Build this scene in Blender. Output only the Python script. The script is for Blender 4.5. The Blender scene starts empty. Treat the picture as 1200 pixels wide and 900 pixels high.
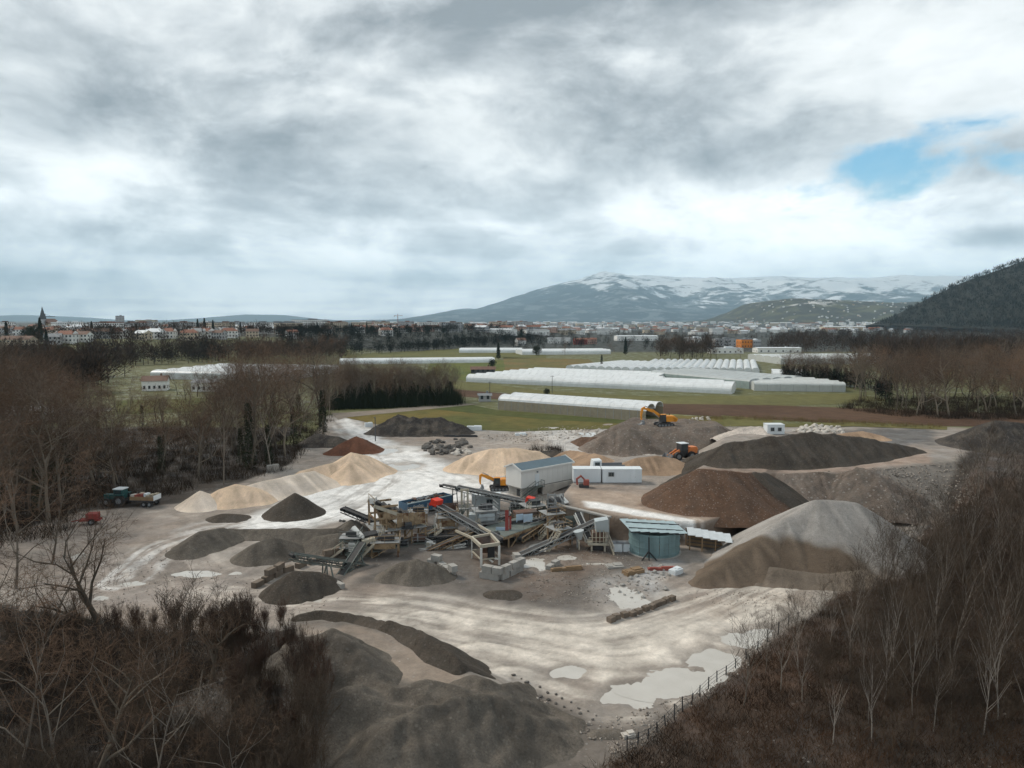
import bpy, math, random
import numpy as np
from mathutils import Vector, Matrix

# ------------------------------------------------------------------ camera, world, sun, exposure
SC = bpy.context.scene
COL = SC.collection
H = 31.0            # flying height of the camera
F = 832.0           # focal length in photo pixels (1200 x 900)
PITCH = math.atan(75.0 / F)

cam = bpy.data.cameras.new('camera')
cam.sensor_width = 36.0
cam.lens = F / 1200.0 * 36.0
cam.clip_start = 0.5
cam.clip_end = 60000.0
camo = bpy.data.objects.new('camera', cam)
COL.objects.link(camo)
camo.location = (0, 0, H)
camo.rotation_euler = (math.pi / 2 - PITCH, 0, 0)
SC.camera = camo

SUN_EL, SUN_AZ = math.radians(44), math.radians(-58)      # azimuth measured from +Y towards +X
sun = bpy.data.lights.new('sun', 'SUN')
sun.energy = 1.9
sun.angle = math.radians(12)
sun.color = (1.0, 0.92, 0.80)
suno = bpy.data.objects.new('sun', sun)
COL.objects.link(suno)
_d = Vector((math.sin(SUN_AZ) * math.cos(SUN_EL), math.cos(SUN_AZ) * math.cos(SUN_EL), math.sin(SUN_EL)))
suno.rotation_euler = _d.to_track_quat('Z', 'Y').to_euler()
suno.location = (0, 0, 200)

SC.view_settings.view_transform = 'Standard'
SC.view_settings.look = 'None'
SC.view_settings.exposure = 0.52
SC.view_settings.gamma = 1.0
SC.cycles.max_bounces = 5
SC.cycles.diffuse_bounces = 2
SC.cycles.glossy_bounces = 2
SC.cycles.transmission_bounces = 3
SC.cycles.transparent_max_bounces = 6
SC.cycles.volume_bounces = 1
SC.cycles.use_denoising = True
SC.cycles.use_adaptive_sampling = True
SC.cycles.adaptive_threshold = 0.02


def lin(r, g, b):
    f = lambda c: (c / 255 / 12.92) if c / 255 <= 0.04045 else ((c / 255 + 0.055) / 1.055) ** 2.4
    return (f(r), f(g), f(b), 1.0)


class NT:
    """small helper to write node trees"""
    def __init__(self, tree):
        self.t = tree
        self.n = tree.nodes
        self.l = tree.links
        self.n.clear()

    def new(self, typ, **kw):
        n = self.n.new(typ)
        for k, v in kw.items():
            setattr(n, k, v)
        return n

    def put(self, sock, v):
        if isinstance(v, bpy.types.NodeSocket):
            self.l.new(v, sock)
        elif v is not None:
            sock.default_value = v

    def math(self, op, a, b=None, c=None, clamp=False):
        n = self.new('ShaderNodeMath', operation=op, use_clamp=clamp)
        for i, v in enumerate((a, b, c)):
            if v is not None:
                self.put(n.inputs[i], v)
        return n.outputs[0]

    def vmath(self, op, a, b=None, scale=None):
        n = self.new('ShaderNodeVectorMath', operation=op)
        self.put(n.inputs[0], a)
        if b is not None:
            self.put(n.inputs[1], b)
        if scale is not None:
            self.put(n.inputs['Scale'], scale)
        return n.outputs['Value'] if op in ('DISTANCE', 'LENGTH', 'DOT_PRODUCT') else n.outputs['Vector']

    def noise(self, vec, scale, detail=4, rough=0.55, dist=0.0, typ='FBM'):
        n = self.new('ShaderNodeTexNoise')
        if hasattr(n, 'noise_type'):
            n.noise_type = typ
        if vec is not None:
            self.l.new(vec, n.inputs['Vector'])
        n.inputs['Scale'].default_value = scale
        n.inputs['Detail'].default_value = detail
        n.inputs['Roughness'].default_value = rough
        n.inputs['Distortion'].default_value = dist
        return n.outputs[0]

    def ramp(self, fac, stops, interp='LINEAR'):
        n = self.new('ShaderNodeValToRGB')
        cr = n.color_ramp
        cr.interpolation = interp
        while len(cr.elements) < len(stops):
            cr.elements.new(0.5)
        for e, (p, c) in zip(cr.elements, stops):
            e.position = p
            e.color = c if len(c) == 4 else (*c, 1)
        self.put(n.inputs[0], fac)
        return n.outputs[0]

    def smooth(self, v, lo, hi, a=0.0, b=1.0):
        n = self.new('ShaderNodeMapRange', interpolation_type='SMOOTHSTEP')
        self.put(n.inputs[0], v)
        for i, x in enumerate((lo, hi, a, b)):
            n.inputs[i + 1].default_value = x
        return n.outputs[0]

    def mix(self, fac, a, b, blend='MIX'):
        n = self.new('ShaderNodeMix', data_type='RGBA', blend_type=blend)
        self.put(n.inputs[0], fac)
        self.put(n.inputs[6], a)
        self.put(n.inputs[7], b)
        return n.outputs[2]


def make_world():
    w = bpy.data.worlds.new('World')
    SC.world = w
    w.use_nodes = True
    N = NT(w.node_tree)
    tc = N.new('ShaderNodeTexCoord')
    d = tc.outputs['Generated']
    sep = N.new('ShaderNodeSeparateXYZ')
    N.l.new(d, sep.inputs[0])
    x, y, z = sep.outputs
    zc = N.math('MAXIMUM', z, 0.0)
    den = N.math('ADD', zc, 0.075)
    com = N.new('ShaderNodeCombineXYZ')
    N.put(com.inputs[0], N.math('DIVIDE', x, den))
    N.put(com.inputs[1], N.math('DIVIDE', y, den))
    com.inputs[2].default_value = 3.7
    P = com.outputs[0]
    # soft banks in direction space, flattened, plus the receding underside of the deck
    D = N.vmath('MULTIPLY', d, (1, 1, 1.9))
    wn = N.new('ShaderNodeTexNoise')
    N.l.new(D, wn.inputs['Vector'])
    wn.inputs['Scale'].default_value = 2.2
    wn.inputs['Detail'].default_value = 3
    Dw = N.vmath('ADD', D, N.vmath('SCALE', N.vmath('SUBTRACT', wn.outputs['Color'], (0.5, 0.5, 0.5)), scale=0.20))
    big = N.noise(P, 0.5, 3, 0.5, 0.4)
    mid = N.noise(Dw, 3.4, 8, 0.56)
    up = N.noise(N.vmath('ADD', Dw, (-0.02, 0.0, 0.075)), 3.4, 8, 0.56)
    fine = N.noise(Dw, 8.0, 8, 0.62)
    Pn = N.vmath('ADD', P, N.vmath('SCALE', N.vmath('SUBTRACT', wn.outputs['Color'], (0.5, 0.5, 0.5)), scale=1.6))
    lay = N.smooth(N.noise(Pn, 0.75, 9, 0.60), 0.44, 0.60)      # torn lower deck
    lay2 = N.smooth(N.noise(Dw, 2.3, 10, 0.62), 0.47, 0.60)
    lit = N.math('SUBTRACT', mid, up)            # cloud tops bright, bellies grey

    def lobe(px, py, rad, sv, pw=1.0):
        v = Vector(((px - 600) / F, 1.0, (375 - py) / F)).normalized()
        a = N.vmath('MULTIPLY', d, (1, 1, sv))
        dist = N.vmath('DISTANCE', a, (v.x, v.y, v.z * sv))
        return N.smooth(dist, rad, 0.0, 0.0, pw)

    v = N.math('MULTIPLY', big, 0.36)
    v = N.math('ADD', v, N.math('MULTIPLY', mid, 0.62))
    v = N.math('ADD', v, N.math('MULTIPLY', fine, 0.30))
    v = N.math('ADD', v, N.math('MULTIPLY', lit, 1.0))
    v = N.math('SUBTRACT', N.math('ADD', v, 0.055), N.math('ADD', N.math('MULTIPLY', lay, 0.07), N.math('MULTIPLY', lay2, 0.15)))        # mean about 0.67
    for l in (lobe(478, 125, 0.16, 1.7, 0.17), lobe(1085, 130, 0.28, 2.0, 0.17), lobe(900, 262, 0.34, 3.2, 0.20),
              lobe(195, 200, 0.16, 2.6, 0.08), lobe(180, 335, 0.5, 6.0, 0.10), lobe(30, 75, 0.12, 2.0, 0.12),
              lobe(790, 100, 0.2, 2.0, 0.06)):
        v = N.math('ADD', v, l)
    for l in (lobe(1160, 280, 0.085, 4.0, 0.34), lobe(690, 170, 0.22, 2.5, 0.10), lobe(330, 300, 0.22, 8.0, 0.05),
              lobe(60, 265, 0.2, 5.0, 0.05), lobe(860, 25, 0.3, 3.0, 0.06), lobe(150, 20, 0.3, 3.0, 0.04)):
        v = N.math('SUBTRACT', v, l)
    # the deck overhead is thicker than the one seen low over the horizon
    v = N.math('SUBTRACT', v, N.smooth(z, 0.22, 0.6, 0.0, 0.10))
    v = N.math('ADD', v, N.smooth(z, 0.12, 0.0, 0.0, 0.05))
    cloud = N.ramp(v, [(0.36, lin(130, 136, 141)), (0.50, lin(157, 162, 166)), (0.60, lin(178, 183, 186)),
                       (0.70, lin(200, 204, 206)), (0.82, lin(223, 226, 226)), (0.98, lin(238, 240, 240))])
    cloud = N.vmath('SCALE', cloud, scale=N.smooth(z, 0.26, 0.0, 1.0, 2.1))
    hole = lobe(1055, 203, 0.29, 4.2, 1.08)
    hole2 = N.math('ADD', hole, N.math('MULTIPLY', N.math('SUBTRACT', mid, 0.5), 2.8))
    hole2 = N.math('ADD', hole2, N.math('MULTIPLY', N.math('SUBTRACT', fine, 0.5), 3.2))
    hm = N.math('SUBTRACT', N.smooth(hole2, 0.28, 1.15), N.math('MULTIPLY', lay2, 0.22), None, True)
    hm = N.math('MULTIPLY', hm, N.smooth(hole, 0.0, 0.30))
    sky = N.new('ShaderNodeTexSky', sky_type='NISHITA')
    sky.sun_disc = False
    sky.sun_elevation = SUN_EL
    sky.sun_rotation = SUN_AZ
    sky.air_density = 1.0
    sky.dust_density = 0.0
    sky.ozone_density = 3.0
    b1 = N.new('ShaderNodeBackground')
    N.put(b1.inputs[0], N.mix(1.0, sky.outputs[0], (.74, 1.20, 1.18, 1), 'MULTIPLY'))
    b1.inputs[1].default_value = 0.10
    b2 = N.new('ShaderNodeBackground')
    N.l.new(cloud, b2.inputs[0])
    b2.inputs[1].default_value = 1.0
    mx = N.new('ShaderNodeMixShader')
    N.l.new(hm, mx.inputs[0])
    N.l.new(b2.outputs[0], mx.inputs[1])
    N.l.new(b1.outputs[0], mx.inputs[2])
    out = N.new('ShaderNodeOutputWorld')
    N.l.new(mx.outputs[0], out.inputs[0])
    w.cycles.sampling_method = 'MANUAL'
    w.cycles.sample_map_resolution = 512


make_world()

# ------------------------------------------------------------------ helpers: projection, noise, meshes, materials
CP, SP = math.cos(PITCH), math.sin(PITCH)


def ray(px, py):
    a, b = (px - 600) / F, (450 - py) / F
    return np.array((a, CP + b * SP, -SP + b * CP))


def at(px, py, z=0.0):
    """the point of height z seen at that photo pixel"""
    d = ray(px, py)
    t = (z - H) / d[2]
    return Vector((d[0] * t, d[1] * t, z))


def aty(px, py, Y):
    """the point at depth Y seen at that photo pixel"""
    d = ray(px, py)
    t = Y / d[1]
    return Vector((d[0] * t, Y, H + d[2] * t))


def pix(X, Y, Z):
    """photo pixel of world points (arrays)"""
    dz = Z - H
    fw = Y * CP - dz * SP
    up = Y * SP + dz * CP
    fw = np.maximum(fw, 1e-3)
    return 600 + F * X / fw, 450 - F * up / fw


_rng = np.random.RandomState(5)
_T = [_rng.rand(256, 256) for _ in range(6)]


def vnoise(x, y, s=0):
    x = np.asarray(x, float) + s * 17.31
    y = np.asarray(y, float) + s * 9.77
    ix, iy = np.floor(x).astype(int), np.floor(y).astype(int)
    fx, fy = x - ix, y - iy
    fx, fy = fx * fx * fx * (fx * (fx * 6 - 15) + 10), fy * fy * fy * (fy * (fy * 6 - 15) + 10)
    T = _T[s % 6]
    g = lambda a, b: T[(ix + a) & 255, (iy + b) & 255]
    return (g(0, 0) * (1 - fx) + g(1, 0) * fx) * (1 - fy) + (g(0, 1) * (1 - fx) + g(1, 1) * fx) * fy


def fbm(x, y, s=0, o=4):
    r, a, t = 0.0, 1.0, 0.0
    x, y = np.asarray(x, float), np.asarray(y, float)
    for i in range(o):
        r = r + a * (vnoise(x, y, s + i) - 0.5)
        t += a
        a *= 0.5
        x, y = 1.93 * x + 0.6 * y, 1.93 * y - 0.6 * x
    return r / t


def seg_dist(X, Y, a, b):
    ax, ay, bx, by = a[0], a[1], b[0], b[1]
    dx, dy = bx - ax, by - ay
    L = dx * dx + dy * dy + 1e-9
    t = np.clip(((X - ax) * dx + (Y - ay) * dy) / L, 0, 1)
    return np.hypot(X - ax - t * dx, Y - ay - t * dy), t


def poly_dist(X, Y, P):
    """signed distance to a polygon in plan, negative inside"""
    X, Y = np.asarray(X, float), np.asarray(Y, float)
    dm = np.full(X.shape, 1e9)
    ins = np.zeros(X.shape, bool)
    n = len(P)
    for i in range(n):
        a, b = P[i], P[(i + 1) % n]
        dm = np.minimum(dm, seg_dist(X, Y, a, b)[0])
        c = (a[1] > Y) != (b[1] > Y)
        ins ^= c & (X < (b[0] - a[0]) * (Y - a[1]) / (b[1] - a[1] + 1e-12) + a[0])
    return np.where(ins, -dm, dm)


def line_dist(X, Y, pts):
    """distance to a polyline, the running length along it, and the signed side"""
    best = np.full(np.shape(X), 1e9)
    al = np.zeros(np.shape(X))
    sd = np.zeros(np.shape(X))
    run = 0.0
    for a, b in zip(pts[:-1], pts[1:]):
        L = math.hypot(b[0] - a[0], b[1] - a[1])
        d, t = seg_dist(X, Y, a, b)
        m = d < best
        best = np.where(m, d, best)
        al = np.where(m, run + t * L, al)
        s = np.sign((b[0] - a[0]) * (Y - a[1]) - (b[1] - a[1]) * (X - a[0]))
        sd = np.where(m, s * d, sd)
        run += L
    return best, al, sd


def smstep(a, b, x):
    t = np.clip((x - a) / (b - a), 0, 1)
    return t * t * (3 - 2 * t)


def px_poly(pts, z=0.0):
    return [tuple(at(x, y, z).xy) for x, y in pts]


def smooth_line(pts, n=8):
    """Catmull-Rom through plan points"""
    P = [np.array(p[:2], float) for p in pts]
    P = [2 * P[0] - P[1]] + P + [2 * P[-1] - P[-2]]
    out = []
    for i in range(1, len(P) - 2):
        for k in range(n):
            t = k / n
            out.append(0.5 * (2 * P[i] + (P[i + 1] - P[i - 1]) * t + (2 * P[i - 1] - 5 * P[i] + 4 * P[i + 1] - P[i + 2]) * t * t
                              + (3 * P[i] - P[i - 1] - 3 * P[i + 1] + P[i + 2]) * t ** 3))
    out.append(P[-2])
    return [tuple(p) for p in out]


def tag(o, label=None, cat=None, group=None, kind=None):
    if label:
        o['label'] = label
    if cat:
        o['category'] = cat
    if group:
        o['group'] = group
    if kind:
        o['kind'] = kind
    return o


def link(name, me, mat=None, parent=None):
    o = bpy.data.objects.new(name, me)
    COL.objects.link(o)
    if mat is not None and me is not None and len(me.materials) == 0:
        for m in (mat if isinstance(mat, (list, tuple)) else [mat]):
            me.materials.append(m)
    if parent is not None:
        o.parent = parent
    return o


def empty(name, loc=(0, 0, 0), rz=0.0):
    o = bpy.data.objects.new(name, None)
    o.empty_display_size = 0.5
    COL.objects.link(o)
    o.location = loc
    o.rotation_euler = (0, 0, rz)
    return o


def np_mesh(name, V, faces, smooth=False):
    """V: (n,3) array; faces: (m,3) or (m,4) int array"""
    me = bpy.data.meshes.new(name)
    V = np.asarray(V, np.float32)
    faces = np.asarray(faces, np.int32)
    k = faces.shape[1]
    me.vertices.add(len(V))
    me.vertices.foreach_set('co', V.ravel())
    me.loops.add(faces.size)
    me.loops.foreach_set('vertex_index', faces.ravel())
    me.polygons.add(len(faces))
    me.polygons.foreach_set('loop_start', np.arange(0, faces.size, k, dtype=np.int32))
    me.polygons.foreach_set('loop_total', np.full(len(faces), k, np.int32))
    if smooth:
        me.polygons.foreach_set('use_smooth', np.ones(len(faces), bool))
    me.update(calc_edges=True)
    return me


def col_attr(me, C, name='col'):
    a = me.color_attributes.new(name, 'FLOAT_COLOR', 'POINT')
    C = np.asarray(C, np.float32)
    if C.shape[1] == 3:
        C = np.concatenate([C, np.ones((len(C), 1), np.float32)], 1)
    a.data.foreach_set('color', C.ravel())


def grid_faces(nx, ny, mask=None):
    i = np.arange((ny - 1) * (nx - 1))
    r, c = i // (nx - 1), i % (nx - 1)
    v = r * nx + c
    f = np.stack([v, v + 1, v + nx + 1, v + nx], 1)
    if mask is not None:
        keep = mask[f].any(1)
        f = f[keep]
    return f


def compact(V, f, extra=()):
    used = np.zeros(len(V), bool)
    used[f.ravel()] = True
    idx = np.cumsum(used) - 1
    return V[used], idx[f], [e[used] for e in extra]


class MB:
    """collects boxes, beams, cylinders and sheets into ONE mesh"""
    def __init__(self):
        self.v, self.f, self.m, self.sm = [], [], [], []

    def add(self, vs, fs, mi=0, smooth=False):
        b = len(self.v)
        self.v += [tuple(v) for v in vs]
        self.f += [tuple(b + i for i in f) for f in fs]
        self.m += [mi] * len(fs)
        self.sm += [smooth] * len(fs)
        return self

    def box(self, c, s, R=None, mi=0):
        """centre, full size, optional 3x3 rotation"""
        vs = []
        for x, y, z in ((-1, -1, -1), (1, -1, -1), (1, 1, -1), (-1, 1, -1), (-1, -1, 1), (1, -1, 1), (1, 1, 1), (-1, 1, 1)):
            p = Vector((x * s[0] / 2, y * s[1] / 2, z * s[2] / 2))
            if R is not None:
                p = R @ p
            vs.append(Vector(c) + p)
        return self.add(vs, [(0, 3, 2, 1), (4, 5, 6, 7), (0, 1, 5, 4), (1, 2, 6, 5), (2, 3, 7, 6), (3, 0, 4, 7)], mi)

    def beam(self, a, b, w=0.15, h=None, mi=0, up=(0, 0, 1)):
        a, b = Vector(a), Vector(b)
        d = b - a
        L = d.length
        if L < 1e-6:
            return self
        d /= L
        u = Vector(up)
        if abs(d.dot(u)) > 0.99:
            u = Vector((0, 1, 0))
        sx = d.cross(u).normalized()
        uz = sx.cross(d)
        R = Matrix((d, sx, uz)).transposed()
        return self.box((a + b) / 2, (L, w, h if h else w), R, mi)

    def tube(self, a, b, r0, r1=None, n=8, mi=0, caps=True, smooth=True):
        a, b = Vector(a), Vector(b)
        d = (b - a).normalized()
        u = Vector((0, 0, 1)) if abs(d.z) < 0.95 else Vector((1, 0, 0))
        s = d.cross(u).normalized()
        t = d.cross(s)
        r1 = r0 if r1 is None else r1
        vs = []
        for c, r in ((a, r0), (b, r1)):
            for k in range(n):
                q = 2 * math.pi * k / n
                vs.append(c + s * (r * math.cos(q)) + t * (r * math.sin(q)))
        self.add(vs, [(k, (k + 1) % n, n + (k + 1) % n, n + k) for k in range(n)], mi, smooth)
        if caps:
            self.add(vs, [tuple(reversed(range(n))), tuple(range(n, 2 * n))], mi)
        return self

    def prism(self, poly, z0, z1, mi=0):
        n = len(poly)
        vs = [(p[0], p[1], z0) for p in poly] + [(p[0], p[1], z1) for p in poly]
        return self.add(vs, [(k, (k + 1) % n, n + (k + 1) % n, n + k) for k in range(n)]
                        + [tuple(reversed(range(n))), tuple(range(n, 2 * n))], mi)

    def extrude(self, prof, a, b, mi=0):
        """profile of points given as Vectors relative to the axis, swept from a to b"""
        n = len(prof)
        a, b = Vector(a), Vector(b)
        vs = [a + Vector(p) for p in prof] + [b + Vector(p) for p in prof]
        return self.add(vs, [(k, (k + 1) % n, n + (k + 1) % n, n + k) for k in range(n)]
                        + [tuple(reversed(range(n))), tuple(range(n, 2 * n))], mi)

    def mesh(self, name):
        me = bpy.data.meshes.new(name)
        me.from_pydata([tuple(v) for v in self.v], [], self.f)
        me.polygons.foreach_set('material_index', self.m)
        me.polygons.foreach_set('use_smooth', self.sm)
        me.update()
        return me

    def build(self, name, mat, parent=None, loc=None):
        me = self.mesh(name)
        for m in (mat if isinstance(mat, (list, tuple)) else [mat]):
            me.materials.append(m)
        o = link(name, me, None, parent)
        if loc is not None:
            o.location = loc
        return o


M = {}


def pmat(name, col, rough=0.8, var=0.25, scale=1.0, bump=0.0, bscale=None, metal=0.0, col2=None, spec=0.3, coord='Object',
         streak=False, rust=None, attr=None, detail=6):
    """principled material; colour varied by noise; col2 = second patch colour; attr = vertex colour that multiplies"""
    m = bpy.data.materials.new(name)
    m.use_nodes = True
    N = NT(m.node_tree)
    out = N.new('ShaderNodeOutputMaterial')
    b = N.new('ShaderNodeBsdfPrincipled')
    N.l.new(b.outputs[0], out.inputs[0])
    tc = N.new('ShaderNodeTexCoord')
    vec = tc.outputs[coord]
    if coord == 'World':
        pass
    if streak:
        vec = N.vmath('MULTIPLY', vec, (1, 1, 0.15))
    n1 = N.noise(vec, scale, detail, 0.6)
    n2 = N.noise(vec, scale * 0.13, 3, 0.5)
    c = (*col[:3], 1)
    c2 = (*(col2 or col)[:3], 1)
    base = N.mix(N.smooth(n2, 0.35, 0.65), c, c2)
    if attr:
        a = N.new('ShaderNodeAttribute', attribute_name=attr)
        base = a.outputs['Color']
    k = N.math('ADD', N.math('MULTIPLY', N.math('SUBTRACT', n1, 0.5), var * 4), 1.0)
    base = N.mix(1.0, base, N.vmath('SCALE', (1.0, 1.0, 1.0), scale=k), 'MULTIPLY')
    if rust:
        rm = N.smooth(N.noise(vec, scale * 0.7, 8, 0.7), rust[0], rust[0] + 0.12)
        base = N.mix(rm, base, (*rust[1][:3], 1))
    N.l.new(base, b.inputs['Base Color'])
    b.inputs['Roughness'].default_value = rough
    b.inputs['Metallic'].default_value = metal
    b.inputs['Specular IOR Level'].default_value = spec
    if bump:
        bn = N.new('ShaderNodeBump')
        bn.inputs['Strength'].default_value = 1.0
        bn.inputs['Distance'].default_value = bump
        N.put(bn.inputs['Height'], N.noise(vec, bscale or scale * 3, 6, 0.65))
        N.l.new(bn.outputs[0], b.inputs['Normal'])
    M[name] = m
    return m
# ------------------------------------------------------------------ the lie of the land
TERR = [   # plateaus: plan polygon of the top, height, slope of the sides
    (px_poly([(652, 589), (684, 596), (720, 604), (770, 610), (826, 611), (880, 596), (900, 560), (860, 538), (760, 532), (700, 540), (676, 560)], 3.0), 3.0, 2.2),
    (px_poly([(822, 548), (884, 554), (960, 554), (1022, 549), (1084, 543), (1130, 540), (1230, 580), (1400, 560), (1400, 520), (1180, 500), (1090, 512), (1005, 514), (965, 507), (880, 505), (850, 512), (835, 530)], 5.0), 5.0, 0.62),
    (px_poly([(318, 742), (400, 728), (470, 745), (545, 782), (575, 812), (545, 835), (330, 835), (250, 800)], 2.4), 2.4, 0.55),
]
EDGE_R = [tuple(at(x, y).xy) for x, y in ((640, 960), (692, 905), (745, 870), (812, 826), (880, 770), (940, 722), (1000, 684), (1062, 640), (1110, 600))]
TOWN_EDGE = [(-2500, 150), (-900, 330), (-420, 430), (-300, 560), (-190, 700), (-60, 900), (60, 1150), (120, 1700), (-200, 4000), (-6000, 4000), (-6000, 150)]


def gz(X, Y):
    """smooth ground height"""
    X, Y = np.asarray(X, float), np.asarray(Y, float)
    z = np.zeros(X.shape)
    for P, h, s in TERR:
        d = np.maximum(poly_dist(X, Y, P), 0)
        e = h - s * d
        z = np.maximum(z, np.where(e < 0.4, np.maximum(0, (e + 0.4) ** 2 / 1.6), e) * (e > -0.4))
    # wooded rise right of the pit
    d, al, sd = line_dist(X, Y, EDGE_R)
    right = np.where(sd < 0, d, 0.0)
    z = np.maximum(z, np.minimum(4.5, 0.13 * right) * smstep(230, 120, Y))
    # river terrace with the town
    d = poly_dist(X, Y, TOWN_EDGE)
    z = z + 15.0 * smstep(70, -40, d)
    return z


def hit(px, py):
    """where the line of sight through that photo pixel meets the ground"""
    d = ray(px, py)
    t = np.concatenate([np.linspace(30, 320, 700), np.geomspace(320, 6000, 400)])
    X, Y, Z = d[0] * t, d[1] * t, H + d[2] * t
    g = gz(X, Y)
    k = np.argmax(Z < g) if (Z < g).any() else len(t) - 1
    if k > 0:
        a, b = Z[k - 1] - g[k - 1], Z[k] - g[k]
        u = a / (a - b) if a != b else 1
        tt = t[k - 1] + (t[k] - t[k - 1]) * u
    else:
        tt = t[0]
    x, y = d[0] * tt, d[1] * tt
    return Vector((x, y, float(gz(np.array([x]), np.array([y]))[0])))


def hits(pp):
    """many pixels at once, for gently sloping ground"""
    pp = np.asarray(pp, float)
    d = np.stack([ray(*p) for p in pp])
    z = np.zeros(len(pp))
    for _ in range(6):
        t = (z - H) / d[:, 2]
        X, Y = d[:, 0] * t, d[:, 1] * t
        z = .5 * z + .5 * gz(X, Y)
    return np.stack([X, Y, gz(X, Y)], 1)


def gpt(x, y, dz=0.0):
    return Vector((x, y, float(gz(np.array([x]), np.array([y]))[0]) + dz))


# ------------------------------------------------------------------ ground sheet
def axis(a0, a1, step, far0, far1, ratio=1.07):
    c = list(np.arange(a0, a1 + 1e-6, step))
    s, p = step, a1
    while p < far1:
        s *= ratio
        p += s
        c.append(p)
    s, p = step, a0
    lo = []
    while p > far0:
        s *= ratio
        p -= s
        lo.append(p)
    return np.array(lo[::-1] + c)


PUDDLES = [  # centre pixel, radii in metres, outline seed
    ((806, 796), 4.2, 1.5), ((770, 806), 2.6, 1.0), ((860, 748), 2.6, 1.4), ((838, 772), 3.2, 1.7), ((892, 742), 2.0, 1.1), ((730, 698), 2.2, 2.5), ((674, 786), 1.6, 0.9), ((634, 662), 2.2, 1.6),
    ((468, 548), 3.6, 2.2), ((452, 528), 2.5, 2.6), ((745, 812), 3.0, 1.1), ((632, 640), 1.5, 1.0), ((664, 653), 1.2, 0.6), ((700, 660), 2.2, 0.5),
    ((152, 684), 2.0, 0.7), ((120, 700), 1.5, 0.6), ((240, 672), 3.0, 0.7), ((368, 702), 2.2, 0.9), ((92, 650), 1.0, 1.6), ((690, 508), 3.0, 4.0), ((612, 532), 3.0, 2.0)]
TRACKS = [  # pixels, half width in m, strength of the pale slurry
    ([(392, 486), (412, 505), (440, 530), (455, 555), (430, 580), (360, 605), (300, 612), (200, 640), (150, 680)], 5.0, .8),
    ([(455, 540), (520, 560), (560, 575), (610, 560)], 5.0, .8),
    ([(440, 565), (400, 590), (330, 612), (240, 620)], 5.0, .6),
    ([(360, 712), (470, 715), (580, 735), (700, 745), (800, 720), (900, 680)], 5.0, .9),
    ([(560, 770), (640, 790), (720, 810), (790, 805), (850, 760), (900, 720)], 4.5, 1.0),
    ([(500, 730), (620, 755), (740, 770), (820, 740)], 4.5, .9),
    ([(600, 800), (690, 830), (780, 815), (860, 740), (900, 715)], 4.0, .7),
    ([(185, 640), (230, 690), (330, 700), (420, 705), (520, 720)], 5.0, .35),
    ([(210, 640), (270, 680), (340, 675), (400, 660)], 3.5, .3),
    ([(290, 640), (305, 665), (250, 690)], 2.5, .2),
    ([(340, 742), (420, 750), (480, 770), (545, 800)], 4.0, .05),
    ([(690, 592), (740, 600), (810, 612)], 1.4, .95),
    ([(560, 600), (650, 520), (700, 500)], 4.0, .4),
    ([(640, 522), (700, 540), (760, 533)], 3.0, .4),
    ([(830, 547), (900, 552), (1000, 545), (1090, 530)], 3.0, .15),
    ([(700, 660), (760, 690), (840, 660)], 3.0, .2),
    ([(100, 580), (140, 592), (190, 600), (240, 615)], 3.0, .1),
]
QUARRY = px_poly([(330, 960), (352, 800), (340, 742), (200, 742), (60, 720), (-60, 690), (-40, 640), (90, 600), (215, 590), (340, 545), (386, 486), (420, 492), (470, 505), (560, 505), (640, 500), (720, 490), (800, 500), (900, 500), (1020, 497), (1240, 505), (1160, 545), (1128, 560), (1062, 640), (1000, 684), (940, 722), (880, 770), (812, 826), (745, 870), (692, 905), (640, 960)])

MUD, PALE, CREAM = np.array((.262, .225, .193)), np.array((.74, .73, .71)), np.array((.62, .562, .492))
DARK, BROWN, LITTER, BRACK, GRASS = np.array((.095, .083, .073)), np.array((.20, .135, .095)), np.array((.040, .031, .024)), np.array((.070, .042, .027)), np.array((.125, .125, .048))


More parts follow.
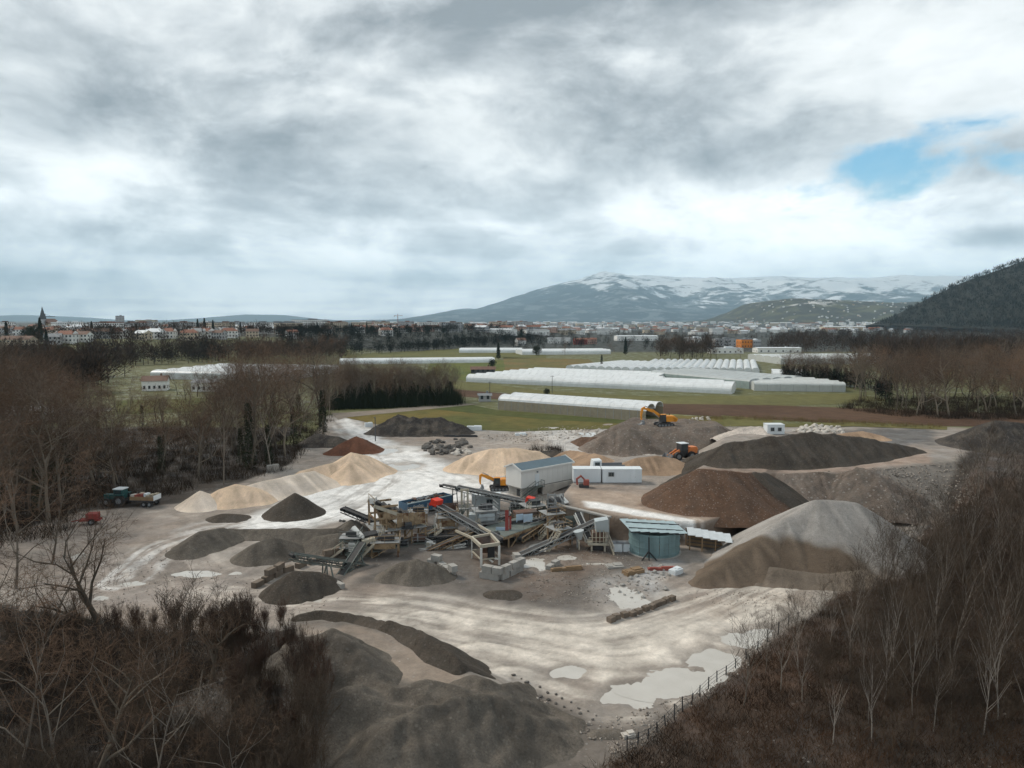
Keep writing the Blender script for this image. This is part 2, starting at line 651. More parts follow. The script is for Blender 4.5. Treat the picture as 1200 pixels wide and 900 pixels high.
def build_ground():
    xs = axis(-72, 72, 0.30, -33000, 33000)
    ys = np.concatenate([np.geomspace(-3000, -60, 12) if False else -np.geomspace(3000, 40, 14), np.linspace(-20, 38, 30), axis(38.3, 95, 0.26, 38.2, 38.3)[1:-1], ])
    yy = [y for y in ys if y < 95]
    y, s = 95.0, 0.26
    while y < 36000:
        yy.append(y)
        s = min(0.45, s * 1.01) if y < 190 else s * 1.07
        y += s
    ys = np.array(sorted(yy))
    nx, ny = len(xs), len(ys)
    X, Y = np.meshgrid(xs, ys)
    X, Y = X.ravel(), Y.ravel()
    Z = gz(X, Y)
    near = (np.abs(X) < 140) & (Y > 30) & (Y < 260)
    C = np.tile(GRASS * 0.9, (len(X), 1))
    W = np.zeros(len(X))
    xn, yn, zn = X[near], Y[near], Z[near]
    c = np.tile(MUD, (len(xn), 1))
    n1, n2, n3 = fbm(xn / 14, yn / 14, 1, 4), fbm(xn / 3.1, yn / 3.1, 2, 4), fbm(xn / 0.9, yn / 0.9, 3, 3)
    dz = 0.16 * fbm(xn / 6, yn / 6, 4, 4) + 0.10 * n2
    u, v = pix(xn, yn, zn)

    def blend(w, colr):
        nonlocal c
        w = np.clip(w, 0, 1)[:, None]
        c = c * (1 - w) + colr * w

    def zone(pts, colr, soft, k=1.0, jag=6.0, z=0.0):
        d = poly_dist(xn, yn, px_poly(pts, z)) + jag * n1 * 2 + jag * 0.6 * n2
        blend(k * smstep(soft, -soft, d), colr)

    blend(smstep(.05, .3, n1) * 0.3, BROWN * 1.2)
    blend(smstep(.0, .3, -n1) * 0.4, np.array((.34, .315, .285)))
    # plant yard: dark wet mud
    zone([(380, 690), (420, 640), (440, 600), (520, 585), (600, 585), (660, 600), (740, 640), (800, 665), (760, 700), (620, 712), (480, 695)], DARK * 1.25, 2.5, .9)
    zone([(560, 640), (680, 620), (730, 660), (640, 690), (560, 680)], BROWN * .8, 2, .6)
    # pale slurry fields
    zone([(400, 490), (470, 520), (540, 555), (600, 560), (590, 590), (500, 590), (430, 610), (380, 600), (330, 625), (280, 615), (330, 590), (380, 565), (420, 540)], PALE, 2.5, .9)
    zone([(380, 712), (520, 712), (640, 735), (740, 735), (800, 700), (860, 690), (900, 715), (860, 770), (830, 815), (740, 840), (680, 820), (600, 785), (520, 745)], CREAM, 3.0, .72)
    zone([(540, 575), (620, 540), (700, 545), (670, 500), (560, 520)], MUD * 1.35, 3, .6)
    zone([(640, 500), (720, 500), (690, 530), (640, 530)], PALE * .75, 2, .6)
    zone([(700, 680), (790, 655), (800, 690), (730, 715)], np.array((.42, .42, .42)), 2.0, .6)
    zone([(180, 640), (230, 660), (300, 700), (420, 700), (420, 715), (300, 730), (100, 720), (60, 680)], np.array((.32, .27, .235)), 2, .7)
    zone([(650, 570), (760, 575), (860, 610), (760, 610), (680, 595)], np.array((.36, .275, .21)), 1.5, .8, 3, 3.0)
    zone([(800, 690), (870, 650), (960, 660), (1060, 650), (940, 730), (880, 770), (840, 720)], np.array((.27, .245, .215)), 2, .8)
    zone([(790, 700), (840, 690), (960, 690), (900, 720), (830, 735)], np.array((.33, .26, .205)), 2, .6)
    # brown soil of the big embankment, stony grey towards its right end
    for pts, colr, k in (([(745, 592), (822, 548), (900, 556), (905, 600), (860, 612)], np.array((.125, .072, .045)), .95),
                         ([(880, 556), (922, 556), (925, 590), (905, 605)], DARK * .9, .8),
                         ([(922, 554), (950, 554), (960, 600), (925, 590)], np.array((.20, .14, .10)), .9),
                         ([(950, 552), (1022, 546), (1130, 536), (1240, 560), (1140, 620), (1070, 640), (980, 600)], np.array((.20, .175, .150)), .95)):
        d = poly_dist(u, v, pts) + 14 * n1 + 9 * n2
        blend(k * smstep(5, -5, d), colr)
    d = poly_dist(u, v, [(815, 549), (884, 556), (960, 556), (1090, 543), (1090, 528), (1000, 530), (900, 540)]) + 10 * n2
    blend(.8 * smstep(4, -4, d), np.array((.30, .215, .165)))
    d = poly_dist(u, v, [(985, 505), (1090, 498), (1100, 520), (1010, 522)]) + 10 * n2
    blend(.85 * smstep(4, -4, d), np.array((.10, .095, .09)))
    # raw soil of the cut below the terrace
    d = poly_dist(xn, yn, TERR[0][0])
    blend(smstep(-.15, .25, d) * smstep(2.4, 1.2, d + n2) * .85, np.array((.085, .058, .040)))
    # foreground sand field
    d = poly_dist(u, v, [(345, 725), (420, 722), (500, 745), (560, 795), (640, 815), (690, 860), (690, 960), (330, 960)]) + 14 * n1
    blend(.95 * smstep(8, -8, d), np.array((.105, .090, .075)))
    d = poly_dist(u, v, [(345, 735), (410, 733), (480, 752), (550, 795), (548, 815), (440, 790), (380, 760)]) + 10 * n2
    blend(.85 * smstep(5, -5, d), np.array((.27, .215, .17)))
    # wheel tracks: streaks that follow each track
    for pts, hw, pale in TRACKS:
        L = smooth_line([hit(a, b).xy for a, b in pts], 8)
        d, al, sd = line_dist(xn, yn, L)
        wgt = smstep(hw * 1.25, hw * 0.5, d + 2.2 * n1 * hw * 0.5)
        wb = sd + 1.2 * n1 + .25 * n2
        st = fbm(wb * .8 + 40, al * 0.05, 1, 4) + 0.45 * fbm(wb * 2.6, al * 0.16, 2, 2) + .25 * n2
        k = wgt * pale * smstep(-.10, .18, st + 0.25 * n1)
        blend(k * .85, PALE * .93 if pale >= .6 and L[0][1] > 100 else CREAM)
        blend(wgt * smstep(.04, .28, -st) * .42, MUD * .75)
        dz = dz * (1 - 0.5 * wgt) + wgt * 0.14 * np.clip(st, -.4, .4)
    d = poly_dist(u, v, [(600, 796), (690, 846), (752, 846), (826, 806), (905, 735), (930, 728), (760, 880), (690, 915), (660, 900)]) + 12 * n2
    blend(.85 * smstep(6, -6, d), np.array((.135, .115, .098)))
    d = poly_dist(xn, yn, px_poly([(684, 587), (702, 588), (745, 597), (815, 609), (815, 613), (740, 604), (690, 595)], 3.0)) + 1.0 * n2
    blend(.9 * smstep(.5, -.5, d), PALE)
    # pools in hollows
    for (p, rx, ry) in PUDDLES:
        q = hit(*p)
        a = np.hypot((xn - q.x) / rx, (yn - q.y) / (ry * 1.5)) + 1.5 * n2 + 0.9 * n1 - 0.7 * n3
        k = smstep(1.25, .55, a)
        dz = dz * (1 - k) - 0.16 * k
        blend(smstep(2.0, 1.1, a) * .6, MUD * (1.3 if q.y > 100 else .9))
    # beyond the pit: litter on the left, bracken on the right, meadow behind
    dq = poly_dist(xn, yn, QUARRY) + 1.8 * n1 + 1.2 * n2
    out = smstep(-.4, .9, dq)
    veg = np.tile(LITTER, (len(xn), 1))
    dr, alr, sdr = line_dist(xn, yn, EDGE_R)
    rb = ((sdr < 0) & (xn > 0) & (yn < 140))
    bk = np.clip(.55 + 1.8 * n1 + 1.2 * n2, 0, 1)[:, None]
    veg[rb] = (BRACK * bk + LITTER * 1.2 * (1 - bk))[rb]
    mead = ((yn > 175) & (xn > -60)) | (yn > 205)
    veg[mead] = (GRASS * (1 + .8 * n1[:, None]))[mead]
    c = c * (1 - out[:, None]) + veg * out[:, None]
    dz = dz * (1 - out) + out * (0.35 * n1 + 0.25 * n2) * np.where(mead, 0.2, 1)
    c *= np.clip(1 + .55 * n2 + .35 * n3, .45, 1.6)[:, None]
    fade = smstep(260, 235, yn) * smstep(140, 125, np.abs(xn)) * smstep(30, 36, yn)
    Z[near] += dz * fade
    C[near] = c * fade[:, None] + (GRASS * .9)[None, :] * (1 - fade[:, None])
    lf = (X < -40) & (Y < 250)
    C[lf & ~near] = LITTER
    C[(Y < 60) & ~near] = LITTER
    far = Y > 700
    C[far] = np.array((.026, .028, .021))
    me = np_mesh('ground', np.stack([X, Y, Z], 1), grid_faces(nx, ny), True)
    col_attr(me, C)
    return me, (xs, ys, Z.reshape(ny, nx))


def ground_material():
    m = bpy.data.materials.new('ground_mud')
    m.use_nodes = True
    N = NT(m.node_tree)
    out = N.new('ShaderNodeOutputMaterial')
    b = N.new('ShaderNodeBsdfPrincipled')
    N.l.new(b.outputs[0], out.inputs[0])
    a = N.new('ShaderNodeAttribute', attribute_name='col')
    tc = N.new('ShaderNodeTexCoord')
    P = tc.outputs['Object']
    n1, n2, n3 = N.noise(P, 0.55, 8, 0.66, 0.4), N.noise(P, 2.6, 6, 0.7), N.noise(P, 9.0, 4, 0.7)
    k = N.math('ADD', N.math('MULTIPLY', n1, 1.1), N.math('ADD', N.math('MULTIPLY', n2, .8), N.math('MULTIPLY', n3, .5)))
    k = N.math('ADD', N.math('MULTIPLY', N.math('SUBTRACT', k, 1.2), .85), 1.0)
    k = N.math('MAXIMUM', k, 0.3)
    base = N.mix(1.0, a.outputs['Color'], N.vmath('SCALE', (1.0, 1.0, 1.0), scale=k), 'MULTIPLY')
    # scattered stones, lighter and darker than the mud
    vo = N.new('ShaderNodeTexVoronoi')
    N.l.new(P, vo.inputs['Vector'])
    vo.inputs['Scale'].default_value = 1.6
    st = N.math('LESS_THAN', vo.outputs['Distance'], 0.16)
    st = N.math('MULTIPLY', st, N.smooth(N.noise(P, 0.11, 3, 0.6), 0.45, 0.62))
    st = N.math('MULTIPLY', st, N.smooth(N.vmath('LENGTH', P), 260, 190))
    base = N.mix(N.math('MULTIPLY', st, 0.55), base, N.mix(vo.outputs['Color'], (.09, .08, .075, 1), (.5, .47, .43, 1)))
    N.l.new(base, b.inputs['Base Color'])
    wet = N.smooth(N.noise(P, 0.16, 5, 0.6), 0.45, 0.62)
    N.put(b.inputs['Roughness'], N.math('SUBTRACT', 0.92, N.math('MULTIPLY', wet, 0.42)))
    b.inputs['Specular IOR Level'].default_value = 0.35
    bn = N.new('ShaderNodeBump')
    bn.inputs['Distance'].default_value = 0.12
    bn.inputs['Strength'].default_value = 0.8
    N.put(bn.inputs['Height'], N.math('ADD', n1, N.math('MULTIPLY', n2, 0.5)))
    N.l.new(bn.outputs[0], b.inputs['Normal'])
    return m


gme, GRID = build_ground()
ground = link('ground', gme, ground_material())
tag(ground, kind='structure')

_gx, _gy, _gzz = GRID


def gmesh(x, y):
    """height of the built ground sheet"""
    i = min(max(int(np.searchsorted(_gx, x)) - 1, 0), len(_gx) - 2)
    j = min(max(int(np.searchsorted(_gy, y)) - 1, 0), len(_gy) - 2)
    fx = (x - _gx[i]) / (_gx[i + 1] - _gx[i])
    fy = (y - _gy[j]) / (_gy[j + 1] - _gy[j])
    z = _gzz[j:j + 2, i:i + 2]
    return float((z[0, 0] * (1 - fx) + z[0, 1] * fx) * (1 - fy) + (z[1, 0] * (1 - fx) + z[1, 1] * fx) * fy)


# pools of milky water
def water_mat():
    m = bpy.data.materials.new('milky_water')
    m.use_nodes = True
    N = NT(m.node_tree)
    out = N.new('ShaderNodeOutputMaterial')
    b = N.new('ShaderNodeBsdfPrincipled')
    N.l.new(b.outputs[0], out.inputs[0])
    tc = N.new('ShaderNodeTexCoord')
    n = N.noise(tc.outputs['Object'], 0.5, 4, 0.5)
    N.put(b.inputs['Base Color'], N.mix(n, (.46, .43, .385, 1), (.60, .575, .53, 1)))
    b.inputs['Roughness'].default_value = 0.03
    b.inputs['Specular IOR Level'].default_value = 0.5
    return m


WATER = water_mat()
for ip, (p, rx, ry) in enumerate(PUDDLES):
    q = hit(*p)
    # the level follows the mean of the hollow
    zl = q.z - 0.075 - 0.0021 * ip
    n = 40
    pts = []
    for k in range(n):
        t = 2 * math.pi * k / n
        r = 1.55 + 0.25 * float(fbm(np.array([math.cos(t) * 1.3 + q.x]), np.array([math.sin(t) * 1.3 + q.y]), 2, 2)[0])
        pts.append((math.cos(t) * rx * r, math.sin(t) * ry * 1.5 * r, 0))
    mb = MB().add(pts, [tuple(range(n))])
    o = mb.build('puddle', WATER)
    o.location = (q.x, q.y, zl)
    tag(o, kind='structure')

# ------------------------------------------------------------------ heaps
def heap_mat(name, col, var=0.3, scale=1.2, bump=0.10, stones=0.0, col2=None, ss=2.2):
    m = bpy.data.materials.new(name)
    m.use_nodes = True
    N = NT(m.node_tree)
    out = N.new('ShaderNodeOutputMaterial')
    b = N.new('ShaderNodeBsdfPrincipled')
    N.l.new(b.outputs[0], out.inputs[0])
    a = N.new('ShaderNodeAttribute', attribute_name='col')
    tc = N.new('ShaderNodeTexCoord')
    P = tc.outputs['Object']
    n1, n2, n3 = N.noise(P, 0.35, 5, 0.6), N.noise(P, 1.8, 8, 0.75), N.noise(P, 7.0, 4, 0.75)
    k = N.math('ADD', N.math('MULTIPLY', n1, 1.0), N.math('ADD', N.math('MULTIPLY', n2, .8), N.math('MULTIPLY', n3, 1.2)))
    k = N.math('ADD', N.math('MULTIPLY', N.math('SUBTRACT', k, 1.5), var * 4), 1.0)
    k = N.math('MAXIMUM', k, 0.3)
    base = N.mix(N.smooth(n1, .42, .62), (*col, 1), (*(col2 or col), 1))
    base = N.mix(1.0, base, N.vmath('SCALE', a.outputs['Color'], scale=k), 'MULTIPLY')
    if stones:
        vo = N.new('ShaderNodeTexVoronoi')
        N.l.new(P, vo.inputs['Vector'])
        vo.inputs['Scale'].default_value = ss
        st = N.math('LESS_THAN', vo.outputs['Distance'], 0.24)
        base = N.mix(N.math('MULTIPLY', st, stones), base, N.mix(vo.outputs['Color'], (.10, .09, .08, 1), (.48, .44, .40, 1)))
    N.l.new(base, b.inputs['Base Color'])
    b.inputs['Roughness'].default_value = 0.95
    b.inputs['Specular IOR Level'].default_value = 0.15
    bn = N.new('ShaderNodeBump')
    bn.inputs['Distance'].default_value = bump
    N.put(bn.inputs['Height'], N.math('ADD', n2, N.math('MULTIPLY', n3, .7)))
    N.l.new(bn.outputs[0], b.inputs['Normal'])
    M[name] = m
    return m


heap_mat('dark_gravel', (.074, .061, .049), .34, stones=.10, col2=(.056, .048, .040))
heap_mat('grey_sand', (.130, .112, .093), .30, stones=.12, col2=(.088, .077, .065))
heap_mat('beige_sand', (.66, .50, .36), .16, col2=(.60, .455, .335))
heap_mat('white_sand', (.68, .575, .475), .14, col2=(.62, .53, .45))
heap_mat('brown_soil', (.118, .070, .046), .34, stones=.3, col2=(.085, .054, .038))
heap_mat('red_soil', (.115, .052, .032), .3)
heap_mat('black_soil', (.045, .040, .037), .35, stones=.2, col2=(.07, .06, .05))
heap_mat('tan_sand', (.31, .215, .145), .18)
heap_mat('grey_gravel', (.31, .29, .268), .22, bump=.1, col2=(.27, .25, .23))
heap_mat('wet_gravel', (.175, .142, .112), .22, bump=.1)
heap_mat('spoil', (.20, .160, .132), .4, bump=.25, stones=.6, col2=(.14, .118, .10), ss=1.3)
heap_mat('rubble_pale', (.50, .44, .39), .3, bump=.15, stones=.5)


def crest(px, py, pt, s=0.68):
    """crest point: its pixel, the pixel row of the foot of the slope below it, the slope"""
    q = hit(px, pt)
    d = ray(px, py)
    mk = -d[2] / d[1]
    Y = (H - q.z + s * q.y) / (s + mk)
    return aty(px, py, Y)


def heap(name, label, crests, mat, s=0.68, res=0.3, rough=0.12, rnd=0.10, flat=None, cat='heap', scallop=0.0, seed=0, tint=None, group=None, big=4.0, warp=0.4, soft=None):
    """crests: list of polylines of 3D points; flat: list of plateau polygons (plan points, z)"""
    pts = [p for c in crests for p in c] + [Vector((x, y, z)) for P, z in (flat or []) for x, y in P]
    gmin = min(float(gz(np.array([p.x]), np.array([p.y]))[0]) for p in pts)
    R = max((p.z - gmin) / s + 1.5 for p in pts)
    x0, x1 = min(p.x for p in pts) - R, max(p.x for p in pts) + R
    y0, y1 = min(p.y for p in pts) - R, max(p.y for p in pts) + R
    nx, ny = int((x1 - x0) / res) + 2, int((y1 - y0) / res) + 2
    X, Y = np.meshgrid(np.linspace(x0, x1, nx), np.linspace(y0, y1, ny))
    X, Y = X.ravel(), Y.ravel()
    wx = X + warp * fbm(X / big, Y / big, seed, 3) * min(2.0, R * .35)
    wy = Y + warp * fbm(X / big, Y / big, seed + 2, 3) * min(2.0, R * .35)
    Z = np.full(X.shape, -99.0)
    NX, NY, ND = X.copy(), Y.copy(), np.zeros(X.shape)
    for c in crests:
        if len(c) == 1:
            c = [c[0], c[0] + Vector((0.01, 0, 0))]
        for a, b in zip(c[:-1], c[1:]):
            d, t = seg_dist(wx, wy, a, b)
            d = np.sqrt(d * d + rnd * rnd) - rnd
            zz = a.z + (b.z - a.z) * t - s * d
            m = zz > Z
            cx, cy = a.x + (b.x - a.x) * t, a.y + (b.y - a.y) * t
            NX, NY, ND = np.where(m, cx + 1.6 * (wx - cx) / (d + .3), NX), np.where(m, cy + 1.6 * (wy - cy) / (d + .3), NY), np.where(m, d, ND)
            Z = np.maximum(Z, zz) if soft is None or Z.max() < -90 else np.logaddexp(Z * soft, zz * soft) / soft
    for P, zt in (flat or []):
        d = poly_dist(wx, wy, P)
        Z = np.maximum(Z, zt - s * np.maximum(0, d))
    g = gz(X, Y)
    up = np.clip((Z - g) / 1.0, 0, 1)
    run = fbm(NX * 1.5, NY * 1.5, seed + 5, 3)          # runnels straight down the slopes
    Z = Z + .34 * run * up * np.clip(ND / 2.5, 0, 1)
    Z = Z + rough * (fbm(X / 1.7, Y / 1.7, seed + 1, 4) * 1.6 + 1.2 * fbm(X / 5, Y / 5, seed + 3, 2)) * up
    if scallop:
        Z = Z + scallop * (np.abs(fbm(X / 2.4, Y / 2.4, seed + 4, 3)) - 0.12 + 1.5 * np.abs(fbm(X / 6, Y / 6, seed + 1, 2))) * up * 2
    # concave foot that runs out into the ground
    low = Z - g
    Z = g + np.where(low < 0.5, np.maximum(low, -0.35 + 0.30 * (low + .35)), low)
    C = np.ones((len(X), 3)) * np.clip(1 + .5 * fbm(X / 3, Y / 3, seed + 2, 4) + .75 * run * np.clip(ND, 0, 1) + .22 * smstep(.8, .1, Z - g), .55, 1.6)[:, None]
    if tint is not None:
        C = tint(X, Y, Z, C)
    keep = (Z - g) > -0.25
    V = np.stack([X, Y, Z], 1)
    f = grid_faces(nx, ny, keep)
    V, f, ex = compact(V, f, [C])
    org = np.array((np.mean([p.x for p in pts]), np.mean([p.y for p in pts]), gmin))
    me = np_mesh(name, V - org, f, True)
    col_attr(me, ex[0])
    o = link(name, me, M[mat])
    o.location = org
    tag(o, label, cat, group)
    return o


K = crest
heap('gravel_heap', 'dark brown gravel cone standing alone on the pale yard, left of the machines', [[K(343, 578, 612)]], 'dark_gravel', res=.22, rough=.05)
heap('gravel_heap', 'very low flat dark gravel patch left of the lone dark cone', [[K(262, 602, 613, .3), K(275, 603, 613, .3)]], 'dark_gravel', s=.3, res=.25)
heap('gravel_heap', 'dark grey gravel heap, leftmost arm of the dug-out crescent of heaps', [[K(222, 632, 655), K(236, 622, 650), K(262, 618, 640)]], 'grey_sand', s=.6, res=.25, seed=1)
heap('gravel_heap', 'dark grey gravel ridge along the back of the dug-out crescent', [[K(270, 619, 632), K(310, 620, 634), K(350, 619, 636), K(395, 619, 640)]], 'grey_sand', s=.6, res=.25, seed=2)
heap('gravel_heap', 'rounded dark grey gravel heap inside the right of the dug-out crescent', [[K(302, 636, 662), K(322, 629, 660), K(340, 634, 655)]], 'grey_sand', s=.6, res=.25, seed=3)
heap('gravel_heap', 'dark gravel heap under the topmost left conveyor, right end of the crescent', [[K(372, 628, 652), K(398, 624, 655)]], 'grey_sand', s=.6, res=.25, seed=4)
heap('gravel_heap', 'grey gravel cone below the head of the upper left conveyor', [[K(412, 609, 630)]], 'grey_sand', s=.6, res=.25, seed=9)
heap('gravel_heap', 'dark gravel heap under the head of the lowest left lattice conveyor', [[K(345, 669, 708), K(372, 670, 700)]], 'dark_gravel', s=.66, res=.22, rough=.05, seed=5)
heap('gravel_heap', 'dark grey gravel heap against the concrete block wall below the machines', [[K(466, 660, 684), K(488, 655, 686), K(510, 661, 684)]], 'grey_sand', s=.6, res=.22, seed=6)
heap('gravel_heap', 'tiny flat dark heap alone on the pale yard below the machines', [[K(578, 693, 701, .35), K(595, 692, 702, .35)]], 'dark_gravel', s=.35, res=.2, seed=6)
heap('sand_heap', 'whitish sand cone at the left end of the pale heap row', [[K(236, 575, 600)]], 'white_sand', s=.62, res=.3, rough=.05)
heap('sand_heap', 'beige sand heap right beside the whitish cone', [[K(258, 573, 596), K(275, 567, 596), K(300, 571, 593)]], 'beige_sand', s=.6, res=.3, rough=.08, seed=2)
heap('sand_heap', 'low cream sand ridge in the middle of the pale heap row', [[K(285, 570, 592), K(312, 563, 588), K(340, 557, 582), K(368, 552, 574)]], 'white_sand', s=.55, res=.3, seed=3)
heap('sand_heap', 'tall beige sand heap by the trees, at the right end of the row', [[K(352, 552, 568), K(395, 541, 566), K(412, 530, 565), K(432, 534, 560)]], 'beige_sand', s=.62, res=.3, seed=4)
heap('sand_heap', 'pale sand cone leaning against the front of the tall beige heap', [[K(410, 540, 568)]], 'beige_sand', s=.62, res=.3, seed=7, rough=.04)
heap('soil_heap', 'reddish brown soil heap at the edge of the bare trees', [[K(398, 520, 534), K(418, 511, 533), K(428, 515, 531)]], 'red_soil', s=.6, res=.35, seed=5)
heap('soil_heap', 'dark soil bank at the foot of the bare trees behind the reddish heap', [[K(372, 508, 524), K(398, 512, 524)]], 'black_soil', s=.5, res=.4, seed=8)
heap('soil_heap', 'long black rubble and soil heap beside the meadow', [[K(445, 498, 510), K(466, 487, 511), K(490, 492, 511), K(515, 489, 511), K(540, 498, 510)]], 'black_soil', s=.55, res=.4, rough=.35, seed=6, scallop=.5)
heap('soil_heap', 'mound of dark waste overgrown with dry scrub above the white shed', [[K(620, 528, 536), K(650, 527, 536)]], 'black_soil', s=.5, res=.4, rough=.3, seed=9)
heap('sand_heap', 'broad beige sand heap left of the white shed', [[K(548, 534, 554), K(575, 526, 556), K(605, 525, 556), K(632, 530, 552)]], 'beige_sand', s=.55, res=.35, rough=.2, seed=8, scallop=.15)
heap('sand_heap', 'low tan sand mounds behind the white containers', [[K(668, 528, 540), K(682, 531, 543), K(706, 534, 542)]], 'tan_sand', s=.45, res=.35, rough=.2, seed=3, scallop=.3)
heap('sand_heap', 'smooth tan sand heap in front of the wheel loader', [[K(745, 537, 558, .5), K(770, 534, 558, .5), K(790, 537, 556, .5)]], 'tan_sand', s=.5, res=.3, rough=.06, seed=4)
heap('soil_heap', 'dark brown soil wedge at the left foot of the excavator bank', [[K(682, 512, 520), K(706, 512, 528)]], 'brown_soil', s=.5, res=.4, rough=.2, seed=5)
_ex = hit(770, 512)
heap('spoil_bank', 'broad stony spoil bank that carries the orange excavator', [[K(715, 506, 532), K(740, 500, 535)]], 'spoil', s=.55, res=.4, rough=.35, seed=7, scallop=.2,
     flat=[([tuple(aty(*p, Yv).xy) for p, Yv in (((722, 500), 176), ((770, 500), 172), ((815, 503), 171), ((845, 505), 174), ((838, 500), 184), ((740, 496), 190))], aty(770, 499, 176).z)], cat='bank')
BANK_Z = aty(770, 499, 176).z
heap('gravel_ridge', 'long dark gravel ridge on top of the brown embankment', [[K(815, 533, 545), K(850, 521, 548), K(905, 512, 550), K(955, 508, 547), K(1010, 513, 541), K(1060, 522, 533), K(1082, 527, 531)]], 'dark_gravel', s=.62, res=.35, rough=.15, seed=2, scallop=.35, cat='ridge')
heap('soil_bank', 'reddish brown soil slope at the left end of the embankment', [[K(796, 560, 598, .6), K(818, 549, 606, .6), K(842, 551, 611, .6), K(870, 553, 611, .6), K(900, 555, 606, .6)]], 'brown_soil', s=.6, res=.3, rough=.2, seed=6, cat='bank')
heap('gravel_heap', 'dark gravel fan spilling over the brown slope of the embankment', [[K(884, 553, 613, .6), K(896, 554, 612, .6)]], 'dark_gravel', s=.6, res=.3, rough=.15, seed=8)
heap('soil_bank', 'stony tan soil fan right of the dark spill on the embankment', [[K(914, 555, 604, .6), K(940, 554, 604, .6), K(980, 553, 606, .6), K(1020, 549, 618, .6)]], 'spoil', s=.6, res=.3, rough=.6, seed=9, cat='bank', scallop=.3)
heap('gravel_ridge', 'dark gravel tongue running down the left end of the embankment', [[K(812, 549, 585), K(790, 563, 588), K(766, 579, 591)]], 'dark_gravel', s=.6, res=.3, seed=3, cat='ridge')


def tint_big(X, Y, Z, C):
    # the camera-side toe is freshly dug and damp brown, the rest dry and grey
    q = hit(905, 690)
    d = np.hypot((X - q.x) / 13.5, (Y - q.y) / 7.8) + .5 * fbm(X / 4, Y / 4, 2, 3) + 0.06 * (Z - 3)
    w = smstep(1.1, .9, d)[:, None]
    return C * (1 - w) + w * C * np.array((.46, .375, .30))


heap('gravel_heap', 'largest light grey gravel heap with a damp brown dug face', [[K(822, 676, 690, .5), K(850, 657, 688, .6), K(885, 633, 686, .64), K(920, 608, 686, .66), K(958, 586, 688, .7), K(1000, 588, 682, .7), K(1045, 622, 672, .7)]], 'grey_gravel', s=.66, res=.25, rough=.1, seed=3, rnd=.5, tint=tint_big, big=9.0)
heap('gravel_heap', 'low damp brown gravel apron at the foot of the largest grey heap', [[K(865, 660, 684, .5), K(905, 664, 690, .5), K(960, 672, 692, .5), K(1010, 668, 692, .5)]], 'wet_gravel', s=.5, res=.28, rough=.1, seed=6)
heap('gravel_heap', 'black and grey heap at the right edge beyond the embankment', [[K(1130, 508, 524), K(1165, 493, 530), K(1215, 497, 530)]], 'black_soil', s=.5, res=.4, rough=.2, seed=5)
heap('rubble_heap', 'brown and pale rubble heap left of the small white hut', [[K(868, 501, 508), K(892, 498, 509)]], 'rubble_pale', s=.5, res=.4, rough=.5, seed=4)
heap('sand_heap', 'low pinkish sand heap right of the white boulders', [[K(985, 508, 516, .4), K(1010, 505, 517, .4), K(1032, 510, 517, .4)]], 'tan_sand', s=.4, res=.4, seed=3)
# foreground sand
heap('sand_berm', 'dark sand berm curving along the track at the front left', [[K(352, 719, 728), K(380, 716, 726), K(420, 722, 732), K(455, 729, 742), K(492, 742, 760), K(515, 757, 778), K(540, 775, 790)]], 'dark_gravel', s=.7, res=.2, rough=.22, seed=3, cat='berm', scallop=.4)
heap('sand_heap', 'broad eroded grey sand bank filling the bottom middle of the view', [
    [K(352, 752, 800), K(385, 744, 806), K(412, 755, 812), K(430, 778, 815)],
    [K(360, 830, 900), K(415, 809, 890), K(440, 822, 880), K(470, 826, 870)],
    [K(425, 798, 815), K(455, 808, 822), K(498, 799, 824), K(540, 807, 826)],
    [K(455, 852, 960), K(490, 836, 950), K(535, 824, 930), K(575, 812, 900), K(625, 838, 890), K(655, 858, 890)],
    [K(560, 790, 822), K(590, 806, 826), K(612, 800, 812)],
    [K(600, 812, 826, .5), K(640, 826, 840, .5), K(680, 846, 862, .5)]],
     'grey_sand', s=.62, res=.2, rough=.42, scallop=.4, big=2.6, seed=8, soft=8.0, warp=.7)
heap('sand_heap', 'small flat sand hump on the muddy ground below the fence', [[K(700, 857, 866, .4), K(722, 856, 866, .4)]], 'grey_sand', s=.4, res=.2, seed=2)
# ------------------------------------------------------------------ fields
def field(name, pts, col, col2, z=0.06, scale=.25, furrow=None, nsub=1):
    P = px_poly(pts)
    key = 'field_' + name
    k = 0
    while key in M:
        k += 1
        key = 'field_%s_%d' % (name, k)
    m = pmat(key, col, .95, .25, scale, col2=col2, bump=.15, bscale=2.0, spec=.1)
    if furrow is not None:
        N = NTk(m.node_tree)
        bs = [n for n in m.node_tree.nodes if n.type == 'BSDF_PRINCIPLED'][0]
        src = bs.inputs['Base Color'].links[0].from_socket
        tc = N.new('ShaderNodeTexCoord')
        rot = N.vmath('DOT_PRODUCT', tc.outputs['Object'], (math.cos(furrow), math.sin(furrow), 0))
        wob = N.noise(tc.outputs['Object'], .05, 3, .5)
        w = N.math('SINE', N.math('ADD', N.math('MULTIPLY', rot, 2.1), N.math('MULTIPLY', wob, 6)))
        dk = N.mix(N.smooth(w, .2, .9, 0, .35), src, (*[c * .55 for c in col], 1))
        N.l.new(dk, bs.inputs['Base Color'])
    mb = MB().prism(P, 0, .01)
    o = mb.build(name, m)
    o.location.z = z
    tag(o, kind='structure')
    return o


class NTk(NT):
    def __init__(self, tree):
        self.t, self.n, self.l = tree, tree.nodes, tree.links


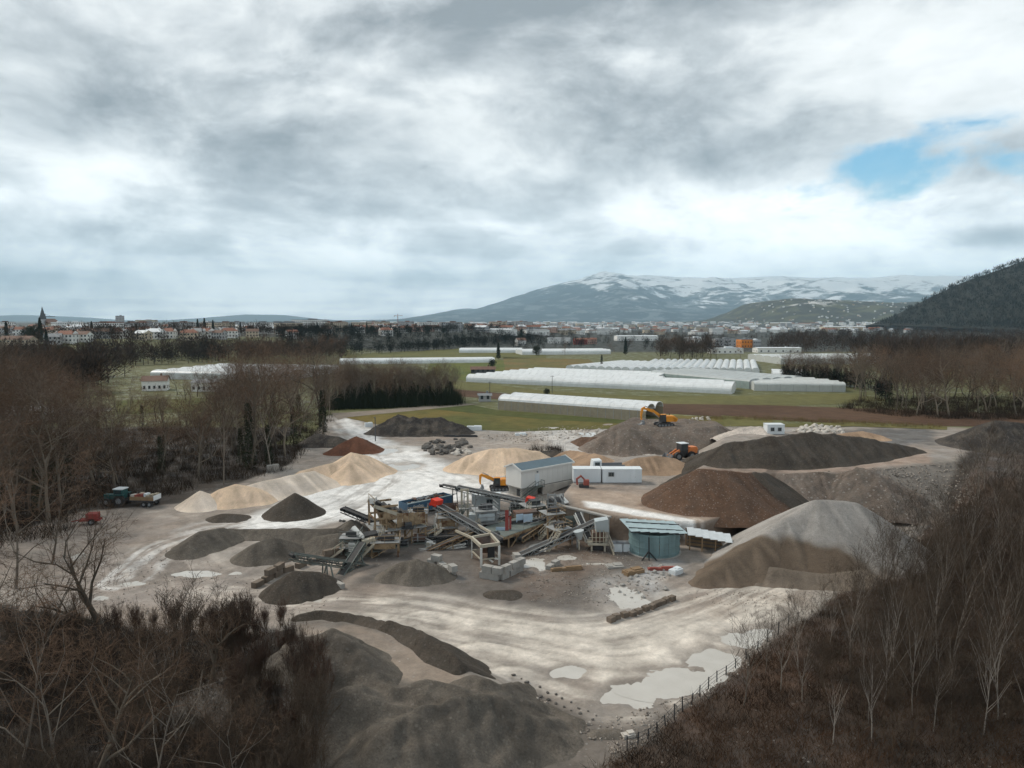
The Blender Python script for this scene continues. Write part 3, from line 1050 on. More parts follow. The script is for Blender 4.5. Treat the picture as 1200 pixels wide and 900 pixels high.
field('meadow', [(402, 489), (480, 480), (535, 471), (583, 481), (680, 489), (765, 495), (790, 487), (850, 489), (852, 500), (800, 502), (700, 503), (600, 506), (555, 503), (440, 497)], (.16, .125, .042), (.095, .10, .035), .05)
field('meadow', [(500, 479), (535, 471), (583, 481), (700, 490), (770, 495), (760, 498), (640, 492), (560, 485)], (.075, .088, .030), (.09, .095, .035), .075)
field('ploughed_field', [(530, 456), (600, 462), (690, 469), (760, 473), (900, 475), (1250, 487), (1250, 501), (1040, 499), (905, 492), (780, 485), (583, 468), (530, 464)], (.088, .052, .034), (.115, .070, .045), .07, furrow=1.9)
field('green_field', [(500, 446), (545, 447), (640, 458), (740, 464), (860, 464), (1000, 461), (1040, 469), (980, 474), (900, 476), (760, 473), (620, 462), (530, 456), (490, 452)], (.125, .120, .050), (.15, .14, .058), .065)
field('green_field', [(400, 407), (545, 408), (640, 413), (640, 420), (580, 420), (400, 419)], (.115, .118, .050), (.14, .135, .055), .07)
field('dry_field', [(590, 419), (690, 421), (700, 428), (650, 434), (590, 434)], (.18, .13, .055), (.13, .125, .05), .07)
field('green_field', [(505, 424), (590, 422), (592, 434), (545, 446), (495, 446)], (.13, .135, .042), (.10, .12, .04), .075)
field('green_field', [(135, 470), (250, 466), (258, 482), (130, 486)], (.09, .10, .035), (.11, .105, .04), .08)
field('track', [(388, 484), (402, 484), (540, 473), (560, 474), (410, 489), (396, 492)], (.22, .19, .16), (.26, .22, .18), .09)
field('green_field', [(905, 497), (1000, 495), (1110, 500), (1110, 504), (1000, 500), (905, 501)], (.14, .125, .05), (.11, .11, .04), .1)
field('green_field', [(845, 487), (905, 492), (905, 500), (850, 500)], (.12, .125, .045), (.15, .13, .05), .09)

# ------------------------------------------------------------------ greenhouses
def plastic(name, col, rough=.35):
    m = pmat(name, col, rough, .10, .6, spec=.4, col2=tuple(c * .9 for c in col))
    return m


plastic('white_film', (.74, .76, .76))
plastic('grey_film', (.44, .47, .47), .5)
plastic('clear_film', (.55, .57, .55), .4)
pmat('tan_panel', (.36, .31, .23), .7, .15, .8)
pmat('steel_post', (.32, .33, .33), .5, .1, 1)
pmat('glass_wall', (.30, .36, .34), .25, .15, .4, spec=.5)


def tunnel_house(name, label, A, B, nb, w, hs, hr, mat, off=None, axis=None, open_ends=False, front=None, cols=10, wallmat=None, group=None):
    """bays of arched roof; A, B ground points of the front bay's outer line; further bays step away from the camera"""
    A, B = Vector((A[0], A[1], 0)), Vector((B[0], B[1], 0))
    t = empty(name, (*A.xy, gpt(A.x, A.y).z))
    tag(t, label, 'greenhouse', group)
    ax = (B - A).normalized()
    L = (B - A).length
    nv = Vector((-ax.y, ax.x, 0))
    if nv.y < 0:
        nv = -nv
    if axis is not None:          # rows of gable ends: bays step along AB and run along the axis vector
        step, run = ax, Vector((axis[0], axis[1], 0)).normalized()
        wv = (B - A).length / nb
    else:
        step, run, wv = nv, ax, w
    for i in range(nb):
        s0, s1 = (off[i] if off else (0.0, 0.0))
        if axis is None:
            p = step * (wv * i) + run * s0
            q = step * (wv * i) + run * (L - s1)
        else:
            p = step * (wv * i) + run * s0
            q = p + run * (w - s0 - s1)
        prof = []
        n = 9
        for k in range(n + 1):
            a = math.pi * k / n
            prof.append(step * (wv / 2 - wv * .49 * math.cos(a)) + Vector((0, 0, hs + hr * math.sin(a))))
        mb = MB()
        if open_ends:
            th = 0.12
            inner = [step * (wv / 2 - (wv * .49 - th) * math.cos(math.pi * k / n)) + Vector((0, 0, hs + (hr - th) * math.sin(math.pi * k / n))) for k in range(n, -1, -1)]
            mb.extrude(prof + inner, p, q)
        else:
            mb.extrude([step * (wv * .01)] + prof + [step * (wv * .99)], p, q)
        r = mb.build('roof_bay', M[mat], t)
        # hoops that show through the film
        hb = MB()
        m_ = max(3, int((q - p).length / 4.0))
        for j in range(m_ + 1):
            c = p + (q - p) * (j / m_)
            for k in range(n):
                hb.beam(c + prof[k] + Vector((0, 0, .03)), c + prof[k + 1] + Vector((0, 0, .03)), .05, .05)
        tag(hb.build('hoops', M['clear_film'], r), kind='stuff')
        if open_ends:
            for e, sg in ((p, -1), (q, 1)):
                eb = MB()
                for k in range(n):
                    eb.beam(e + prof[k], e + prof[k + 1], .22, .22)
                eb.build('end_hoop', M['white_film'], t)
    if front:
        nps = int(L / front)
        for i in range(nps):
            a, b = A + ax * (i * L / nps + .07), A + ax * ((i + 1) * L / nps - .07)
            a, b = a - A, b - A
            pb = MB().beam(a + Vector((0, 0, hs / 2)) - nv * .06, b + Vector((0, 0, hs / 2)) - nv * .06, .06, hs)
            pb.build('wall_panel', M[wallmat], t)
            MB().beam(ax * (i * L / nps) - nv * .06, ax * (i * L / nps) - nv * .06 + Vector((0, 0, hs + .15)), .14).build('post', M['steel_post'], t)
        back = MB().beam(nv * (wv * nb + .05) + Vector((0, 0, hs / 2)), ax * L + nv * (wv * nb + .05) + Vector((0, 0, hs / 2)), .06, hs)
        back.build('wall_panel', M[wallmat], t)
    return t


def P2(px, py):
    return hit(px, py).xy


tunnel_house('greenhouse', 'white twin-arched tunnel with tan panelled side wall, nearest greenhouse behind the excavator', P2(584, 480), P2(757, 494), 2, 7.2, 3.2, 1.9, 'white_film', open_ends=True, front=2.6, wallmat='tan_panel')
tunnel_house('greenhouse', 'large block of low white plastic tunnels, the longest in the fields', P2(546, 447.5), P2(857, 462), 9, 7.5, 1.4, 2.4, 'white_film',
             off=[(0, 0), (0, 1), (2, 2), (3, 8), (4, 38), (4, 42), (6, 43), (8, 44), (8, 50)])
tunnel_house('greenhouse', 'saw-tooth row of white gable ends behind the largest tunnel block', P2(742, 437), P2(890, 438), 16, 95, 1.6, 1.9, 'white_film', axis=(.32, 1))
tunnel_house('greenhouse', 'white tunnels with slanting ridges left of the saw-tooth row', P2(663, 434), P2(738, 437), 8, 70, 1.5, 1.9, 'white_film', axis=(.75, 1))
tunnel_house('greenhouse', 'grey greenhouse with greenish glazed side wall right of the largest tunnels', P2(762, 444), P2(878, 456), 5, 7.5, 3.4, 1.2, 'grey_film', off=[(0, 0)] + [(-2, 0)] * 4, front=5, wallmat='glass_wall')
tunnel_house('greenhouse', 'translucent off-white greenhouse at the right end, beside the ivy trees', P2(884, 458), P2(991, 459.5), 5, 8.0, 2.8, 1.3, 'clear_film', off=[(0, 0), (-1, 0), (-2, 2), (-2, 6), (0, 12)], front=5, wallmat='clear_film')
tunnel_house('greenhouse', 'large pale greenhouse seen through the bare trees on the far left', P2(176, 444), P2(330, 447), 6, 11, 3.0, 1.6, 'white_film')
tunnel_house('greenhouse', 'long thin white tunnel crossing the far meadow', P2(398, 427), P2(580, 425), 2, 8, 1.6, 2.0, 'white_film')
tunnel_house('greenhouse', 'short white tunnels at the far side of the meadow, centre', P2(538, 413.5), P2(612, 413.5), 3, 9, 1.8, 2.2, 'white_film')
tunnel_house('greenhouse', 'white tunnels in front of the red sheds', P2(612, 416), P2(716, 415), 3, 10, 2.2, 2.2, 'white_film')
tunnel_house('greenhouse', 'long white roofs glimpsed behind the ivy-covered row of trees', P2(915, 427), P2(1095, 426), 4, 14, 3.6, 1.5, 'clear_film')
tunnel_house('greenhouse', 'pale low tunnels just right of the saw-tooth row', P2(905, 444), P2(945, 445), 3, 9, 2.0, 1.8, 'white_film')

# ------------------------------------------------------------------ hills
def hill(name, prof, D0, D1, D2, nx, ny, namp, mat, seed=0, seg=None, power=1.0, xr=None):
    """prof: (pixel x, pixel y) of the skyline at distance D1; the land rises from D0 to D1 and falls to D2"""
    xs_ = np.array([(p[0] - 600) / F * D1 for p in prof])
    zs_ = np.array([max(0, (375 - p[1]) / F * D1 + H) for p in prof])
    X1 = np.linspace(xs_[0], xs_[-1], nx)
    Y1 = np.linspace(D0, D2, ny)
    X, Y = np.meshgrid(X1, Y1)
    r = np.interp(X, xs_, zs_)
    t = np.where(Y < D1, (Y - D0) / (D1 - D0), (D2 - Y) / (D2 - D1))
    s = np.clip(t, 0, 1) ** power
    L = (D1 - D0)
    warp = fbm(X / L * 3, Y / L * 3, seed, 4)
    s = np.clip(s + .35 * warp * np.sin(np.pi * np.clip(t, 0, 1)), 0, 1.05)
    s = s * s * (3 - 2 * np.minimum(s, 1))
    Z = r * s + namp * np.clip(r / (zs_.max() + 1e-6), 0, 1) * np.sin(np.pi * np.clip(t, 0, 1)) * (
        1.2 * (0.35 - np.abs(fbm(X / L * 6, Y / L * 6, seed + 1, 5)) * 2.5) + .5 * fbm(X / L * 20, Y / L * 20, seed + 2, 3)) - 3
    me = np_mesh(name, np.stack([X.ravel(), Y.ravel(), Z.ravel()], 1), grid_faces(nx, ny), True)
    o = link(name, me, M[mat])
    tag(o, kind='structure')
    return o


def hill_mat(name, forest, snow, z0, z1, sscale, amount, meadow=None, xs=None):
    m = bpy.data.materials.new(name)
    m.use_nodes = True
    N = NT(m.node_tree)
    out = N.new('ShaderNodeOutputMaterial')
    b = N.new('ShaderNodeBsdfPrincipled')
    N.l.new(b.outputs[0], out.inputs[0])
    tc = N.new('ShaderNodeTexCoord')
    P = tc.outputs['Object']
    sep = N.new('ShaderNodeSeparateXYZ')
    N.l.new(P, sep.inputs[0])
    Pq = N.vmath('MULTIPLY', P, (1, 1, 2.5))
    n = N.noise(Pq, sscale, 10, .66, .4)
    hgt = N.smooth(sep.outputs[2], z0, z1, -.14, amount)
    if xs:
        hgt = N.math('ADD', hgt, N.smooth(sep.outputs[0], xs[0], xs[1], -.02, xs[2]))
    f = N.noise(Pq, sscale * 6, 5, .7)
    base = N.mix(f, (*[c * .55 for c in forest], 1), (*[c * 1.5 for c in forest], 1))
    if meadow:
        base = N.mix(N.smooth(N.noise(Pq, sscale * 1.7, 6, .6), .52, .58), base, (*meadow, 1))
    mk = N.smooth(N.math('ADD', n, hgt), .55, .66)
    base = N.mix(mk, base, (*snow, 1))
    N.l.new(base, b.inputs['Base Color'])
    b.inputs['Roughness'].default_value = .95
    b.inputs['Specular IOR Level'].default_value = .05
    M[name] = m


hill_mat('snowy_mountain', (.030, .042, .055), (.80, .82, .84), 80, 1500, .0016, .10, (.14, .16, .17), xs=(200, 5500, .13))
hill_mat('wooded_hill', (.030, .030, .026), (.3, .29, .27), 150, 4000, .006, -.02)
hill_mat('village_hill', (.055, .055, .045), (.55, .54, .52), 0, 220, .004, .0, (.10, .10, .06))
hill_mat('far_hill', (.05, .055, .055), (.7, .72, .74), 100, 900, .002, -.1)
hill('mountain', [(430, 375), (505, 374), (530, 367), (548, 362), (565, 363), (600, 352), (640, 339), (670, 331), (696, 323), (712, 326), (760, 328), (830, 329), (900, 327), (980, 328), (1060, 327), (1130, 328), (1200, 332), (1300, 340), (1420, 352)], 12000, 26000, 33000, 280, 140, 330, 'snowy_mountain', 3, power=.9)
hill('foothill', [(800, 379), (850, 372), (880, 355), (920, 350), (980, 352), (1040, 355), (1100, 352), (1180, 350), (1250, 372)], 5000, 6600, 8000, 140, 60, 26, 'village_hill', 1, power=.8)
hill('wooded_hill', [(1030, 380), (1046, 376), (1070, 362), (1100, 345), (1150, 322), (1200, 305), (1280, 288), (1400, 283), (1550, 300), (1700, 330)], 1350, 2250, 2520, 150, 80, 26, 'wooded_hill', 2, power=.7)
hill('distant_hill', [(220, 377), (270, 371), (300, 368.5), (330, 369), (360, 373), (400, 377)], 19000, 24000, 28000, 60, 30, 40, 'far_hill', 4)
hill('distant_hill', [(-150, 376), (-40, 372), (30, 369), (80, 371), (130, 375), (190, 377)], 19000, 24000, 28000, 60, 30, 40, 'far_hill', 5)

# ------------------------------------------------------------------ town
pmat('wall_white', (.80, .79, .76), .8, .08, .4)
pmat('wall_cream', (.56, .47, .36), .8, .08, .4)
pmat('wall_grey', (.42, .42, .42), .8, .08, .4)
pmat('wall_pink', (.50, .33, .27), .8, .08, .4)
pmat('roof_red', (.235, .105, .070), .8, .2, .8)
pmat('roof_brown', (.16, .095, .07), .8, .2, .8)
pmat('roof_grey', (.22, .23, .24), .7, .15, .8)
pmat('roof_white', (.62, .65, .67), .6, .08, .5)
pmat('window_dark', (.035, .045, .055), .15, .1, 1, spec=.5)
pmat('orange_panel', (.72, .24, .035), .6, .06, .5)
pmat('red_panel', (.24, .040, .032), .6, .06, .5)
pmat('dark_steel', (.075, .08, .085), .6, .15, 2)
HW = ['wall_white', 'wall_cream', 'wall_grey', 'wall_pink']
HR = ['roof_red', 'roof_brown', 'roof_grey', 'roof_white']


def house_meshes(w, d, h, rise, nwin, floors, hip=False):
    """wall, roof and window meshes of one house, base at the origin, sunk 3 m"""
    wm = MB()
    zb = -3.0
    wm.box((0, 0, (zb + h) / 2), (w, d, h - zb))
    rm = MB()
    e = .5
    if rise > 0:
        wm.add([(-w / 2, -d / 2, h), (-w / 2, d / 2, h), (-w / 2, 0, h + rise), (w / 2, -d / 2, h), (w / 2, d / 2, h), (w / 2, 0, h + rise)], [(0, 1, 2), (5, 4, 3)])
        X, Yv, k = w / 2 + e, d / 2 + e, rise / (d / 2)
        rx = X - (d / 3 if hip else 0)
        z0 = h - e * k + .05
        for dz in (0,):
            rm.add([(-X, -Yv, z0), (X, -Yv, z0), (rx, 0, h + rise + .15), (-rx, 0, h + rise + .15), (-X, Yv, z0), (X, Yv, z0)],
                   [(0, 1, 2, 3), (5, 4, 3, 2)] + ([(1, 5, 2), (4, 0, 3)] if hip else []))
        rm.box((w * .22, d * .12, h + rise + .3), (.8, .8, 1.4))
    else:
        rm.box((0, 0, h + .25), (w + .3, d + .3, .5))
        rm.box((w * .1, 0, h + 1.1), (w * .25, d * .4, 1.6))
    gm = MB()
    for fl in range(floors):
        zc = 1.6 + fl * (h / floors)
        for k in range(nwin):
            x = -w / 2 + (k + .5) * w / nwin
            gm.box((x, -d / 2 - .02, zc), (min(1.4, w / nwin * .45), .1, 1.35))
        for k in range(max(1, nwin // 2)):
            y = -d / 2 + (k + .5) * d / max(1, nwin // 2)
            for sx in (-1, 1):
                gm.box((sx * (w / 2 + .02), y, zc), (.1, 1.2, 1.35))
    return wm.mesh('wall'), rm.mesh('roof'), gm.mesh('window')


HOUSE = {}


def house_proto(kind, wallm, roofm):
    key = (kind, wallm, roofm)
    if key not in HOUSE:
        p = {'cottage': (11, 8.5, 5.6, 2.2, 4, 2), 'villa': (14, 10, 6.2, 2.6, 5, 2, True), 'terrace': (22, 9, 6.5, 2.2, 8, 2),
             'block': (30, 11, 12.5, 0, 11, 4), 'tower': (16, 15, 44, 0, 6, 14), 'shed': (38, 20, 6, 1.2, 7, 1), 'slab': (46, 12, 16, 0, 16, 5)}[kind]
        a, b, c = house_meshes(*p)
        a.materials.append(M[wallm])
        b.materials.append(M[roofm])
        c.materials.append(M['window_dark'])
        # one-piece version for those too small to show their parts
        o = MB()
        for k, me in enumerate((a, b, c)):
            o.add([v.co[:] for v in me.vertices], [tuple(f.vertices) for f in me.polygons], k)
        one = o.mesh('house')
        for mm in (wallm, roofm, 'window_dark'):
            one.materials.append(M[mm])
        HOUSE[key] = (a, b, c, one)
    return HOUSE[key]


def put_house(kind, wallm, roofm, px, py, rz, label, name='house', cat='house', group=None, sc=1.0, parts=False, q=None):
    a, b, c, one = house_proto(kind, wallm, roofm)
    q = q or hit(px, py)
    if parts:
        t = empty(name, q, rz)
        for nm, me in (('wall', a), ('roof', b), ('windows', c)):
            tag(link(nm, me, None, t), kind='stuff' if nm == 'windows' else None)
    else:
        t = link(name, one)
        t.location = q
        t.rotation_euler.z = rz
    t.scale = (sc,) * 3
    tag(t, label, cat, group)
    return t


rnd = random.Random(11)
# nearer houses on the left, told apart by roof and neighbours
near_houses = [
    ('terrace', 'wall_cream', 'roof_brown', 22, 408, 'cream house with brown roof at the left edge of the town slope'),
    ('villa', 'wall_white', 'roof_red', 78, 401, 'white house with bright orange-red roof, leftmost of the red roofs'),
    ('cottage', 'wall_grey', 'roof_grey', 63, 403, 'grey-roofed house just left of the orange-red roof'),
    ('cottage', 'wall_white', 'roof_brown', 98, 400, 'white house with brown roof right of the orange-red roof'),
    ('terrace', 'wall_grey', 'roof_brown', 116, 397, 'long brown-roofed terrace house below the tower block'),
    ('cottage', 'wall_white', 'roof_grey', 142, 396, 'small white house with grey roof under the tower block'),
    ('cottage', 'wall_cream', 'roof_white', 168, 398, 'low pale house with light roof at the wood edge'),
    ('villa', 'wall_white', 'roof_white', 182, 397, 'big white villa above the dark wooded slope'),
    ('villa', 'wall_white', 'roof_grey', 197, 393, 'white two-storey house behind the big white villa'),
    ('villa', 'wall_cream', 'roof_red', 222, 398, 'cream house with red roof above the wooded slope'),
    ('villa', 'wall_white', 'roof_red', 242, 396, 'white house with wide orange roof beside the dark cedars'),
    ('cottage', 'wall_grey', 'roof_brown', 257, 397, 'grey house between the orange roof and the white gables'),
    ('cottage', 'wall_white', 'roof_white', 273, 394, 'white gabled house right of the dark cedars'),
    ('cottage', 'wall_cream', 'roof_brown', 296, 395, 'cream cottage at the right end of the left town'),
    ('villa', 'wall_white', 'roof_brown', 382, 392, 'white house with brown roof left of the arched pale house'),
    ('cottage', 'wall_white', 'roof_white', 421, 390, 'small pale house with arched white front in the middle of the town'),
    ('villa', 'wall_white', 'roof_red', 452, 393, 'white house with red roof at the edge of the dark wood'),
    ('villa', 'wall_white', 'roof_red', 472, 390, 'white house with dull red roof right of the first red one'),
]
for kd, wm, rm, px, py, lb in near_houses:
    put_house(kd, wm, rm, px, py, rnd.uniform(-.5, .5), lb, parts=True)
blocks = [('block', 306, 389, 'white apartment block at the left end of the pale row'), ('block', 322, 389, 'white apartment block second from the left in the pale row'),
          ('block', 342, 389, 'white apartment block in the middle of the pale row'), ('slab', 363, 389, 'long white apartment slab at the right end of the pale row')]
for kd, px, py, lb in blocks:
    put_house(kd, 'wall_white', 'roof_grey', px, py, rnd.uniform(-.15, .15), lb, name='apartment_block', cat='apartments', parts=True)
q = at(141, 384, 15.0)
_d = 1250 / q.y
put_house('tower', 'wall_grey', 'roof_grey', 0, 0, .5, 'tall grey residential tower rising above the left town', name='tower_block', cat='tower', parts=True, q=Vector((q.x * _d, 1250, 0.5)), sc=.85)
put_house('slab', 'wall_cream', 'roof_white', 172, 383, .05, 'long flat pale slab building right of the residential tower', name='apartment_block', cat='apartments', parts=True)
# church with spire
cq = at(58, 384, 15.0)
cq = Vector((cq.x * 1050 / cq.y, 1050, 14.0))
ch = empty('church', cq)
tag(ch, 'church with a pointed slate spire on the left skyline', 'church')
MB().box((0, 0, 4.5), (16, 26, 15)).build('nave', M['wall_cream'], ch)
MB().box((0, -14, 9), (6, 6, 18)).build('tower', M['wall_grey'], ch)
mb = MB()
mb.add([(-3.2, -17.2, 18), (3.2, -17.2, 18), (3.2, -10.8, 18), (-3.2, -10.8, 18), (0, -14, 37)], [(0, 1, 4), (1, 2, 4), (2, 3, 4), (3, 0, 4), (3, 2, 1, 0)])
mb.build('spire', M['dark_steel'], ch)
mb = MB().add([(-9, -13.5, 12), (9, -13.5, 12), (9, 13.5, 12), (-9, 13.5, 12), (0, -13.5, 19), (0, 13.5, 19)], [(0, 3, 5, 4), (1, 4, 5, 2), (0, 4, 1), (3, 2, 5)])
mb.build('roof', M['roof_brown'], ch)


def crane(px, pytop, pybase, Y, label, jib=26, col='red_panel'):
    top = aty(px, pytop, Y)
    g = gpt(top.x, top.y)
    t = empty('tower_crane', g)
    tag(t, label, 'crane')
    h = top.z - g.z
    mb = MB()
    for sx in (-.9, .9):
        for sy in (-.9, .9):
            mb.beam((sx, sy, -2), (sx, sy, h), .35)
    for k in range(int(h / 3)):
        mb.beam((-.9, -.9, k * 3), (.9, -.9, k * 3 + 3), .2)
    mb.build('mast', M[col], t)
    MB().beam((-10, 0, h), (jib, 0, h), 1.0, .9).build('jib', M[col], t)
    MB().box((-9, 0, h - 1.2), (3, 1.6, 2.4)).build('counterweight', M['wall_grey'], t)
    MB().beam((0, 0, h), (0, 0, h + 5), .8).beam((0, 0, h + 5), (jib * .6, 0, h + .5), .2).beam((0, 0, h + 5), (-9, 0, h + .5), .2).build('top_stay', M[col], t)


crane(466, 370, 380, 2000, 'red tower crane above the rooftops in the middle', 14)
crane(53, 371, 380, 1300, 'tower crane just left of the church spire', 18, 'dark_steel')
# scattered small houses of the town, told apart by nothing
G1 = 'small houses scattered through the left town'
for k in range(85):
    px, py = rnd.uniform(0, 345), rnd.uniform(385.5, 391.5)
    put_house(rnd.choice(['cottage', 'villa', 'villa', 'terrace', 'block']), rnd.choice(HW[:3]), rnd.choice(HR), px, py, rnd.uniform(-.8, .8),
              'tiny distant house among the trees of the left town', group=G1)
for k in range(22):
    px, py = rnd.uniform(0, 345), rnd.uniform(391, 396.5)
    put_house(rnd.choice(['cottage', 'villa', 'villa']), rnd.choice(['wall_white', 'wall_white', 'wall_cream']), rnd.choice(['roof_red', 'roof_brown', 'roof_red', 'roof_grey']), px, py, rnd.uniform(-.8, .8),
              'small pale house on the near edge of the left town', group='houses on the near edge of the left town')
G2 = 'small houses of the town in the middle'
for k in range(95):
    px, py = rnd.uniform(340, 640), rnd.uniform(382.5, 389)
    put_house(rnd.choice(['cottage', 'villa', 'villa', 'terrace', 'terrace', 'block', 'shed']), rnd.choice(HW), rnd.choice(['roof_red', 'roof_red', 'roof_brown', 'roof_grey', 'roof_white']), px, py, rnd.uniform(-.8, .8),
              'tiny distant house in the town beyond the dark wood', group=G2)
G3 = 'pale buildings of the far valley town'
for k in range(85):
    px, py = rnd.uniform(560, 1000), rnd.uniform(383, 392)
    if py > 386 and px > 900:
        continue
    put_house(rnd.choice(['villa', 'terrace', 'shed', 'cottage', 'block']), rnd.choice(['wall_white', 'wall_white', 'wall_grey', 'wall_cream']),
              rnd.choice(['roof_white', 'roof_grey', 'roof_red', 'roof_brown', 'roof_white']), px, py, rnd.uniform(-.8, .8), 'tiny pale building of the far valley town', group=G3)
# the rest of the far town and the houses dotted on the foothill: a mass nobody could count
_fh = [o for o in COL.objects if o.name == 'foothill'][0]
ft = MB()
for k in range(760):
    if k < 640:
        px = rnd.uniform(380, 1065)
        Y = 1700 + 4200 * rnd.random() ** 1.3
        x, z = (px - 600) / F * Y, 0.0
    else:
        px = rnd.uniform(860, 1075)
        Y = 5050 + 1300 * rnd.random()
        x = (px - 600) / F * Y
        ok, loc, nrm, idx = _fh.ray_cast(Vector((x, Y, 3000)), Vector((0, 0, -1)))
        z = max(loc.z, 0) - 1 if ok else 0
    w, d, h = (rnd.choice([(12, 9, 7), (16, 10, 8), (10, 9, 6)]) if k >= 640 or Y < 3000 else rnd.choice([(14, 11, 8), (18, 12, 9), (30, 12, 13), (40, 14, 16), (36, 24, 8), (24, 11, 18)]))
    a = rnd.uniform(-.8, .8)
    R = Matrix.Rotation(a, 3, 'Z')
    ft.box((x, Y, z + h / 2 - 2), (w, d, h + 4), R, rnd.choice([0, 0, 0, 1, 2]))
    X_, Y_ = w / 2 + .5, d / 2 + .5
    c = Vector((x, Y, z + h))
    ft.add([c + R @ Vector(p) for p in ((-X_, -Y_, 0), (X_, -Y_, 0), (X_, 0, 3), (-X_, 0, 3), (-X_, Y_, 0), (X_, Y_, 0))], [(0, 1, 2, 3), (5, 4, 3, 2), (0, 3, 4), (1, 5, 2)], rnd.choice([3, 4, 5, 5]))
o = ft.build('far_town', [M[k] for k in ('wall_white', 'wall_cream', 'wall_grey', 'roof_red', 'roof_grey', 'roof_white')])
tag(o, 'pale mass of the far valley town and foothill villages', 'town', kind='stuff')
# buildings in the middle distance
def shed(name, label, px, py, w, d, h, wallm, roofm, rz=0.0, rise=1.2, cat='building', nwin=5):
    q = hit(px, py)
    t = empty(name, q, rz)
    tag(t, label, cat)
    a, b, c = house_meshes(w, d, h, rise, nwin, max(1, int(h / 3.6)))
    for nm, me, m in (('wall', a, wallm), ('roof', b, roofm), ('windows', c, 'window_dark')):
        me.materials.append(M[m])
        tag(link(nm, me, None, t), kind='stuff' if nm == 'windows' else None)
    return t


t = shed('office_building', 'modern building with bright orange facade beyond the saw-tooth greenhouse', 872, 407, 13, 14, 9, 'orange_panel', 'roof_grey', .12, 0, nwin=4)
t = shed('office_building', 'dark glazed block joined to the right of the orange building', 884, 407, 9, 13, 8, 'wall_grey', 'roof_white', .12, 0, nwin=4)
shed('farm_shed', 'red shed in the middle of the valley edge', 680, 403.5, 16, 14, 6.5, 'red_panel', 'roof_red', .1, 1.5)
shed('farm_shed', 'dark red shed beside the brighter red one', 693, 403, 12, 12, 6, 'wall_pink', 'roof_red', .1, 1.8)
shed('warehouse', 'long pale grey warehouse right of the red sheds', 745, 399, 62, 26, 7, 'wall_white', 'roof_white', .05, .8, nwin=9)
shed('warehouse', 'pale warehouse left of the red sheds', 655, 402, 30, 20, 6, 'wall_white', 'roof_grey', -.1, 1.5)
shed('house', 'white gabled house by the dark conifers in the middle distance', 610, 405, 11, 9, 6.5, 'wall_white', 'roof_brown', .4, 2.8, cat='house')
shed('warehouse', 'flat white building with dark windows left of the orange one', 813, 402, 24, 15, 7, 'wall_white', 'roof_white', .1, 0)
shed('warehouse', 'greenish grey workshop just left of the orange building', 848, 405, 26, 15, 8, 'wall_grey', 'roof_grey', .05, 0)
shed('warehouse', 'low white shed in front of the orange building', 850, 414, 30, 12, 4.5, 'wall_white', 'roof_white', .05, 0, nwin=6)
shed('warehouse', 'long white low shed right of the orange building', 910, 413, 42, 14, 4.5, 'wall_white', 'roof_white', .03, .5, nwin=6)
shed('warehouse', 'white factory hall at the foot of the wooded hill', 1052, 386, 70, 40, 12, 'wall_white', 'roof_white', -.2, 1.5)
shed('warehouse', 'pale stepped buildings below the wooded hill', 1078, 387, 80, 30, 16, 'wall_grey', 'roof_white', -.2, 0)
shed('warehouse', 'long tan roofed hall in front of the foothill', 985, 387.5, 110, 40, 11, 'wall_cream', 'roof_white', .0, 1.5)
shed('hut', 'low dark-roofed hut in the green field', 566, 437, 14, 7, 2.4, 'dark_steel', 'roof_brown', .05, 1.3, cat='hut')
shed('hut', 'small grey field shed left of the nearest greenhouse', 568, 470, 4.6, 3.6, 2.4, 'wall_grey', 'roof_grey', .1, .5, cat='hut', nwin=2)
shed('house', 'white house with reddish roof seen through the left trees', 183, 457, 10, 8, 4.5, 'wall_white', 'roof_brown', .3, 1.8, cat='house')
shed('house', 'low white building half hidden by the left trees', 35, 492, 13, 8, 3.4, 'wall_white', 'roof_white', .1, .8, cat='house')
shed('house', 'pale house right of the reddish-roofed one behind bare trees', 245, 458, 12, 8, 4, 'wall_white', 'roof_grey', -.1, 1.2, cat='house')


def pole(px, pyb, pyt, label, arms=True):
    q = hit(px, pyb)
    h = aty(px, pyt, q.y).z - q.z
    t = empty('utility_pole', q)
    tag(t, label, 'pole')
    MB().tube((0, 0, -.5), (0, 0, h), .14, .10, 8).build('shaft', M['dark_steel'], t)
    if arms:
        MB().beam((-.7, 0, h - .5), (.7, 0, h - .5), .1).tube((-.55, 0, h - .45), (-.55, 0, h - .15), .06).tube((.55, 0, h - .45), (.55, 0, h - .15), .06).build('crossarm', M['dark_steel'], t)
    else:
        MB().beam((0, 0, h), (0, -.9, h + .1), .08).box((0, -1.1, h + .1), (.25, .5, .12)).build('lamp_arm', M['dark_steel'], t)


pole(440, 517, 489, 'thin lamp post beside the black soil heap', False)
pole(503, 473, 452, 'utility pole in front of the dark hedgerow')
pole(574, 461, 447, 'utility pole standing in the green strip behind the nearest greenhouse')
pole(647, 461, 440, 'utility pole in front of the largest tunnel block')
# ------------------------------------------------------------------ bare winter trees
def tree_mat(name, c1, c2, rough=.9):
    m = bpy.data.materials.new(name)
    m.use_nodes = True
    N = NT(m.node_tree)
    out = N.new('ShaderNodeOutputMaterial')
    b = N.new('ShaderNodeBsdfPrincipled')
    N.l.new(b.outputs[0], out.inputs[0])
    oi = N.new('ShaderNodeObjectInfo')
    N.put(b.inputs['Base Color'], N.mix(oi.outputs['Random'], (*c1, 1), (*c2, 1)))
    b.inputs['Roughness'].default_value = rough
    b.inputs['Specular IOR Level'].default_value = .1
    M[name] = m


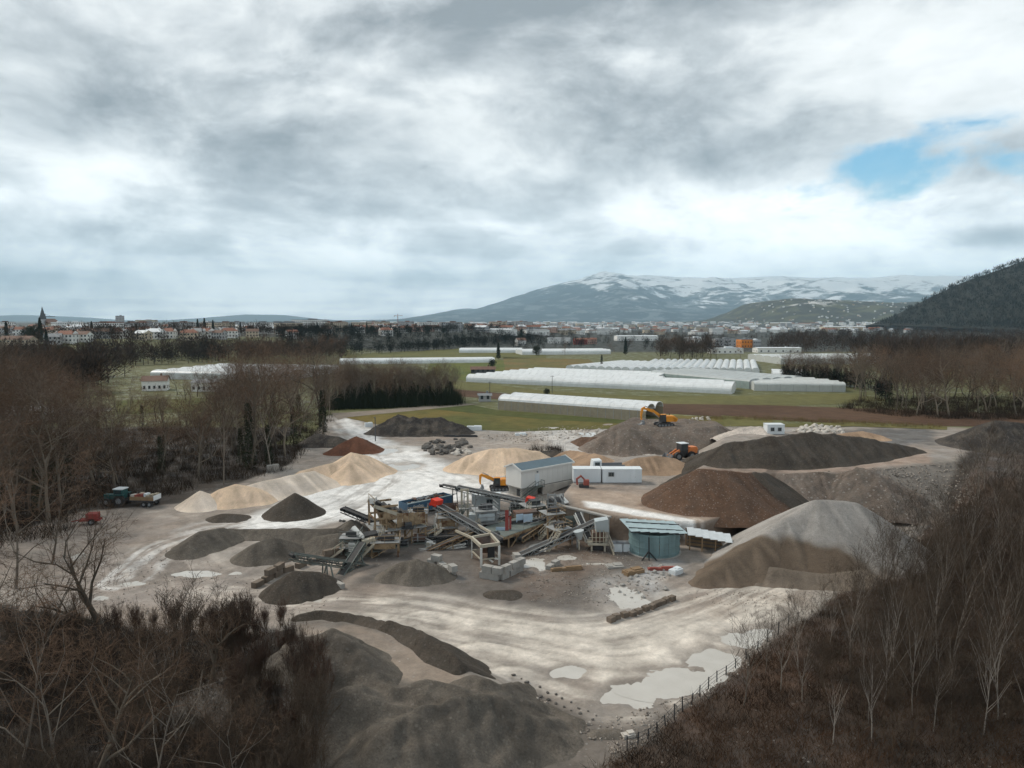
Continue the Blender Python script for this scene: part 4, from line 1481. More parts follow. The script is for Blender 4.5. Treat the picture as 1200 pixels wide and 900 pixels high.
tree_mat('bark', (.040, .033, .026), (.27, .225, .175))
tree_mat('pale_bark', (.105, .088, .070), (.20, .170, .140))
tree_mat('twig', (.080, .056, .039), (.215, .135, .090))
tree_mat('twig_grey', (.11, .088, .068), (.22, .175, .138))
tree_mat('twig_red', (.095, .055, .040), (.055, .040, .030))
tree_mat('twig_dark', (.050, .037, .028), (.110, .082, .060))
tree_mat('birch_bark', (.34, .30, .26), (.15, .125, .10))
tree_mat('dry_stem', (.12, .08, .05), (.06, .046, .034))
tree_mat('ivy_leaf', (.018, .026, .012), (.030, .036, .016))
tree_mat('evergreen', (.012, .024, .018), (.028, .036, .022))


class Segs:
    def __init__(self):
        self.a = [[], [], [], []]

    def add(self, p, q, r0, r1):
        A = self.a
        A[0].append(p)
        A[1].append(q)
        A[2].append(r0)
        A[3].append(r1)

    def arr(self):
        return [np.array(x, float) for x in self.a]


def segs_geo(P, Q, R0, R1, k):
    """prisms of k sides for every segment -> V, F(quads)"""
    n = len(P)
    D = Q - P
    D /= np.linalg.norm(D, axis=1, keepdims=True) + 1e-9
    U = np.where(np.abs(D[:, 2:3]) < .9, np.array([[0, 0, 1.0]]), np.array([[1.0, 0, 0]]))
    S = np.cross(D, U)
    S /= np.linalg.norm(S, axis=1, keepdims=True) + 1e-9
    T = np.cross(D, S)
    V = np.zeros((n, 2 * k, 3))
    for j in range(k):
        a = 2 * math.pi * j / k
        o = S * math.cos(a) + T * math.sin(a)
        V[:, j] = P + o * R0[:, None]
        V[:, k + j] = Q + o * R1[:, None]
    base = (np.arange(n) * 2 * k)[:, None, None]
    f = np.array([[j, (j + 1) % k, k + (j + 1) % k, k + j] for j in range(k)])[None]
    return V.reshape(-1, 3), (base + f).reshape(-1, 4)


def tri_geo(P, Q, W, rs):
    """one slim triangle for every twig"""
    n = len(P)
    D = Q - P
    r = rs.randn(n, 3)
    S = np.cross(D, r)
    S /= np.linalg.norm(S, axis=1, keepdims=True) + 1e-9
    V = np.stack([P - S * W[:, None], P + S * W[:, None], Q], 1).reshape(-1, 3)
    return V, np.arange(3 * n).reshape(-1, 3)


def quads_mesh(name, V, F4, V3=None, F3=None):
    me = bpy.data.meshes.new(name)
    if V3 is not None and len(V3):
        F3 = F3 + len(V)
        V = np.concatenate([V, V3])
        loops = np.concatenate([F4.ravel(), F3.ravel()])
        tot = np.concatenate([np.full(len(F4), 4), np.full(len(F3), 3)])
    else:
        loops, tot = F4.ravel(), np.full(len(F4), 4)
    me.vertices.add(len(V))
    me.vertices.foreach_set('co', V.astype(np.float32).ravel())
    me.loops.add(len(loops))
    me.loops.foreach_set('vertex_index', loops.astype(np.int32))
    me.polygons.add(len(tot))
    me.polygons.foreach_set('loop_start', np.concatenate([[0], np.cumsum(tot)[:-1]]).astype(np.int32))
    me.polygons.foreach_set('loop_total', tot.astype(np.int32))
    me.update(calc_edges=True)
    return me


def grow_tree(seed, h, r, fork=.35, limbs=8, spread=.55, sub=(6, 5, 7), twig=.9, tw=.016, wob=.12, stems=1, lean=0.0, up=.35):
    """returns (trunk mesh, crown mesh) of a bare tree of height h"""
    R = random.Random(seed)
    big, mid, twg = Segs(), Segs(), Segs()

    def rv(s):
        return np.array([R.gauss(0, s), R.gauss(0, s), R.gauss(0, s)])

    def branch(p, d, L, r0, lvl):
        n = max(2, 4 - lvl) if lvl < 3 else 2
        pts, dirs = [p], [d]
        for i in range(n):
            d = d + rv(wob * (1 + .3 * lvl)) + np.array([0, 0, up * .25])
            d = d / np.linalg.norm(d)
            q = p + d * (L / n)
            k_ = .93 if lvl == 0 else .75
            a, b = r0 * (1 - k_ * i / n), r0 * (1 - k_ * (i + 1) / n)
            (big if lvl <= 1 else mid).add(p, q, a, b)
            p = q
            pts.append(p)
            dirs.append(d)
        if lvl >= 3:
            k = sub[2]
            for j in range(k):
                t = R.uniform(.15, 1)
                i = min(int(t * n), n - 1)
                o = pts[i] + (pts[i + 1] - pts[i]) * (t * n - i)
                dd = dirs[i] + rv(.55)
                dd /= np.linalg.norm(dd)
                twg.add(o, o + dd * twig * R.uniform(.5, 1.25), tw, 0)
            return
        k = (limbs if lvl == 0 else sub[lvl - 1])
        lo = fork if lvl == 0 else .25
        for j in range(k):
            t = lo + (1 - lo) * (j + R.random()) / k
            i = min(int(t * n), n - 1)
            o = pts[i] + (pts[i + 1] - pts[i]) * (t * n - i)
            s = rv(1.0)
            s -= dirs[i] * s.dot(dirs[i])
            s /= np.linalg.norm(s) + 1e-9
            dd = dirs[i] * (1 - spread * .45) + s * spread * (1 + .25 * lvl) + np.array([0, 0, up])
            dd /= np.linalg.norm(dd)
            ll = L * ((.62 - .30 * (t - lo)) if lvl == 0 else R.uniform(.38, .6))
            branch(o, dd, ll, max(r0 * (1 - .75 * t) * R.uniform(.5, .7), .012), lvl + 1)

    for s in range(stems):
        d = np.array([R.gauss(0, .04 if stems == 1 else .28) + lean, R.gauss(0, .04 if stems == 1 else .28), 1.0])
        branch(np.array([R.uniform(-.3, .3) * (stems > 1), R.uniform(-.3, .3) * (stems > 1), -.5]), d / np.linalg.norm(d), h * (.80 if stems == 1 else R.uniform(.5, .85)), r, 0)
    rs = np.random.RandomState(seed)
    P, Q, A, B = big.arr()
    V, Fq = segs_geo(P, Q, A, B, 6)
    trunk = quads_mesh('trunk', V, Fq)
    trunk.polygons.foreach_set('use_smooth', np.ones(len(trunk.polygons), bool))
    P, Q, A, B = mid.arr()
    V, Fq = segs_geo(P, Q, A, B, 3)
    P, Q, A, B = twg.arr()
    V3, F3 = tri_geo(P, Q, A, rs)
    crown = quads_mesh('crown', V, Fq, V3, F3)
    return trunk, crown


def leaf_cloud(name, seed, n, shape, size, flat=1.0):
    """n small leaf faces at points given by shape(rs) -> V"""
    rs = np.random.RandomState(seed)
    P = shape(rs, n)
    u = rs.randn(n, 3)
    u /= np.linalg.norm(u, axis=1, keepdims=True)
    w = np.cross(u, rs.randn(n, 3))
    w /= np.linalg.norm(w, axis=1, keepdims=True) + 1e-9
    sz = size * rs.uniform(.5, 1.3, (n, 1))
    u[:, 2] *= flat
    V = np.stack([P - u * sz, P + w * sz * .7, P + u * sz], 1).reshape(-1, 3)
    return np_mesh(name, V, np.arange(3 * n).reshape(-1, 3))


TREES = {}


def proto(key, n, twigm, barkm, **kw):
    L = []
    for i in range(n):
        t, c = grow_tree(hash(key) % 1000 if False else sum(map(ord, key)) * 7 + i, **kw)
        t.materials.append(M[barkm])
        c.materials.append(M[twigm])
        L.append((t, c))
    TREES[key] = L


proto('tall', 6, 'twig', 'bark', h=21, r=.30, fork=.26, limbs=11, spread=.72, sub=(7, 5, 6), twig=1.1, tw=.016, up=.16, wob=.16)
proto('tallgrey', 3, 'twig_grey', 'bark', h=20, r=.27, fork=.32, limbs=10, spread=.6, sub=(7, 5, 6), twig=1.05, tw=.016, up=.25, wob=.15)
proto('slender', 6, 'twig_dark', 'birch_bark', h=10, r=.075, fork=.30, limbs=13, spread=.5, sub=(4, 3, 4), twig=.55, tw=.006, up=.38, wob=.06)
proto('sapling', 4, 'twig_dark', 'dry_stem', h=7, r=.045, fork=.15, limbs=11, spread=.55, sub=(4, 3, 5), twig=.5, tw=.008, up=.32)
proto('shrub', 5, 'twig_dark', 'dry_stem', h=5.0, r=.035, fork=.15, limbs=5, spread=.4, sub=(4, 3, 4), twig=.5, tw=.008, stems=9, up=.4)
proto('redshrub', 3, 'twig_red', 'dry_stem', h=5.0, r=.03, fork=.15, limbs=5, spread=.25, sub=(3, 3, 4), twig=.55, tw=.009, stems=14, up=.6)
proto('gnarled', 3, 'twig', 'bark', h=12, r=.36, fork=.30, limbs=8, spread=.62, sub=(6, 5, 7), twig=.6, tw=.008, wob=.17, up=.28)
proto('branchy', 4, 'twig', 'pale_bark', h=13, r=.125, fork=.2, limbs=9, spread=.7, sub=(6, 5, 7), twig=.7, tw=.008, wob=.15, up=.12)


def put_tree(key, q, sc, rz, label, group=None, name='bare_tree', cat='tree', var=None, ivy=None, tilt=0.0, dz=0.0):
    L = TREES[key]
    t, c = L[rnd.randrange(len(L)) if var is None else var % len(L)]
    e = empty(name, (q.x, q.y, gmesh(q.x, q.y) + dz), rz)
    e.scale = (sc, sc, sc * rnd.uniform(.92, 1.08))
    e.rotation_euler = (tilt, rnd.uniform(-.03, .03), rz)
    link('trunk', t, None, e)
    link('crown', c, None, e)
    if ivy:
        link('ivy', ivy, None, e)
    tag(e, label, cat, group)
    return e


def ivy_shape(rs, n):
    z = rs.rand(n) ** .8 * 11.5
    a = rs.rand(n) * 6.283
    r = (.5 + .9 * rs.rand(n)) * (1.15 - z / 15)
    return np.stack([r * np.cos(a), r * np.sin(a), z], 1)


IVY = [leaf_cloud('ivy', 40 + i, 1500, ivy_shape, .22) for i in range(2)]
for m_ in IVY:
    m_.materials.append(M['ivy_leaf'])


def px_scatter(n, poly, mind, seed, tries=6000):
    """ground points whose pixels lie in a photo polygon, at least mind metres apart"""
    R = np.random.RandomState(seed)
    P = np.array(poly, float)
    lo, hi = P.min(0), P.max(0)
    pp = lo + (hi - lo) * R.rand(tries, 2)
    pp = pp[poly_dist(pp[:, 0], pp[:, 1], poly) < 0]
    Q = hits(pp)
    kept = np.zeros((0, 2))
    out = []
    for q in Q:
        if len(kept) and (((kept - q[:2]) ** 2).sum(1) < mind * mind).any():
            continue
        kept = np.vstack([kept, q[:2]])
        out.append(Vector(q))
        if len(out) >= n:
            break
    return out


GL = 'bare trees of the wood left of the quarry'
for q in px_scatter(112, [(-70, 650), (60, 628), (100, 590), (205, 568), (330, 545), (384, 508), (386, 486), (330, 470), (100, 490), (-70, 500)], 3.9, 1):
    k = rnd.choice(['tall', 'tall', 'tall', 'tallgrey'])
    u_ = float(pix(np.array(q.x), np.array(q.y), np.array(0.0))[0])
    f_ = float(np.interp(u_, [-60, 40, 100, 160, 250, 300, 390], [1.30, 1.20, 1.0, .90, .95, 1.18, 1.2]))
    if 120 < u_ < 292 and q.y > 140:
        f_ *= .72
    put_tree(k, q, f_ * rnd.uniform(.58, 1.04), rnd.uniform(0, 6.28), 'tall bare winter tree in the wood left of the quarry', GL, ivy=rnd.choice(IVY) if rnd.random() < .3 else None)
for q in px_scatter(42, [(250, 500), (384, 486), (400, 478), (420, 462), (330, 455), (200, 462)], 4.5, 9):
    u_ = float(pix(np.array(q.x), np.array(q.y), np.array(0.0))[0])
    put_tree('tall', q, rnd.uniform(.7, .95) * (.62 if u_ < 290 else 1.0), rnd.uniform(0, 6.28), 'bare tree at the far back of the left wood', 'back rows of the left wood')
GH = 'ivy-clad trees of the middle hedgerow'
for q in px_scatter(75, [(392, 478), (440, 476), (500, 475), (533, 472), (530, 466), (480, 467), (400, 466)], 2.1, 2):
    put_tree(rnd.choice(['tall', 'tallgrey']), q, rnd.uniform(.52, .72), rnd.uniform(0, 6.28), 'bare ivy-clad tree in the dark hedgerow behind the black heap', GH, name='ivy_clad_tree', ivy=rnd.choice(IVY))
GV = 'ivy-clad trees by the right greenhouse'
for k in range(24):
    q = hit(918 + k * 3.2 + rnd.uniform(-1, 1), 447 + rnd.uniform(-2, 2) + k * .25)
    put_tree(rnd.choice(['tall', 'tallgrey']), q, rnd.uniform(.6, .78), rnd.uniform(0, 6.28), 'dark ivy-clad tree in the row behind the right greenhouse', GV, name='ivy_clad_tree', ivy=IVY[k % 2])
GR = 'bare trees of the wood at the right edge'
for q in px_scatter(108, [(1005, 480), (1030, 484), (1100, 489), (1215, 491), (1290, 485), (1290, 448), (1100, 446), (1000, 455)], 3.4, 3):
    put_tree(rnd.choice(['tall', 'tall', 'tallgrey']), q, rnd.uniform(.7, .98), rnd.uniform(0, 6.28), 'bare reddish tree in the wood at the right edge', GR, ivy=rnd.choice(IVY) if rnd.random() < .15 else None)
for px, py, s in ((662, 417, .6), (775, 420, .85), (785, 420, .9), (796, 421, .95), (808, 419, .8), (822, 420, .8), (735, 411, .7), (829, 417, .7), (720, 413, .6), (868, 421, .6), (840, 421, .6)):
    put_tree('tall', hit(px, py), s, rnd.uniform(0, 6.28), 'bare tree in the loose clump beyond the greenhouses', 'bare trees beyond the greenhouses')
put_tree('slender', hit(262, 568), 2.1, .5, 'pale-barked tall birch at the front edge of the left wood', name='birch_tree', var=1)
put_tree('slender', hit(318, 548), 1.9, 1.5, 'pale forked tree at the right end of the left wood', name='birch_tree', var=2)
# big trees close to the camera, left edge
for k, (px, py, z, key, s, rz, lb) in enumerate((
        (-50, 700, 0, 'branchy', 1.9, .4, 'large dark tree at the left edge reaching over the wood'),
        (132, 762, 0, 'gnarled', 1.15, 1.2, 'gnarled mossy tree with forked crown in front of the tractor'),
        (40, 800, 0, 'branchy', 1.0, 2.2, 'pale twiggy tree left of the gnarled one'),
        (20, 905, 0, 'branchy', .95, .3, 'leaning tree with long pale boughs in the bottom left corner'),
        (110, 930, 0, 'gnarled', .85, 4.0, 'low spreading tree at the bottom left'),
        (215, 900, 0, 'branchy', .75, 5.2, 'bare tree with long pale twigs beside the red shrubs'),
        (250, 830, 0, 'gnarled', .62, 2.9, 'small crooked tree above the red shrubs'),
        (-20, 850, 0, 'branchy', 1.15, 1.9, 'wide pale-branched tree at the left edge of the foreground'),
        (70, 960, 0, 'branchy', 1.0, 3.4, 'pale-limbed tree rising from below the frame at the left'),
        (180, 990, 0, 'branchy', .95, 2.6, 'pale-limbed tree rising from below the frame nearer the heaps'),
        (160, 830, 0, 'branchy', .7, .9, 'small pale-branched tree below the gnarled one'),
        (280, 960, 0, 'branchy', .75, 4.4, 'twiggy tree in front of the red shrubs'),
        (-35, 775, 0, 'branchy', 1.55, 5.0, 'tall pale-limbed tree cut by the left edge'),
        (18, 690, 0, 'branchy', 1.3, 1.0, 'dark spreading tree at the left edge beside the yard'),
        (60, 660, 0, 'branchy', 1.2, 3.0, 'bare tree behind the red farm implement'))):
    q = at(px, py, 0)
    put_tree(key, q, s, rz, lb, var=k, tilt=0.0)
# shrubs of the left foreground
GS = 'brown shrubs of the left foreground'
for q in px_scatter(66, [(-60, 725), (60, 738), (150, 770), (240, 755), (330, 775), (372, 850), (360, 1010), (-60, 1010)], 1.7, 5):
    put_tree('shrub', q, rnd.choice([.35, .5, .7, .9, 1.25]) * rnd.uniform(.85, 1.15), rnd.uniform(0, 6.28), 'brown bare shrub in the thicket at the lower left', GS, name='bare_shrub', cat='shrub')
GQ = 'reddish shrubs along the sand heaps'
for q in px_scatter(17, [(250, 770), (345, 760), (385, 800), (385, 880), (350, 960), (290, 900), (270, 820)], 1.5, 6):
    put_tree('redshrub', q, rnd.uniform(.3, .95), rnd.uniform(0, 6.28), 'reddish upright shrub beside the front sand heaps', GQ, name='red_shrub', cat='shrub')
for q in px_scatter(16, [(190, 735), (300, 725), (345, 735), (300, 750), (120, 745)], 1.5, 7):
    put_tree('redshrub', q, rnd.uniform(.4, .7), rnd.uniform(0, 6.28), 'low reddish shrub along the muddy yard at the left', 'low reddish shrubs by the yard', name='red_shrub', cat='shrub')
# right slope
GB = 'pale young birches on the right slope'
for q in px_scatter(95, [(880, 790), (960, 730), (1050, 670), (1110, 610), (1150, 570), (1260, 600), (1260, 860), (1000, 880), (860, 850)], 2.2, 8):
    put_tree('slender', q, rnd.uniform(.55, .95) * float(np.interp(q.x, [25, 50, 70], [.85, 1.05, 1.2])), rnd.uniform(0, 6.28), 'slender pale birch on the bracken slope at the right', GB, name='birch_tree')
GP = 'brown saplings on the right slope'
for q in px_scatter(115, [(960, 735), (1070, 665), (1130, 620), (1170, 575), (1280, 570), (1280, 900), (1040, 900), (930, 800)], 1.6, 10):
    put_tree('sapling', q, rnd.uniform(.6, 1.1) * float(np.interp(q.x, [25, 50, 70], [.75, .95, 1.15])), rnd.uniform(0, 6.28), 'brown leafless sapling on the slope at the right', GP, name='bare_sapling', cat='sapling')
GT = 'brown shrubs of the right slope'
for q in px_scatter(60, [(1000, 720), (1080, 668), (1140, 610), (1200, 575), (1290, 590), (1290, 860), (1060, 860), (960, 790)], 2.0, 11):
    put_tree('shrub', q, rnd.uniform(.5, .85), rnd.uniform(0, 6.28), 'dark brown shrub among the saplings at the right', GT, name='bare_shrub', cat='shrub')

# ------------------------------------------------------------------ ground cover: what nobody could count
def blades(name, label, pts, hmin, hmax, per, spread, w, mat, seed, lean=.5, cat='undergrowth'):
    rs = np.random.RandomState(seed)
    B = np.array([(p.x, p.y, gmesh(p.x, p.y)) for p in pts])
    n = len(B) * per
    base = np.repeat(B, per, 0)
    off = rs.randn(n, 2) * spread
    base[:, :2] += off
    base[:, 2] += -.05
    sc = np.repeat(rs.uniform(.5, 1.2, len(B)), per)
    hgt = rs.uniform(hmin, hmax, n) * sc
    d = rs.randn(n, 2) * lean
    top = base + np.stack([d[:, 0] * hgt, d[:, 1] * hgt, hgt], 1)
    V, Fc = tri_geo(base, top, np.full(n, w) * rs.uniform(.6, 1.4, n), rs)
    me = np_mesh(name, V, Fc)
    o = link(name, me, M[mat])
    tag(o, label, cat, kind='stuff')
    return o


def var_mat(name, cols, scale):
    m = bpy.data.materials.new(name)
    m.use_nodes = True
    N = NT(m.node_tree)
    out = N.new('ShaderNodeOutputMaterial')
    b = N.new('ShaderNodeBsdfPrincipled')
    N.l.new(b.outputs[0], out.inputs[0])
    g = N.new('ShaderNodeNewGeometry')
    ri = g.outputs['Random Per Island']
    tc = N.new('ShaderNodeTexCoord')
    n = N.noise(tc.outputs['Object'], scale, 3, .6)
    v = N.math('ADD', N.math('MULTIPLY', ri, .45), N.math('MULTIPLY', N.smooth(n, .3, .7), .55))
    N.put(b.inputs['Base Color'], N.ramp(v, [(i / (len(cols) - 1), (*c, 1)) for i, c in enumerate(cols)]))
    b.inputs['Roughness'].default_value = .95
    b.inputs['Specular IOR Level'].default_value = .05
    M[name] = m


var_mat('bracken', [(.018, .014, .011), (.042, .028, .019), (.095, .055, .034), (.055, .042, .030)], .16)
var_mat('brush', [(.014, .011, .009), (.034, .025, .018), (.060, .041, .029), (.042, .035, .026)], .12)
var_mat('dry_grass', [(.08, .06, .03), (.20, .15, .07), (.14, .12, .05)], .2)
var_mat('wood_brown', [(.018, .015, .012), (.038, .028, .021), (.075, .048, .035), (.050, .040, .030)], .02)
var_mat('wood_dark', [(.006, .010, .008), (.014, .017, .014), (.032, .027, .021)], .02)

blades('bracken', 'rust-brown dead bracken covering the right slope', px_scatter(1250, [(700, 905), (760, 868), (830, 822), (900, 762), (960, 716), (1065, 648), (1100, 620), (1290, 640), (1290, 1000), (690, 1000)], .75, 21, 30000), .35, .95, 70, .55, .018, 'bracken', 1, .55, 'bracken')
blades('undergrowth', 'dark tangled brush on the floor of the left foreground', px_scatter(900, [(-80, 728), (120, 728), (330, 752), (345, 850), (335, 1020), (-80, 1020)], .8, 22, 20000), .3, 1.4, 60, .7, .014, 'brush', 2, .45)
blades('undergrowth', 'dark brush under the trees of the left wood', px_scatter(700, [(-80, 655), (60, 632), (98, 602), (208, 580), (335, 550), (388, 500), (388, 486), (330, 480), (100, 510), (-80, 540)], 1.3, 23, 16000), .8, 3.2, 60, .9, .03, 'brush', 3, .35)
blades('undergrowth', 'dark brush along the foot of the right wood', px_scatter(500, [(985, 480), (1030, 487), (1100, 491), (1290, 494), (1290, 465), (1000, 468)], 1.3, 24, 12000), .8, 3.4, 55, 1.0, .035, 'brush', 4, .35)
blades('undergrowth', 'brown brush on the embankment side at the right edge', px_scatter(500, [(1075, 655), (1125, 605), (1160, 560), (1290, 550), (1290, 700), (1100, 720)], .9, 25, 12000), .4, 1.6, 60, .6, .018, 'brush', 5, .4)
blades('undergrowth', 'dark brush under the middle hedgerow', px_scatter(330, [(388, 481), (540, 475), (535, 466), (392, 468)], .9, 26, 9000), 1.5, 7.0, 70, 1.2, .045, 'ivy_leaf', 6, .2)
blades('dry_scrub', 'dry brown scrub along the edge of the ploughed field', px_scatter(170, [(810, 492), (905, 494), (1100, 503), (1100, 499), (905, 489), (820, 488)], 1.0, 27, 6000), .4, 1.4, 40, .6, .025, 'dry_grass', 7, .35, 'scrub')
blades('dry_scrub', 'dry stems growing on the waste mound above the white shed', px_scatter(26, [(616, 533), (660, 533), (655, 526), (622, 526)], .7, 28, 3000), .8, 2.6, 36, .5, .03, 'brush', 8, .2, 'scrub')


def wood(name, label, poly, n, hmin, hmax, mat, seed, tris=80, wd=.22, mind=4.0):
    rs = np.random.RandomState(seed)
    P = np.array(poly, float)
    lo, hi = P.min(0), P.max(0)
    pp = lo + (hi - lo) * rs.rand(n * 6, 2)
    pp = pp[poly_dist(pp[:, 0], pp[:, 1], poly) < 0][:n]
    pts = hits(pp)
    n = len(pts)
    h = rs.uniform(hmin, hmax, n)
    H_ = np.repeat(h, tris)
    base = np.repeat(pts, tris, 0)
    m = n * tris
    u = rs.randn(m, 3)
    u /= np.linalg.norm(u, axis=1, keepdims=True)
    u *= rs.rand(m, 1) ** (1 / 2.2)
    c = base + np.stack([u[:, 0] * .30 * H_, u[:, 1] * .30 * H_, .56 * H_ + u[:, 2] * .46 * H_], 1)
    out = u * np.array([1, 1, .6]) + np.array([0, 0, .7]) + rs.randn(m, 3) * .3
    out /= np.linalg.norm(out, axis=1, keepdims=True)
    V, Fc = tri_geo(c, c + out * (H_ * rs.uniform(.12, .28, m))[:, None], wd * H_ / 12 * rs.uniform(.6, 1.4, m), rs)
    tr = n
    V2, F2 = tri_geo(pts - np.array([0, 0, 1.0]), pts + np.stack([0 * h, 0 * h, .8 * h], 1), h * .02, rs)
    me = np_mesh(name, np.concatenate([V, V2]), np.concatenate([Fc, F2 + len(V)]))
    o = link(name, me, M[mat])
    tag(o, label, 'woodland', kind='stuff')


wood('woodland', 'dark leafless wood on the slope below the left town', [(-40, 440), (60, 425), (170, 424), (290, 425), (400, 424), (410, 402), (300, 400), (150, 402), (90, 408), (-40, 418)], 620, 9, 15, 'wood_brown', 31)
wood('woodland', 'dark evergreen wood below the town in the middle', [(320, 405), (420, 404), (560, 404), (620, 402), (640, 394), (560, 391), (420, 394), (330, 395)], 760, 7, 12, 'wood_dark', 32, 70)
wood('woodland', 'scattered trees through the valley beyond the greenhouses', [(560, 400), (700, 398), (900, 400), (1000, 398), (1000, 384), (560, 384)], 430, 6, 12, 'wood_brown', 33, 60)
wood('woodland', 'brown leafless wood in front of the wooded hill', [(900, 412), (1000, 414), (1230, 420), (1230, 388), (1100, 386), (920, 392)], 800, 9, 16, 'wood_brown', 34)
wood('woodland', 'trees between the houses of the left town', [(-20, 396), (340, 394), (340, 384), (-20, 384)], 110, 5, 9, 'wood_dark', 35, 60)
wood('woodland', 'brown trees behind the right wood', [(1000, 445), (1250, 448), (1250, 418), (1000, 424)], 160, 12, 20, 'wood_brown', 36, 160, .15)
wood('woodland', 'brown trees behind the left wood', [(-40, 470), (110, 466), (150, 440), (-40, 436)], 120, 12, 20, 'wood_brown', 37, 160, .15)
wood('woodland', 'trees between the houses of the middle town', [(340, 392), (640, 390), (640, 381), (340, 382)], 130, 5, 9, 'wood_dark', 38, 50)
wood('woodland', 'hazy trees of the far valley', [(480, 385), (1050, 385), (1050, 379), (480, 379)], 160, 7, 11, 'wood_brown', 39, 30, .4)

wood('woodland', 'dark clump of bare trees beyond the saw-tooth greenhouse', [(772, 421), (835, 421), (832, 412), (776, 412)], 46, 10, 18, 'wood_brown', 40, 150, .12)
wood('woodland', 'dark brush under the ivy trees by the right greenhouse', [(918, 450), (995, 455), (1040, 472), (1040, 458), (960, 446), (918, 445)], 90, 4, 9, 'wood_dark', 41, 110, .2)
wood('woodland', 'dark trees around the red sheds and warehouses', [(600, 412), (720, 409), (760, 412), (860, 412), (860, 402), (600, 402)], 90, 6, 12, 'wood_dark', 42, 110, .16)
# evergreens that stand out singly
def conifer_shape(rs, n):
    z = rs.rand(n) ** .8
    lay = np.floor(z * 9) / 9
    r = (1 - z) ** .7 * (.45 + .75 * (z - lay) * 4) * 2.6
    a = rs.rand(n) * 6.283
    q = rs.rand(n) ** .5
    return np.stack([r * q * np.cos(a), r * q * np.sin(a), .8 + z * 10.5], 1)


def round_shape(rs, n):
    u = rs.randn(n, 3)
    u /= np.linalg.norm(u, axis=1, keepdims=True)
    r = rs.rand(n, 1) ** .4 * (1 + .22 * np.sin(u[:, :1] * 5 + u[:, 2:] * 4))
    return u * r * np.array([3.6, 3.6, 3.9]) + np.array([0, 0, 4.6])


def cypress_shape(rs, n):
    z = rs.rand(n)
    r = np.sin(np.pi * np.clip(z * .9 + .08, 0, 1)) ** .6 * 1.0 * rs.rand(n) ** .5
    a = rs.rand(n) * 6.283
    return np.stack([r * np.cos(a), r * np.sin(a), z * 9 + .3], 1)


EG = {k: leaf_cloud('crown', 60 + i, n, f, s) for i, (k, f, n, s) in enumerate((('conifer', conifer_shape, 1600, .42), ('round', round_shape, 2600, .34), ('cypress', cypress_shape, 900, .3)))}
for m_ in EG.values():
    m_.materials.append(M['evergreen'])
_tb = MB().tube((0, 0, -1.5), (0, 0, 6), .28, .12, 7).mesh('trunk')
_tb.materials.append(M['bark'])


def evergreen(kind, q, s, label, group=None, name='conifer_tree', cat='tree'):
    e = empty(name, q, rnd.uniform(0, 6.28))
    e.scale = (s * rnd.uniform(.85, 1.15), s, s)
    link('trunk', _tb, None, e)
    link('crown', EG[kind], None, e)
    tag(e, label, cat, group)


evergreen('round', hit(629, 417), 1.15, 'round dark evergreen tree in front of the white tunnels', name='evergreen_tree')
evergreen('conifer', hit(584, 421), 1.15, 'broad dark conifer at the end of the long thin tunnel')
evergreen('conifer', hit(733, 416), 1.4, 'dark conifer left of the bare clump beyond the greenhouses')
evergreen('cypress', hit(705, 432), .95, 'thin black cypress in front of the slanting tunnels', name='cypress_tree')
evergreen('conifer', hit(611, 402), 1.6, 'dark conifer beside the white gabled house')
evergreen('round', hit(577, 431), .7, 'small dark bush behind the low hut', name='evergreen_bush', cat='bush')
evergreen('round', hit(641, 463), .35, 'small dark bush at the foot of the pole by the tunnels', name='evergreen_bush', cat='bush')
GC = 'dark conifers of the left town'
for px, py, s in [(8, 398, 1.3), (40, 402, 1.7), (48, 403, 1.7), (33, 400, 1.3), (108, 396, 1.3), (118, 395, 1.4), (130, 394, 1.2), (232, 393, 1.5), (240, 392, 1.6), (250, 393, 1.4), (160, 393, 1.1), (282, 391, 1.2),
                  (294, 392, 1.3), (75, 424, 1.5), (80, 423, 1.3), (55, 410, 1.3), (205, 392, 1.0), (350, 392, 1.2), (372, 391, 1.2), (430, 392, 1.2), (436, 393, 1.4), (480, 391, 1.0), (500, 391, 1.1), (520, 391, 1.0), (412, 391, 1.1)]:
    evergreen('conifer' if rnd.random() < .6 else 'round', hit(px, py), s, 'dark conifer among the houses of the left and middle town', GC)

# trees on the wooded hill: one mass
_wh = [o for o in COL.objects if o.name == 'wooded_hill'][0]
rs = np.random.RandomState(77)
pts = []
for k in range(5200):
    Y = rs.uniform(1380, 2300)
    px = rs.uniform(1020, 1330)
    x = (px - 600) / F * Y
    ok, loc, nrm, idx = _wh.ray_cast(Vector((x, Y, 2000)), Vector((0, 0, -1)))
    if ok and loc.z > 2:
        pts.append(loc[:])
pts = np.array(pts)
tr = 14
base = np.repeat(pts, tr, 0)
m_ = len(base)
hh = np.repeat(rs.uniform(8, 15, len(pts)), tr)
u = rs.randn(m_, 3)
u /= np.linalg.norm(u, axis=1, keepdims=True)
c_ = base + np.stack([u[:, 0] * .3 * hh, u[:, 1] * .3 * hh, .5 * hh + u[:, 2] * .4 * hh], 1)
V, Fc = tri_geo(c_, c_ + (u * .3 + np.array([0, 0, .35])) * hh[:, None], hh * .07, rs)
tag(link('woodland', np_mesh('woodland', V, Fc), M['wood_dark']), 'leafless forest covering the dark hill at the right', 'woodland', kind='stuff')
